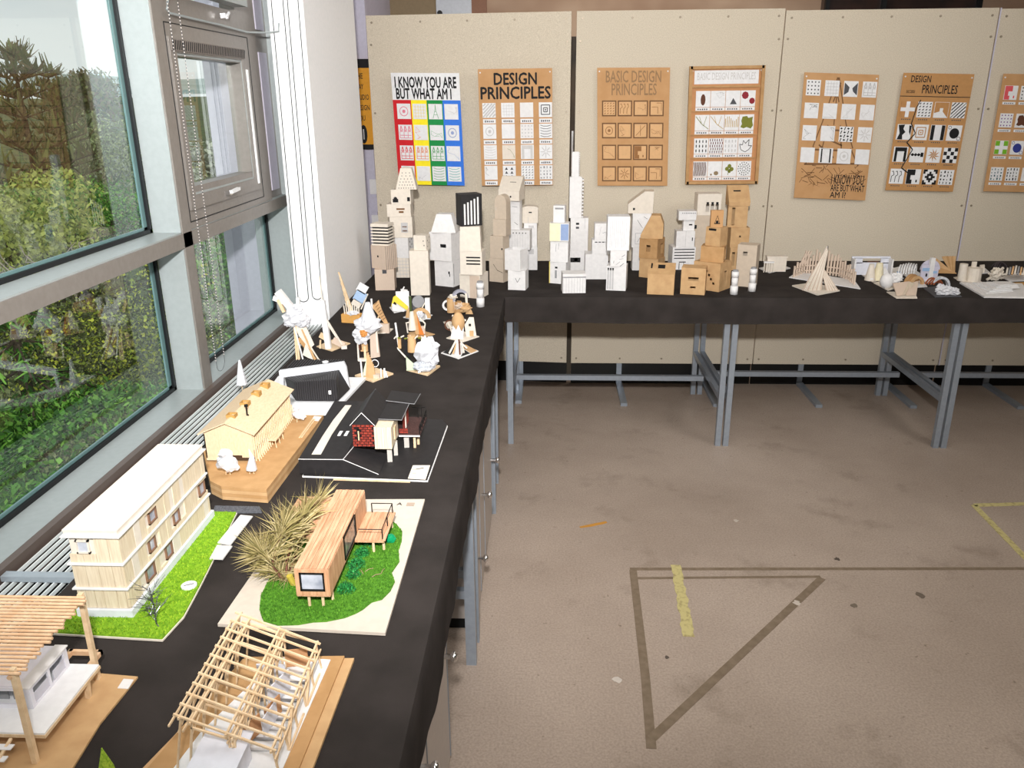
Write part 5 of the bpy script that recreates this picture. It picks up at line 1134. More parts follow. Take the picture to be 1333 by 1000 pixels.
MB().box(-.387, -.3845, 1.89, 1.91, .812, .845).build('side_window', BALSA, t)
MB().quad((-.432, 1.90, .861), (-.366, 1.895, .861), (-.366, 2.012, .861), (-.430, 2.015, .861), .002).build('flat_roof', BLACKC, t)
MB().quad((-.430, 2.02, .866), (-.352, 2.012, .860), (-.348, 2.09, .860), (-.430, 2.10, .866), .002).build('flat_roof', BLACKC, t)
for p, q in (((-.432, 1.8995, .8632), (-.366, 1.8945, .8632)), ((-.366, 1.895, .8632), (-.366, 2.012, .8632)), ((-.430, 2.019, .868), (-.352, 2.011, .862)), ((-.352, 2.012, .8625), (-.348, 2.09, .8625))): MB().beam(p, q, .001).build('roof_edge', PENCIL, t)
MB().box(-.430, -.331, 1.947, 2.075, .796, .800).build('deck', mat('dark_brown_deck', s(84, 58, 54), .7, scale=200, col2=s(60, 40, 38)), t)
MB().beam((-.386, 1.946, .7975), (-.331, 1.946, .7975), .0015, .004).build('deck_edge', WHITE, t)
MB().box(-.388, -.376, 1.955, 2.045, .800, .858).build('brick_wall', MORTAR, t)
for r_ in range(8):
    for c_ in range(8): MB().box(-.3765, -.3752, 1.956+.011*c_, 1.9648+.011*c_, .802+.0070*r_, .8067+.0070*r_).build('brick', BRICKM, t)
for c_ in range(2):
    for r_ in range(2): MB().box(-.386+.012*c_*1.0, -.3755+.012*c_, 1.9535, 1.9545, .802+.007*r_, .8075+.007*r_).build('brick', BRICKM, t)
MB().box(-.375, -.373, 1.985, 1.995, .804, .846).build('door_strip', CREAM, t)
for k in range(6):
    y = 1.952+.024*k; MB().box(-.3335, -.3315, y, y+.002, .80, .822).build('railing_post', BLACKM, t)
MB().beam((-.3325, 1.952, .822), (-.3325, 2.074, .822), .002).build('railing', BLACKM, t); MB().beam((-.3325, 1.952, .812), (-.3325, 2.074, .812), .0012).build('railing', BLACKM, t)
for x in (-.355, -.345): MB().box(x, x+.0015, 2.068, 2.07, .80, .83).build('railing_post', BLACKM, t)
MB().beam((-.37, 2.069, .83), (-.333, 2.069, .83), .002).build('railing', BLACKM, t)
PIL = mat('grey_pillar', s(190, 184, 176), .7)
for x, y, w_ in ((-.398, 1.875, .012), (-.390, 1.915, .010), (-.370, 1.965, .013)): MB().rbox(x, y, TZ+.0065, w_, .010, .0385, 8).build('pillar', PIL, t)
for x, y in ((-.348, 1.963), (-.342, 1.985)): MB().rbox(x, y, TZ+.0065, .006, .007, .0385, 0).build('pillar', BALSA, t)
lb = P2([(531, 623), (554, 624.5), (560, 606), (537.5, 606)], TZ+.007); MB().slab(lb, TZ+.0065, TZ+.0075).build('label_card', CREAM, t)
c0 = Z(547, 610, TZ+.008); MB().beam((c0.x-.010, c0.y-.004, TZ+.0078), (c0.x+.008, c0.y+.004, TZ+.0078), .0022, .0006).build('label_mark', INK, t)
for k in range(3): c1 = Z(540, 611+k*5, TZ+.008); MB().box(c1.x-.006, c1.x+.003, c1.y-.001, c1.y+.001, TZ+.0075, TZ+.0079).build('label_text_line', PENCIL, t)
# ---- black ribbed shed with white portal
t = thing('house_model', 'black ribbed shed model inside a white portal frame on a white base', 'house model', (-.74, 2.34, TZ))
MB().slab([(-.598, 2.522), (-.628, 2.200), (-.760, 2.200), (-.880, 2.30), (-.895, 2.532)], TZ, TZ+.008).build('base_board', BRIGHT, t)
fy = 2.400
MB().extr([(-.845, TZ+.008), (-.836, TZ+.008), (-.832, .800), (-.652, .826), (-.645, TZ+.008), (-.624, TZ+.008), (-.630, .834), (-.637, .852), (-.845, .822)], (0, fy, 0), (1, 0, 0), (0, 0, 1), (0, .012, 0)).build('portal_frame', mat('pale_grey_portal', s(210, 212, 216), .6), t)
sx0, sx1 = -.763, -.634
bk = MB(); bk.add([(sx0, 2.290, .764), (sx1, 2.290, .764), (sx1+.012, 2.398, .764), (sx0-.06, 2.398, .764), (sx0, 2.290, .822), (sx1, 2.290, .832), (sx1-.018, 2.398, .826), (sx0-.064, 2.398, .800)], [(0, 1, 2, 3), (4, 5, 6, 7), (0, 1, 5, 4), (1, 2, 6, 5), (2, 3, 7, 6), (3, 0, 4, 7)])
bk.build('shed_body', BLACKC, t)
nr = 19; RIB = mat('black_rib', s(52, 50, 52), .5)
for k in range(nr):
    x = sx0+(sx1-sx0)*(k+.5)/nr; zt2 = .822+.010*k/nr; MB().box(x-.0015, x+.0015, 2.2875, 2.290, .765, zt2).build('wall_rib', RIB, t)
    xb = sx0-.064+(sx1-sx0+.046)*(k+.5)/nr; zb_ = .800+.026*k/nr
    MB().beam((x, 2.290, zt2+.001), (xb, 2.398, zb_+.001), .003, .002).build('roof_rib', RIB, t)
MB().box(sx1-.026, sx1-.018, 2.2865, 2.288, .786, .798).build('handle_plate', WHITE, t)
MB().beam((sx1-.004, 2.287, .768), (sx1-.006, 2.268, .7595), .006, .004).build('ramp', BLACKC, t)
rb = MB().box(-.825, -.655, 2.413, 2.50, TZ+.008, .826).build('rear_body', BLACKC, t)
for k in range(20): MB().box(-.823+.0085*k, -.820+.0085*k, 2.413, 2.50, .826, .829).build('roof_rib', RIB, t)
c0 = Z(423.5, 471, .831); MB().cyl((c0.x, c0.y, .829), (c0.x, c0.y, .832), .010, 16).build('round_cap', WHITE, t)
# ---- timber frame model at the bottom
t = thing('house_model', 'open timber frame roof model of thin sticks on white card and cardboard', 'house model', (-.43, .98, TZ))
MB().slab([(-.316, 1.108), (-.322, .80), (-.575, .80), (-.540, .925), (-.500, 1.10)], TZ, TZ+.005).build('base_layer', CARD, t)
MB().slab([(-.332, 1.108), (-.340, .80), (-.560, .80), (-.535, .925), (-.495, 1.10)], TZ+.005, TZ+.009).build('base_layer', CARDD, t)
MB().slab([(-.352, 1.096), (-.362, .80), (-.520, .80), (-.500, .93), (-.440, 1.10)], TZ+.009, TZ+.0105).build('white_sheet', BRIGHT, t)
bz = TZ+.0105
xl, xmid, xr = -.484, -.424, -.366; ya, yb = .852, 1.078; zl, zm_, zr = .858, .832, .806
for k in range(12):
    y = ya+(yb-ya)*k/11
    MB().beam((xl-.008, y, zl+.0045), (xr+.006, y-.0, zr-.0005), .0028).build('roof_purlin', PINE, t)
def truss(x, z, name, off):
    MB().beam((x, ya-.004, z), (x, yb+.006, z), .0028, .0036).build('roof_beam', PINE, t)
    MB().beam((x-off, ya-.002, z-.014), (x-off, yb+.004, z-.014), .0024, .003).build('roof_beam', PINE, t)
    for k in range(6):
        y = ya+.004+(yb-ya-.008)*k/5
        MB().beam((x-off*1.2, y, bz if x > -.48 else TZ+.009), (x, y, z), .0026).build('post', PINE, t)
        if k < 5:
            y2 = y+(yb-ya-.008)/5; MB().beam((x-off*.5, y, z-.03), (x, y2, z-.002), .002).build('brace', PINE, t)
truss(xl, zl, 'l', .016); truss(xmid, zm_, 'm', .0); truss(xr, zr, 'r', -.004); truss(xmid+.008, zm_-.006, 'n', .002); truss(xl+.014, zl-.008, 'k', .012)
for k in range(6):
    y = ya+(yb-ya)*k/5; MB().beam((xl+.01, y+.004, zl-.02), (xmid, y+.004, zm_-.012), .0026).build('tie_beam', PINE, t)
MB().beam((xl-.004, yb+.01, zl-.02), (xr, yb+.01, zr-.006), .003).build('tie_beam', PINE, t)
WG = mat('pale_lilac_card', s(222, 224, 234), .6)
MB().box(-.462, -.408, .80, .882, bz, bz+.042).build('white_room', WG, t)
MB().box(-.468, -.402, .794, .888, bz+.042, bz+.044).build('room_roof', WG, t)
for k in range(9): MB().box(-.455, -.375, .895+.02*k, .899+.02*k, bz, bz+.003).build('floor_joist', PENCIL if k % 2 else LG, t)
for x0_, y0_, w_, h_, rz in ((-.405, 1.00, .05, .035, 70), (-.43, 1.04, .045, .03, 0), (-.40, .94, .04, .03, 80)): MB().rbox(x0_, y0_, bz+.003, w_, .002, h_, rz).build('partition', WG, t)
for x0_, y0_, rz in ((-.418, .915, 65), (-.400, .955, 70), (-.40, 1.075, 10)): MB().rbox(x0_, y0_, bz+.003, .035, .002, .032, rz).build('partition', mat('brown_partition', s(196, 146, 104), .7), t)
MB().rbox(-.425, 1.005, bz, .03, .018, .012, 10).build('grey_block', PENCIL, t)
for y in (.90, .99): 
    MB().beam((xr+.004, y, bz), (xr+.004, y+.03, bz+.045), .004, .003).build('curved_brace', PINE, t); MB().beam((xr+.006, y-.002, bz+.001), (xr+.006, y+.07, bz+.001), .003).build('edge_strip', PINE, t)
# ---- pergola house bottom left
t = thing('house_model', 'pergola house model with dowel slat roof, white deck and glazed room at the bottom left', 'house model', (-.78, .95, TZ))
MB().slab([(-.655, 1.053), (-.734, 1.060), (-.93, 1.066), (-.93, .74), (-.650, .74), (-.656, .868), (-.662, .95)], TZ, TZ+.0035).build('base_board', CARD, t)
dz = .790
MB().slab(P2([(153, 896), (161, 884), (174, 885), (167, 897)], TZ+.004), TZ+.0035, TZ+.0045).build('label_card', WHITE, t)
MB().box(-.93, -.704, .889, 1.037, dz-.003, dz).build('deck', BRIGHT, t); MB().box(-.93, -.703, .888, 1.038, dz-.008, dz-.003).build('deck_edge', BALSA, t)
for x, y in ((-.712, .872), (-.716, 1.046)):
    MB().beam((x-.001, y, TZ+.0035), (x, y, .914), .0075, .0075).build('corner_post', PINE, t)
PD = mat('pink_pine_dowel', s(226, 192, 156), .6, col2=s(212, 172, 134))
for k in range(22):
    y = .868+.0083*k; e_ = rdx = .004*sin(k*1.7); MB().cyl((-.93+.004*max(0, k-8)*.9, y, .908+.0006*sin(k)), (-.700+e_-.0006*k*.3, y, .909), .0023, 8).build('roof_slat', PD, t)
for x in (-.716, -.80, -.88): MB().cyl((x, .866, .9025), (x, 1.045, .9025), .0032, 8).build('roof_bearer', PD, t)
c0 = Z(115.5, 908, TZ+.0035); MB().beam((c0.x, c0.y, TZ+.0035), (c0.x+.002, c0.y, dz-.008), .007).build('deck_leg', PINE, t)
MB().box(-.726-.05, -.721, 1.072, 1.078, .778, .786).build('rear_rail', PD, t); MB().box(-.727, -.721, 1.040, 1.078, .778, .786).build('rear_rail', PD, t); MB().box(-.775, -.769, 1.040, 1.078, .778, .786).build('rear_rail', PD, t)
gx0, gx1, gy0, gy1, gz = -.90, -.748, .936, 1.032, .826
GW = mat('pale_lilac_room', s(226, 224, 232), .6)
MB().hwall((gx1-.003, gy0, dz), (0, 1, 0), (0, 0, 1), (1, 0, 0), gy1-gy0, gz-dz, .003, [(.08, .12, .46, .86), (.52, .12, .90, .86)]).build('room_side_wall', GW, t)
MB().hwall((gx0, gy0, dz), (1, 0, 0), (0, 0, 1), (0, 1, 0), gx1-gx0-.003, gz-dz, .003, [(.3, .2, .58, .86), (.64, .2, .95, .86)]).build('room_front_wall', GW, t)
MB().box(gx0, gx1-.003, gy1-.003, gy1, dz, gz).build('room_back_wall', GW, t)
MB().box(gx0, gx1-.018, gy0+.003, gy1, gz-.001, gz+.001).build('room_roof', GW, t); MB().box(gx1-.018, gx1+.002, gy0-.002, gy1+.002, gz, gz+.002).build('roof_edge', WHITE, t)
for y in (.945, .993): MB().box(gx1-.002, gx1-.001, y, y+.035, dz+.004, dz+.021).build('pane', mat('acrylic_pane', s(196, 194, 204), .1, spec=.7), t)
for k in range(6): 
    y = .868-.016*k; zz = dz-.010-.0055*k
    MB().box(-.775, -.742, y, y+.010, zz-.0015, zz).build('stair_tread', BRIGHT, t)
MB().beam((-.752, .886, dz-.008), (-.752, .786, TZ+.004), .004, .003).build('stair_stringer', PINE, t)
for k in range(5): q = MB().box(-.79-.022*k, -.775-.022*k, .955, .957, dz, dz+.016).build('planter_card', PENCIL, t) if k < 2 else None
# little tree at the very bottom
t = thing('model_tree', 'small pointed green foam tree at the bottom picture edge', 'model tree', (-.603, .857, TZ))
g = MB().cyl((-.603, .857, TZ), (-.603, .857, TZ+.012), .002, 6).build('trunk', PINE, t)
g = MB(); rd = random.Random(2)
for k in range(9): g.cyl((-.603, .857, TZ+.008+.004*k), (-.603, .857, TZ+.014+.004*k), .011*(1-k/9.5), 9, .011*(1-(k+1.3)/10))
g.build('foliage', mat('yellow_green_foam', s(178, 200, 70), .8, scale=300, col2=s(120, 160, 40)), t)
# ================================================================== SMALL MODELS
def item(name, label, cat, u, v, prims, group=None, T0=None):
    """prims in picture-sized units about the foot (u,v) on the bench: x right, y away, z up"""
    c = Z(u, v, T); s_ = abs(Y(u+1, v, c.y).x-Y(u, v, c.y).x); sz = zt(c.x, c.y, v-20)/20-T/20
    b0 = T+.0006
    P = lambda x, y, z: Vector((c.x+x*s_, c.y+y*s_, b0+z*sz))
    t = thing(name, label, cat, (c.x, c.y, b0), group)
    for pr in prims:
        k, nm, mm = pr[0], pr[1], pr[2]; a = pr[3:]; g = MB(); sm = False
        if k == 'b':     # box x,y,z,w,d,h[,rz,ry]
            x, y, z, w, d, h = a[:6]; p = P(x, y, z); rz = a[6] if len(a) > 6 else 0; ry = a[7] if len(a) > 7 else 0
            g.rbox(p.x, p.y, p.z, w*s_, d*s_, h*sz, rz, 0, ry)
        elif k == 's':   # stick
            g.beam(P(*a[0:3]), P(*a[3:6]), a[6]*s_*2)
        elif k == 'c':   # upright cylinder x,y,z,r,h[,r2]
            x, y, z, r, h = a[:5]; g.cyl(P(x, y, z), P(x, y, z+h), r*s_, 14, (a[5] if len(a) > 5 else r)*s_)
        elif k == 'k':   # crumpled ball x,y,z(centre),rx,rz,seed
            x, y, z, rx, rz_, sd = a; p = P(x, y, z); g.ball(p, rx*s_, rx*s_*.8, rz_*sz, .26, 15, 11, sd)
        elif k == 'o':   # smooth ball
            x, y, z, rx, rz_ = a; p = P(x, y, z); g.ball(p, rx*s_, rx*s_*.9, rz_*sz, 0, 14, 9); sm = True
        elif k == 'a':   # arch/ring band in the x-z plane: x,y,z centre, R, thickness, depth, a0,a1 [,yaw]
            x, y, z, Rr, th, dp, a0, a1 = a[:8]; yw = R(a[8]) if len(a) > 8 else 0; p = P(x, y, z); n = 12
            U = Vector((cos(yw), sin(yw), 0)); Nn = Vector((-sin(yw), cos(yw), 0))*dp*s_
            for i in range(n):
                t0, t1 = R(a0+(a1-a0)*i/n), R(a0+(a1-a0)*(i+1)/n)
                g.extr([(Rr*s_*cos(t0), Rr*sz*sin(t0)), (Rr*s_*cos(t1), Rr*sz*sin(t1)), ((Rr-th)*s_*cos(t1), (Rr-th)*sz*sin(t1)), ((Rr-th)*s_*cos(t0), (Rr-th)*sz*sin(t0))], p, U, (0, 0, 1), Nn)
        elif k == 'p':   # plate: points (x,z) at depth y thickness t [,yaw]
            pts, y, th = a[:3]; yw = R(a[3]) if len(a) > 3 else 0; x0 = sum(q[0] for q in pts)/len(pts); o = P(x0, y, 0)
            g.extr([((q[0]-x0)*s_, q[1]*sz) for q in pts], o, (cos(yw), sin(yw), 0), (0, 0, 1), Vector((-sin(yw), cos(yw), 0))*th*s_)
        elif k == 'G':   # base plate from picture points
            g.slab(P2(a[0]), b0, b0+a[1]*sz)
        elif k == 'q':   # tilted sheet through 4 points
            g.quad(P(*a[0]), P(*a[1]), P(*a[2]), P(*a[3]), (a[4] if len(a) > 4 else .6)*s_)
        g.build(nm, mm, t, sm)
    return t
B, WH, CR, PN, CBD, TN = 'base_plate', WHITE, CREAM, PINE, CARD, PINKT
GS = 'small paper and stick sculptures on the corner of the bench'
item('sculpture', 'crumpled white paper sculpture on splayed sticks beside the heater grille', 'sculpture', 400, 470, [
    ('s', 'stick', PN, -13, 0, 0, -14, 6, 42, 1.2), ('s', 'stick', PN, -10, 0, 0, -12, 4, 46, 1), ('s', 'stick', WH, -5, -1, 2, -14, 3, 48, .8), ('p', 'cardboard_fin', CARDD, [(-11, 28), (-7, 30), (12, 2), (8, 1)], 1, 1), ('p', 'paper_fin', CR, [(-13, 46), (0, 48), (10, 20), (-2, 10)], 3, 1),
    ('s', 'stick', CARD, 11, 0, 0, -4, 3, 40, .9), ('s', 'stick', CR, 16, 0, 0, 2, 2, 24, .7), ('p', 'paper_fin', CR, [(-5, 8), (0, 22), (5, 12), (8, 2), (2, 4)], -1, 1),
    ('k', 'crumpled_paper', PAPER, -13, 3, 56, 12, 11, 3), ('k', 'crumpled_paper', PAPER, -1, 2, 52, 9, 9, 4), ('k', 'crumpled_paper', PAPER, -7, 2, 64, 8, 8, 14), ('k', 'crumpled_paper', PAPER, -21, 2, 50, 5, 6, 15), ('s', 'paper_arm', WH, -14, 3, 66, -30, 3, 88, 4), ('s', 'paper_arm', WH, -6, 3, 66, -5, 3, 80, 2), ('s', 'card_arm', PN, -24, 2, 62, -30, 2, 78, 2), ('s', 'paper_arm', WH, -16, 3, 72, -36, 3, 80, 3)], GS)
item('sculpture', 'tall white paper pole sculpture on a small square plywood base', 'sculpture', 432, 455, [
    ('G', B, PN, [(412, 452), (432, 458), (456, 448), (436, 442)], 1), ('s', 'pole', BRIGHT, -4, 0, 1, -8, 3, 62, 3.4), ('s', 'pole_tip', CR, -8, 3, 60, -9, 3, 92, .9), ('s', 'strut', CR, -5, 2, 40, 14, 0, 6, .8), ('s', 'strut', CR, -5, 2, 36, 12, 4, 4, .8),
    ('b', 'card_wing', PN, -10, 3, 12, 11, 2, 7, 0, 30), ('b', 'card_wing', TN, 9, 2, 4, 16, 2, 8, 0, 28), ('s', 'stick', PN, -15, 0, 1, -14, 1, 12, 1), ('b', 'small_block', CR, 16, 0, 1, 7, 6, 4, 20)], GS)
item('sculpture', 'orange box with a fan of tall wooden sticks standing against the white column', 'sculpture', 458, 421, [
    ('b', 'open_box', mat('orange_box', s(214, 160, 88), .7), 0, 6, 0, 26, 12, 11, -12)] + [('s', 'tall_stick', PN, 2-1.0*k, 6+k, 10, -14+.9*k, 8+k, 64-7*k, .9) for k in range(6)] + [('s', 'short_stick', CR, -9+2.6*k, 4, 9, -10+2.8*k, 5, 22+(k % 3)*3, .6) for k in range(8)] + [('k', 'paper_scrap', PAPER, 2, 4, 12, 7, 3, 5)], GS)
item('sculpture', 'tilted white card tile with a pale blue square propped on crossed sticks', 'sculpture', 471, 404, [
    ('b', 'card_tile', BRIGHT, 2, 4, 22, 13, 2, 11, 0, 32), ('b', 'card_tile', mat('pale_blue_square', s(170, 196, 228), .4), -2, 4, 10, 14, 2, 14, 0, 32), ('b', 'card_tile', CR, -7, 4, 4, 12, 2, 8, 0, 34), ('s', 'stick', INK, -10, 5, 2, 4, 5, 20, .7), ('s', 'stick', CR, -2, 5, 0, 8, 5, 20, .9), ('s', 'stick', INK, 12, 5, 4, 4, 5, 24, .7), ('s', 'stick', CR, -8, 3, 0, 0, 5, 12, .9)], GS)
item('sculpture', 'white crumpled paper cone draped over a cardboard frame in the middle of the left row', 'sculpture', 480, 470, [
    ('p', 'cardboard_back', TN, [(2, 2), (14, 4), (12, 44), (3, 42)], 4, 3), ('s', 'leg', CR, -13, 0, 0, -13, 3, 30, 1), ('b', 'side_block', CBD, -5, 2, 12, 9, 4, 9), ('b', 'side_block', SEED, -10, 2, 14, 4, 4, 12), ('s', 'leg', PN, -4, 0, 2, -4, 2, 26, 1.4), ('b', 'foot_card', CR, -6, 0, 0, 14, 6, 3),
    ('k', 'paper_drape', PAPER, 2, 3, 46, 16, 11, 7), ('c', 'paper_cone', PAPER, 3, 3, 48, 12, 26, 3), ('k', 'paper_bowl', PAPER, -7, 1, 32, 10, 10, 12), ('k', 'orange_scrap', mat('amber_scrap', s(200, 136, 70), .6), -3, -5, 37, 4.5, 5, 8), ('s', 'stick', CR, 12, 3, 10, 12, 3, 52, 1)], GS)
item('sculpture', 'tan comb edged cardboard wing sculpture behind the white paper cone', 'sculpture', 497, 434, [
    ('G', B, CR, [(480, 436), (506, 434), (512, 429), (486, 427)], 1), ('p', 'comb_wing', CBD, [(-12, 34), (-2, 42), (1, 30), (10, 8), (7, 6), (-6, 26)], 3, 1.5), ('p', 'red_sheet', ORAN, [(-14, 14), (-8, 12), (-10, 32), (-16, 28)], 1, 1.5), ('s', 'stick', WH, -10, 0, 8, -11, 2, 44, 1), ('b', 'card_block', TN, 4, 2, 0, 12, 6, 12), ('s', 'stick', PN, -8, 1, 4, -3, 1, 22, .8), ('s', 'stick', INK, -4, 2, 2, -6, 2, 24, .6)] + [('s', 'comb_tooth', BRN, -8+1.6*k, 2.4, 36-3.2*k, -4+1.6*k, 2.4, 40-3.4*k, .4) for k in range(7)], GS)
item('sculpture', 'leaning brown sticks on a square plywood base, frontmost of the left row', 'sculpture', 487, 494, [
    ('G', B, PN, [(462, 490.5), (485.5, 498.5), (512, 488), (490, 481)], 2), ('p', 'green_sheet', mat('pale_green_sheet', s(200, 214, 184), .6), [(-14, 4), (-7, 4), (-9, 24), (-13, 12)], 1, 1), ('s', 'tall_stick', WH, -15, 0, 2, -16, 1, 26, .9)] + [('s', 'leaning_stick', CBD, -10+2.4*k, 2-k, 2, -6+1.0*k, 2, 34-3*k, 1.1) for k in range(6)] + [('s', 'leaning_stick', CR, 4, -3, 2, -8, 2, 18, .5), ('s', 'peg', WH, 14, 1, 2, 14, 1, 14, 1), ('s', 'peg', WH, 9, 3, 2, 9, 3, 13, .8), ('s', 'peg', WH, 17, 2, 2, 15, 2, 10, .8), ('b', 'stone', TN, 4, -1, 2, 8, 6, 5), ('a', 'wire_loop', WH, 2, 2, 20, 5, .8, 1, 0, 360)], GS)
item('sculpture', 'folded white card sculpture with a yellow edge, at the back of the middle row', 'sculpture', 524, 407, [
    ('G', B, WH, [(507, 401), (513, 408), (534, 404), (530, 397)], 1), ('p', 'yellow_wing', YELL, [(-15, 6), (-11, 20), (-8, 22), (8, 7), (6, 3), (-10, 14)], 0, 1.5), ('p', 'white_wing', WH, [(-13, 2), (-13, 12), (4, 4), (2, 1)], -1, 1), ('b', 'card_wall', BRIGHT, 0, 6, 2, 17, 2, 24, 8), ('b', 'card_wall', WH, 2, 9, 2, 10, 2, 26, -30), ('s', 'bent_wire', WH, -2, 6, 24, 3, 6, 32, .8)], GS)
item('sculpture', 'cardboard arch with grey discs and a white slab, right of the yellow edged card', 'sculpture', 545, 416, [
    ('G', B, WH, [(525, 414), (549, 419), (563, 411), (540, 407)], 1), ('a', 'cardboard_arch', CBD, 3, -1, 2, 13, 4.5, 3, 0, 180), ('a', 'grey_disc', PENCIL, 0, 4, 22, 8, 8, 1.5, 0, 360, 20), ('a', 'dark_disc', DGREY, -5, 3, 18, 7, 7, 1.5, 0, 360, 20), ('b', 'white_slab', BRIGHT, 12, 3, 0, 6, 5, 27), ('s', 'stick', CR, 2, 2, 10, 12, 2, 26, .7), ('s', 'stick', INK, 6, 2, 8, 10, 2, 24, .6), ('p', 'side_piece', CBD, [(-17, 2), (-11, 2), (-11, 16), (-15, 12)], 0, 2), ('k', 'paper_scrap', PAPER, 2, -2, 6, 5, 5, 9)], GS)
item('sculpture', 'bottle necked cardboard sculpture with a glossy green neck, centre of the middle row', 'sculpture', 545, 438, [
    ('G', B, CBD, [(531, 434), (545, 441), (566, 436), (548, 431)], 1), ('c', 'glass_neck', mat('dark_green_gloss', s(70, 84, 50), .2, spec=.7), -9, 2, 30, 1.8, 21), ('c', 'wrapped_shoulder', CR, -8, 2, 8, 5.5, 24, 2.4), ('p', 'curved_side', CBD, [(-4, 2), (2, 2), (3, 14), (-2, 30), (-6, 26)], 1, 2), ('p', 'curved_side', ORAN, [(1, 2), (7, 2), (2, 16), (-1, 26), (0, 14)], 0, 1.5), ('s', 'frame_stick', CR, -15, 0, 16, -14, 1, 4, .7), ('s', 'frame_stick', CR, -16, 0, 17, -8, 1, 19, .7), ('s', 'frame_stick', CR, 9, 2, 16, 2, 1, 24, .8), ('s', 'frame_stick', CR, 9, 2, 16, 8, 1, 10, .7), ('b', 'back_block', TN, 2, 5, 2, 12, 3, 10)], GS)
item('sculpture', 'large white crumpled paper ball with woven rail and cardboard cup, front middle row', 'sculpture', 550, 484, [
    ('G', B, PN, [(529, 483), (557, 490), (573, 478), (545, 472)], 2), ('k', 'paper_ball', PAPER, 7, 2, 24, 15, 19, 22), ('k', 'paper_skirt', SHINY, 2, -2, 7, 13, 7, 23), ('p', 'green_sheet', mat('pale_green_sheet', s(200, 214, 184), .6), [(-20, 2), (-2, 3), (-20, 20)], -3, 1), ('p', 'black_sheet', INK, [(-24, 26), (-18, 26), (-14, 12), (-20, 14)], 2, 1.5), ('c', 'cardboard_cup', CBD, -12, 0, 26, 6, 21, 5), ('s', 'tall_stick', WH, -29, 1, 30, -32, 2, 62, 1), ('p', 'side_card', CR, [(-31, 30), (-31, 32), (-20, 20), (-21, 18)], -2, 1), ('b', 'side_block', CBD, -28, 1, 30, 4, 4, 13), ('b', 'dark_block', INK, -20, 1, 26, 4, 4, 14)] +
    [('s', 'rail_twig', LEAFG if k % 2 else CR, -34+4.4*k, -2, 43+(k % 3), -30+4.4*k, -3, 47-(k % 2)*3, .8) for k in range(8)] + [('s', 'stick', CR, 0, -2, 20, 1, -1, 46, .5)], GS)
item('sculpture', 'curled cardboard strips with a grey loop, rearmost of the right row', 'sculpture', 596, 409, [
    ('a', 'grey_loop', mat('grey_ribbon', s(160, 160, 172), .4), 4, 2, 20, 11, 3.2, 5, 0, 200, 25), ('a', 'black_loop', INK, 5, 3, 18, 9, 2, 3, 0, 300, 20), ('a', 'white_loop', WH, -13, 0, 11, 7, 2.4, 3, 40, 320), ('c', 'cardboard_roll', CBD, -9, 1, 2, 5, 18), ('c', 'cardboard_roll', CARDD, 0, 2, 1, 5, 15), ('k', 'cardboard_curl', CBD, 9, 2, 8, 9, 6, 31), ('k', 'cardboard_curl', TN, 2, 0, 10, 6, 5, 32), ('s', 'stick', CR, -4, 0, 22, -3, 0, 2, .9), ('s', 'stick', CR, 12, 4, 2, 11, 4, 26, 1.4), ('p', 'pointed_card', CBD, [(10, 0), (20, -1), (15, 12)], 0, 1.2), ('k', 'paper_scrap', CR, -6, 1, 22, 6, 3, 33)], GS)
item('sculpture', 'cardboard shell with white drips and a punched card wall, middle of the right row', 'sculpture', 603, 440, [
    ('G', B, CR, [(581, 441), (603, 446), (624, 439), (602, 432)], 1), ('G', 'rear_plate', CR, [(577, 420), (583, 428), (596, 427), (592, 419)], 1), ('o', 'cardboard_shell', CBD, -6, 1, 20, 8.5, 13), ('p', 'white_drips', WH, [(-16, 0), (-12, 18), (-8, 12), (-5, 19), (-1, 10), (2, 16), (1, 1)], -8, 1), ('p', 'card_wall', CR, [(4, 0), (17, 2), (14, 26), (8, 26), (2, 16)], 2, 1.5), ('b', 'wall_opening', INK, 9, 0.8, 15, 3, 1, 3), ('b', 'orange_patch', CBD, 11, .8, 2, 5, 1, 7), ('a', 'dark_loop', SEED, -18, 8, 14, 7, 1.6, 2, 60, 300), ('s', 'strut', CR, -14, 4, 28, 4, 2, 22, 1), ('s', 'strut', CR, -20, 8, 18, -14, 4, 4, .8)], GS)
item('sculpture', 'black and orange square sheets under a white pinched form, frontmost of the right row', 'sculpture', 599, 462, [
    ('G', B, WH, [(574, 460.5), (597, 468), (623, 458), (599, 448)], 1), ('G', 'black_sheet', INK, [(576.5, 460.3), (587, 463.5), (594, 452), (590, 451)], 1.4), ('G', 'black_sheet', INK, [(600, 465.5), (612, 461.5), (605, 457)], 1.4), ('G', 'orange_sheet', ORAN and CBD, [(613, 461), (621, 458), (606, 450), (602, 454)], 1.4), ('c', 'white_form', BRIGHT, -3, 0, 1, 4, 18, 1.6), ('s', 'strut', CR, -14, -1, 2, -4, 0, 20, 1.1), ('s', 'strut', CBD, -9, -2, 2, -3, 0, 18, 1), ('s', 'strut', SEED, 0, -3, 0, -1, 0, 20, 1), ('s', 'strut', CR, 5, 2, 2, 2, 0, 18, .9), ('s', 'strut', CR, 9, 2, 8, 1, 0, 16, 1)], GS)
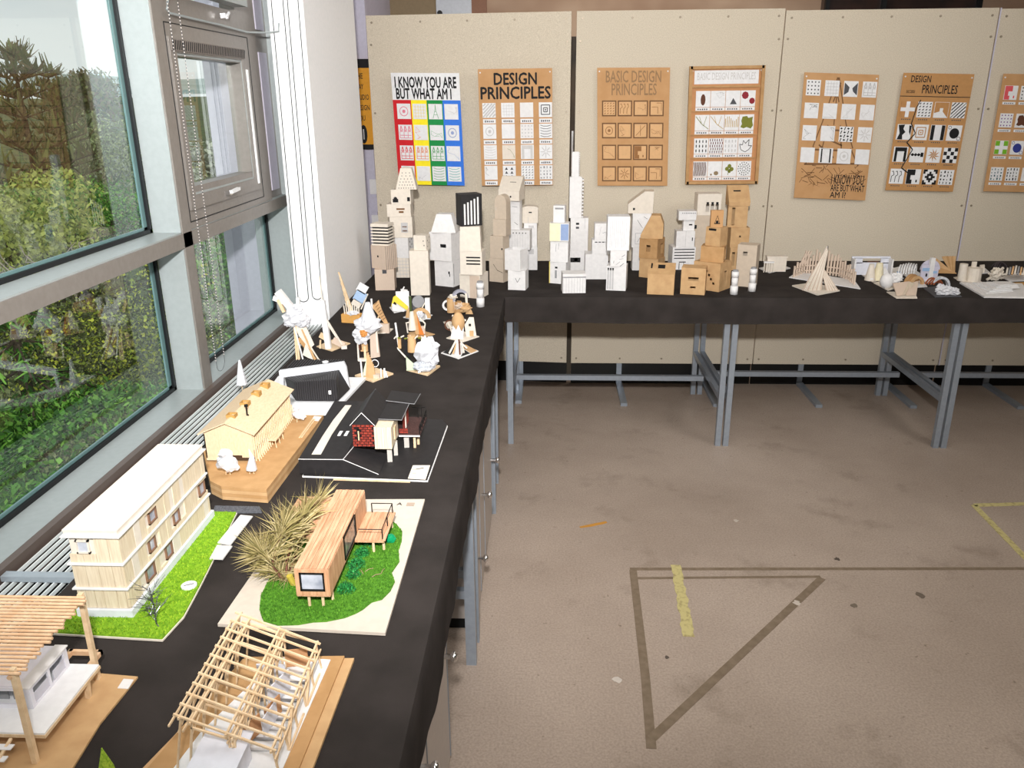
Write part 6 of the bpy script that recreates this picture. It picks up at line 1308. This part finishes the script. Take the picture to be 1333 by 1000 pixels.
# ------------------------------------------------------------------ right-hand models
GR = 'small shell and pavilion models on the right of the bench'
item('pavilion_model', 'small square balsa pavilion model behind the tall grey tan box', 'pavilion model', 1006, 355, [
    ('G', B, WH, [(988, 350), (1001, 356), (1029, 350), (1014, 345)], 1.2), ('b', 'block', CR, 4, 5, 1, 25, 10, 19, 0), ('b', 'roof', CR, 4, 5, 19, 27, 11, 2), ('b', 'porch_roof', WH, -7, -2, 13, 13, 5, 2)] + [('s', 'column', CR, -13+3*k, -4, 1, -13+3*k, -4, 13, .6) for k in range(5)], GR)
fence = [('G', B, WH, [(1027, 362), (1120, 377), (1112, 366), (1040, 354)], 1.2)]
line = [(1033, 362), (1046, 357), (1060, 357), (1076, 359), (1092, 361), (1104, 366), (1114, 374)]
rd = random.Random(5); q = []
for a, b in zip(line, line[1:]):
    for k in range(4): q.append((a[0]+(b[0]-a[0])*k/4, a[1]+(b[1]-a[1])*k/4))
c0 = (1075, 371)
def rel(u, v):
    p = Z(u, v, T); p0 = Z(*c0, T); s_ = Y(c0[0]+1, c0[1], p0.y).x-Y(c0[0], c0[1], p0.y).x; return (p.x-p0.x)/s_, (p.y-p0.y)/s_
hts = [16, 20, 18, 24, 32, 28, 22, 26, 34, 30, 24, 28, 34, 30, 28, 30, 26, 22, 24, 20, 22, 18, 20, 18]
qq = [rel(*p) for p in q]
for (x, y), h in zip(qq, hts): fence.append(('s', 'picket', TN, x, y, 1, x+rd.uniform(-.5, .5), y, h, 1.1))
for zz in (5, 12):
    for (x, y), (x2, y2) in zip(qq[::2], qq[2::2]): fence.append(('s', 'cross_rail', TN, x, y-.8, zz, x2, y2-.8, zz, .8))
for k in range(3): x, y = qq[3+k]; fence.append(('s', 'leaning_picket', TN, x-4, y, 10, x+4, y, 32, .9))
item('fence_model', 'winding model palisade of pinkish wooden pickets behind the stick cone', 'fence model', 1075, 371, fence, GR)
cone = [('G', B, CR, [(1031, 373), (1064, 385), (1093, 379.5), (1060, 369)], 1.6), ('q', 'black_sail', INK, (4, 0, 12), (9, 4, 12), (8, 3, 56), (7, 2, 58)), ('q', 'white_sail', WH, (-12, 0, 14), (2, -1, 12), (7, 2, 57), (5, 2, 56))]
for k in range(13): cone.append(('s', 'splayed_stick', CR if k % 3 else TN, -20+1.9*k, -2-3*sin(k*.26), 1, 6+.1*k, 1, 56-k*.4, .55))
for k in range(9): cone.append(('s', 'side_stick', CR if k % 2 else TN, 26-1.9*k, -3-2*sin(k*.3), 1, 4, 1, 30-k*.8, .55))
for k in range(5): cone.append(('s', 'inner_stick', TN, -3+2*k, 2, 1, -3+2*k, 2, 18, .6))
item('cone_model', 'pointed cone model of fanned sticks with a black sail on a white base', 'cone model', 1064, 379, cone, GR)
item('pavilion_model', 'flat white wall model with a long slot and open side against the boards', 'pavilion model', 1133, 360, [
    ('G', B, WH, [(1108, 357), (1150, 357), (1172, 357), (1160, 347), (1112, 347)], 1), ('b', 'back_wall', WG, 0, 6, 1, 50, 2, 16), ('b', 'top_wall', WG, 0, 6, 22.5, 50, 2, 2.5), ('b', 'slot_end', WG, -18, 6, 16, 14, 2, 7), ('b', 'slot_end', WG, 19, 6, 16, 12, 2, 7), ('b', 'end_wall', WH, -24, 0, 1, 2, 12, 22), ('b', 'end_wall', WH, 24, 0, 1, 2, 12, 22), ('b', 'inner_box', SEED, 4, 8, 12, 14, 2, 6)], GR)
item('shell_model', 'pale twin cone shell model with a folded base left of the white wall', 'shell model', 1137, 366, [
    ('G', B, CR, [(1121, 358), (1136, 368), (1150, 364), (1138, 356)], 1), ('c', 'cone_shell', CR, -5, 0, 1, 7, 21, 3), ('c', 'cone_shell', mat('pale_yellow_paper', s(232, 222, 190), .6), 6, 2, 1, 7, 22, 4), ('p', 'folded_card', WH, [(8, 1), (26, 1), (14, 18)], 4, 1), ('b', 'small_drum', WH, -5, -5, 1, 4, 3, 4)], GR)
item('shell_model', 'rounded white shell model between the twin cone and the folded V card', 'shell model', 1155, 376, [
    ('G', B, CR, [(1137, 369), (1156, 379), (1172, 374), (1152, 366)], 1), ('o', 'round_shell', WH, -2, 0, 10, 9, 10), ('k', 'shell_flap', WH, 10, 1, 13, 8, 7, 41), ('q', 'shell_fin', WG, (6, 0, 4), (12, 0, 6), (16, 1, 20), (8, 1, 18))], GR)
item('folded_card_model', 'tan folded V shaped card model at the front edge of the cloth', 'folded card model', 1176, 387, [
    ('G', B, CR, [(1154, 381), (1167, 389), (1194, 389), (1190, 381)], 1), ('p', 'folded_panel', TN, [(-17, 18), (5, 20), (-2, 2), (-9, 2)], 0, 1.5, 8), ('p', 'folded_panel', mat('grey_tan_panel', s(190, 176, 156), .7), [(5, 20), (12, 18), (2, 2), (-2, 2)], 2, 1.5, -20), ('p', 'folded_panel', TN, [(3, 2), (18, 2), (18, 20), (7, 18)], 2, 1.5, 12)], GR)
item('rib_shell_model', 'white ribbed half dome model behind the brown arches', 'rib shell model', 1181, 359, [
    ('G', B, WH, [(1163, 350), (1180, 361), (1200, 358), (1180, 346)], 1)] + [('a', 'white_rib', BRIGHT, -9+3.6*k, 2+k*.6, 2, 14-abs(k-3)*.6, 2.2, 1.2, 5, 175, 60) for k in range(7)] + [('b', 'blue_card', mat('pale_blue_card', s(150, 180, 214), .6), -14, -4, 2, 4, 2, 4)], GR)
item('arch_model', 'brown cardboard double arch model right of the folded V card', 'arch model', 1190, 372, [
    ('G', B, WH, [(1180, 368), (1188, 375), (1207, 374), (1200, 366)], 1), ('a', 'cardboard_arch', CARDD, -1, 4, 1, 13, 4, 4, 0, 180, 30), ('a', 'cardboard_arch', CBD, 4, 0, 1, 11, 3.4, 4, 0, 180, 20), ('a', 'cardboard_arch', CARDD, -1, 2, 3, 8, 2, 4, 0, 180, 30)], GR)
item('tower_model', 'white slab tower model with pale blue bands and a lilac sheet', 'tower model', 1207, 366, [
    ('G', B, WH, [(1194, 360), (1205, 369), (1222, 366), (1212, 357)], 1), ('b', 'slab_tower', WH, 3, 1, 1, 6, 4, 29, 6), ('a', 'lilac_disc', LILAC, 3, 4, 14, 13, 13, 1, 0, 180), ('b', 'blue_band', MATS['pale_blue_card'], -4, 0, 13, 9, 2, 4), ('b', 'blue_band', MATS['pale_blue_card'], 8, 0, 10, 5, 2, 3), ('b', 'lilac_wall', LILAC, -5, 1, 1, 10, 2, 20), ('b', 'lilac_wall', LILAC, 9, 1, 1, 7, 2, 18), ('b', 'dark_window', INK, -3, -1.4, 6, 2, .6, 4)], GR)
item('fan_model', 'folded brown cardboard fan model against the boards', 'fan model', 1232, 357, [
    ('q', 'folded_leaf', CBD, (-16, 4, 1), (10, -3, 1), (-4, 3, 12), (-17, 6, 22))] + [('q', 'fan_blade', CARDD if k % 2 else CBD, (9-2*k*.4, 0, 1), (11-k*.6, 1, 1), (9-3.2*k, 3, 23), (4-3.2*k, 3, 22)) for k in range(5)] + [('q', 'folded_leaf', CARDD, (-14, 0, 1), (11, -4, 1), (11, -3, 2), (-8, 4, 9))], GR)
item('shell_model', 'white crumpled dome model with brown arcs on a dark base', 'shell model', 1228, 384, [
    ('G', B, DGREY, [(1202, 376), (1217, 387.5), (1252, 387), (1232, 372)], 1)] + [('k', 'crumpled_shell', PAPER, -5+8*k, -2, 7-k*1.2, 8, 7-k, 50+k) for k in range(3)] + [('a', 'brown_arc', mat('russet_arc', s(150, 84, 54), .6), -14+3*k, 8, 9, 12-k, 1.6, 1.5, 20, 160, 25) for k in range(4)] + [('a', 'clear_dome', SHINY, -2, 7, 8, 14, 3, 5, 0, 150, 10)], GR)
item('cylinder_model', 'pale upright tube and half pipe model beside the board seam', 'cylinder model', 1252, 367, [
    ('G', B, CR, [(1241, 362), (1256, 370), (1278, 368), (1262, 359)], 1), ('c', 'tube', CR, 0, 2, 1, 5.5, 22, 5), ('c', 'half_pipe', CR, 15, 2, 1, 9.5, 17, 9), ('b', 'upright_card', CR, 15, 6, 1, 6, 2, 24)], GR)
item('arch_model', 'set of three thin nested cream arches behind the terrain slab', 'arch model', 1277, 355, [
    ('G', B, WH, [(1268, 352), (1275, 357), (1289, 356), (1282, 350)], 1)] + [('a', 'thin_arch', CR, -1+2.4*k, k, 1, 9, 1.4, 1.5, 0, 180, 70) for k in range(3)], GR)
tr = [('G', B, WH, [(1249, 369.5), (1281, 388), (1345, 389), (1330, 371)], 2)]
for k in range(5):
    f_ = .06*k; cxx, cyy = 1297, 378; sh = [(1258, 371), (1283, 384.5), (1318, 382), (1322, 372)]
    tr.append(('G', 'contour_layer', BRIGHT if k % 2 else WH, [(cxx+(u-cxx)*(1-.16*k)+k*2, cyy+(v-cyy)*(1-.16*k)) for u, v in sh], 3+1.6*k))
tr += [('q', 'bridge_strip', WH, (6, -4, 4), (30, 2, 4), (28, 6, 8), (2, 2, 8), 1)]
item('terrain_model', 'white layered contour terrain model on a large white slab', 'terrain model', 1297, 380, tr, GR)
rd = random.Random(9)
item('coral_model', 'spiky cream coral shaped model behind the white terrain', 'coral model', 1295, 366, [('k', 'coral_core', CR, 0, 0, 9, 7, 8, 61)] + [('s', 'coral_spike', CR, 0, 0, 8, 13*cos(a*.7), 5*sin(a*.9), 9+8*sin(a*1.3), 1.2) for a in range(12)], GR)
item('dome_model', 'dark net dome model against the boards', 'dome model', 1301, 350, [('a', 'dark_arc', mat('dark_net', s(70, 62, 66), .6), -4+2.2*k, 0, 0, 10-abs(k-1.5), 1, 1, 0, 180, 40) for k in range(4)] + [('a', 'dark_cross_arc', MATS['dark_net'], 0, 1, -1, 10, 1, 1, 0, 180, -40)], GR)
item('rib_shell_model', 'grey and cream overlapping ribs model at the right picture edge', 'rib shell model', 1320, 364, [('G', B, WH, [(1303, 361), (1314, 367), (1345, 366), (1330, 356)], 1)] + [('a', 'curved_rib', [CR, PENCIL, mat('pale_orange_rib', s(222, 178, 130), .6)][k % 3], -10+3.6*k, 0, 1, 17-abs(k-3), 2.6, 2, 10, 150, 60) for k in range(8)], GR)
item('card_sheet', 'orange brown card corner at the far right edge of the bench', 'card', 1335, 373, [('G', 'card_sheet', mat('orange_tan_card', s(206, 156, 84), .7), [(1317, 369), (1330, 375), (1360, 375), (1350, 368)], 1)])
# ================================================================== OUTSIDE
def gz(x, y):
    """ground height outside: bank falling away from the building, valley, wooded ridge far off"""
    d = math.hypot(x, y-2); a = -4.2-.10*max(0, min(d, 60)-6)
    if d > 60: a += min(1, (d-60)/200)**1.3*(13.5+4*sin(x*.013+1)+2.5*sin(y*.021))
    return a+.25*sin(x*.5)*cos(y*.4)
g = MB(); rr = [0, 3, 6, 9, 13, 18, 25, 35, 50, 70, 100, 140, 190, 250, 330, 420]; na = 48
vs = []
for r_ in rr:
    for k in range(na+1):
        a = R(85)+R(150)*k/na; x, y = -1.6+r_*cos(a), 1+r_*sin(a)
        if r_ < 1: x, y = -1.6, -6+16*(1-k/na)
        vs.append((x, y, gz(x, y)))
g.add(vs, [(i*(na+1)+j, i*(na+1)+j+1, (i+1)*(na+1)+j+1, (i+1)*(na+1)+j) for i in range(len(rr)-1) for j in range(na)])
o = g.build('ground_outside', mat('undergrowth', s(96, 112, 60), .9, col2=s(70, 74, 50), scale=.9, detail=8, lo=.4, hi=.6), None, True); structure(o)
pth = [(-5.2, 3.2), (-6.4, 6.0), (-8.2, 9.0), (-10.5, 12.5), (-14, 17)]
g = MB()
for (x, y), (x2, y2) in zip(pth, pth[1:]): g.quad((x-.9, y+.3, gz(x, y)+.08), (x+.9, y-.3, gz(x, y)+.08), (x2+.9, y2-.3, gz(x2, y2)+.12), (x2-.9, y2+.3, gz(x2, y2)+.12), .02)
o = g.build('footpath_outside', mat('grey_footpath', s(134, 130, 126), .9, scale=4)); structure(o)
BARK = mat('tree_bark', s(92, 78, 62), .9, scale=30, col2=s(60, 50, 40))
def at(u, v, dist):
    r = ray(u, v).normalized(); return EYE+r*dist
def leaves(g, c, n, rx, ry, rz, sz, rd, nm, hollow=.55):
    for _ in range(n):
        d = Vector((rd.gauss(0, 1), rd.gauss(0, 1), rd.gauss(0, 1))).normalized()*rd.uniform(hollow, 1)
        p = c+Vector((d.x*rx, d.y*ry, d.z*rz)); a = Vector((rd.uniform(-1, 1), rd.uniform(-1, 1), rd.uniform(-1, 1)))*sz; b = Vector((rd.uniform(-1, 1), rd.uniform(-1, 1), rd.uniform(-1, 1)))*sz
        g.cur = rd.randrange(nm); g.add([p, p+a, p+(a+b)*.9, p+b], [(0, 1, 2, 3)])
def shrub(label, u, v, dist, rx, rz, sz, n, ms, seed, cat='shrub', name='leafy_shrub', lobes=7, group=None):
    c = at(u, v, dist); rd = random.Random(seed); b = gz(c.x, c.y); sz *= .45; n = int(n*2.8)
    t = thing(name, label, cat, (c.x, c.y, b), group)
    MB().tube([(c.x, c.y, b), (c.x+.05, c.y, (b+c.z)/2), (c.x, c.y, c.z)], max(.03, rx*.06), 6, .02).build('trunk', BARK, t)
    g = MB()
    for k in range(lobes):
        a = 2*pi*k/lobes; cc = c+Vector((cos(a)*rx*.5, sin(a)*rx*.5, rd.uniform(-.5, .5)*rz)); leaves(g, cc, n//lobes, rx*.55, rx*.55, rz*.5, sz, rd, len(ms))
    g.build('foliage', ms, t, stuff=True)
    return t
def conifer(label, u, vtop, dist, h, r, ms, seed, droop=.25, sz=.16, dens=9, name='conifer_tree', upright=False):
    top = at(u, vtop, dist); rd = random.Random(seed); b = gz(top.x, top.y); c = Vector((top.x, top.y, 0)); h = top.z-b if h is None else h
    z0 = top.z-h; t = thing(name, label, 'tree', (top.x, top.y, min(b, z0)))
    MB().tube([(c.x, c.y, min(b, z0)), (c.x, c.y, top.z-h*.3), (c.x, c.y, top.z)], .14, 7, .02).build('trunk', BARK, t)
    g = MB(); gb = MB(); L_ = int(h/.32)
    for i in range(L_):
        f_ = i/L_; zz = top.z-.1-f_*h*.93; rr_ = r*(.12+.88*f_**.8)*rd.uniform(.8, 1.1)
        for k in range(8):
            a = rd.uniform(0, 6.28); tip = Vector((c.x+cos(a)*rr_, c.y+sin(a)*rr_, zz+(.30 if upright else -droop)*rr_)); o_ = Vector((c.x, c.y, zz))
            gb.beam(o_, tip, .02)
            for j in range(dens):
                q = o_.lerp(tip, rd.uniform(.2, 1)); w_ = sz*rd.uniform(.5, 1.2)
                dd = Vector((rd.uniform(-1, 1), rd.uniform(-1, 1), rd.uniform(-.9, .2) if not upright else rd.uniform(0, 1.4)))*w_*1.4; sd = Vector((rd.uniform(-1, 1), rd.uniform(-1, 1), 0))*w_*.22
                g.cur = rd.randrange(len(ms)); g.add([q-sd, q+sd, q+dd+sd*.4, q+dd-sd*.2], [(0, 1, 2, 3)])
    gb.build('branches', BARK, t, stuff=True); g.build('foliage', ms, t, stuff=True)
    return t
DK = [mat('spruce_dark', s(76, 86, 50), .8), mat('spruce_olive', s(108, 116, 64), .8), mat('spruce_brown', s(112, 102, 70), .8)]
LR = [mat('larch_green', s(92, 150, 50), .7), mat('larch_light', s(134, 186, 76), .7), mat('larch_deep', s(58, 100, 38), .7)]
YG0 = [mat('spring_leaf', s(200, 204, 72), .6), mat('spring_leaf_green', s(150, 166, 66), .6), mat('spring_leaf_dark', s(90, 96, 54), .7)]
YG = [YG0[0], YG0[2], YG0[1], YG0[2], mat('dark_understorey', s(58, 62, 40), .8)]
WL = [mat('willow_leaf', s(188, 196, 100), .6), mat('willow_leaf_deep', s(150, 160, 84), .7)]
MG = [mat('mid_leaf', s(130, 142, 88), .7), mat('mid_leaf_pale', s(168, 176, 122), .7), mat('mid_leaf_dark', s(96, 98, 66), .7)]
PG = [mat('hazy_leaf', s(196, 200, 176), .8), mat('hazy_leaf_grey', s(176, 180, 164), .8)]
conifer('tall dark spruce tree outside the upper left window', 16, 72, 17, 9.5, 3.0, DK, 1, upright=True, sz=.17, dens=26)
conifer('second dark spruce just right of the tallest one outside', 62, 96, 27, 10.5, 2.6, DK, 2, upright=True, sz=.16, dens=24)
conifer('bright green drooping larch outside the lower left window', 10, 392, 9.5, 4.2, 3.2, LR, 3, droop=.35, sz=.12, dens=44, name='larch_tree')
shrub('bush with yellow green spring leaves outside the lower left window', 140, 420, 10, 1.25, .95, .06, 4200, YG, 4)
shrub('pale willow bush at the left edge of the upper window', 5, 300, 13, 1.3, 1.3, .10, 2600, WL, 5)
shrub('dark rounded evergreen bush low in the upper left window', 95, 285, 15, 1.3, .8, .07, 2600, LR, 6)
shrub('mid green tree along the mullion in the upper left window', 172, 235, 34, 3.0, 4.6, .17, 5200, MG, 7, 'tree', 'leafy_tree')
shrub('green trees below the bush in the lower left window', 60, 590, 8.5, 1.4, .5, .09, 3600, LR, 8)
shrub('low green ground shrub near the lower window frame', 150, 575, 8.5, .7, .25, .06, 1400, MG, 9)
shrub('green bush behind the far lower window pane', 335, 350, 14, 1.6, 1.6, .10, 3000, LR, 10)
shrub('tangled brown green bush behind the lower left pane', 70, 470, 14, 1.6, 1.0, .10, 3400, MG, 12)
shrub('greenish brown scrub under the yellow leaved bush', 225, 455, 13, 1.2, .7, .09, 2000, MG, 13)
# bare twigs
c = at(48, 345, 11); t = thing('bare_branches', 'pale bare branches at the foot of the upper left window', 'branches', (c.x, c.y, gz(c.x, c.y))); rd = random.Random(3); g = MB()
MB().tube([(c.x, c.y, gz(c.x, c.y)), (c.x, c.y, c.z-.3)], .05, 6, .03).build('trunk', BARK, t)
for k in range(26):
    a = rd.uniform(0, 6.28); p = [Vector((c.x, c.y, c.z-.3))]
    for j in range(5): p.append(p[-1]+Vector((cos(a+rd.uniform(-.6, .6))*.24, sin(a+rd.uniform(-.6, .6))*.24, rd.uniform(-.03, .16))))
    g.tube(p, .012, 4, .004)
g.build('twigs', mat('pale_twig', s(176, 160, 150), .8), t, stuff=True)
# woods on the slope and ridge, shared foliage
rd = random.Random(14); protos = []
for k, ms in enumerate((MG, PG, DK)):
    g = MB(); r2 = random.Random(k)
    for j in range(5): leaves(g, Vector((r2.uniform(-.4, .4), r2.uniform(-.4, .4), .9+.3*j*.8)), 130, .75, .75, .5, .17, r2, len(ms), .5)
    protos.append(g)
meshes = [None]*3; tm = bpy.data.meshes.new('trunk'); q = MB().tube([(0, 0, -.3), (0, 0, .7), (0, 0, 1.6)], .09, 5, .03); tm.from_pydata([tuple(p) for p in q.v], [], q.f); tm.materials.append(BARK)
LB = [('mid green rounded tree on the slope beyond the far window, %s from the left', 'near slope trees'), ('pale hazy tree in the distant wood through the far window, %s from the left', 'hazy wood trees'), ('dark tree on the wooded ridge beside the tall spruces, %s from the left', 'ridge trees')]
ORD = ['first', 'second', 'third', 'fourth', 'fifth', 'sixth', 'seventh', 'eighth', 'ninth', 'tenth', 'eleventh', 'twelfth']
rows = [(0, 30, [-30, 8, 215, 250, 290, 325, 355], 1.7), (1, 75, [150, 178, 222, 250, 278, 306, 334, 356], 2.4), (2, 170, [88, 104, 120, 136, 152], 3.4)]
for kd, dist, us, sc0 in rows:
    for j, u in enumerate(us):
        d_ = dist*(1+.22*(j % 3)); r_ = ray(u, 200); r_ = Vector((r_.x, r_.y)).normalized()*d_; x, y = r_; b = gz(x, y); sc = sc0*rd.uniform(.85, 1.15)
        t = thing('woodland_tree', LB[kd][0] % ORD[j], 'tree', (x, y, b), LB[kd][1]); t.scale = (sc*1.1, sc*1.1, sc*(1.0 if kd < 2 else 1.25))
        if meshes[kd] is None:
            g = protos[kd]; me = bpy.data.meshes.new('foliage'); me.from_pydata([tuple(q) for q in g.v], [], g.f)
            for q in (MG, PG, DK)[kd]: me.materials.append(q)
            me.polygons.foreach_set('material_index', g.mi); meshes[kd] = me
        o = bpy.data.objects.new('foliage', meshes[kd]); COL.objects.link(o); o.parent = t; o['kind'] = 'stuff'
        o = bpy.data.objects.new('trunk', tm); COL.objects.link(o); o.parent = t
# far hazy hill
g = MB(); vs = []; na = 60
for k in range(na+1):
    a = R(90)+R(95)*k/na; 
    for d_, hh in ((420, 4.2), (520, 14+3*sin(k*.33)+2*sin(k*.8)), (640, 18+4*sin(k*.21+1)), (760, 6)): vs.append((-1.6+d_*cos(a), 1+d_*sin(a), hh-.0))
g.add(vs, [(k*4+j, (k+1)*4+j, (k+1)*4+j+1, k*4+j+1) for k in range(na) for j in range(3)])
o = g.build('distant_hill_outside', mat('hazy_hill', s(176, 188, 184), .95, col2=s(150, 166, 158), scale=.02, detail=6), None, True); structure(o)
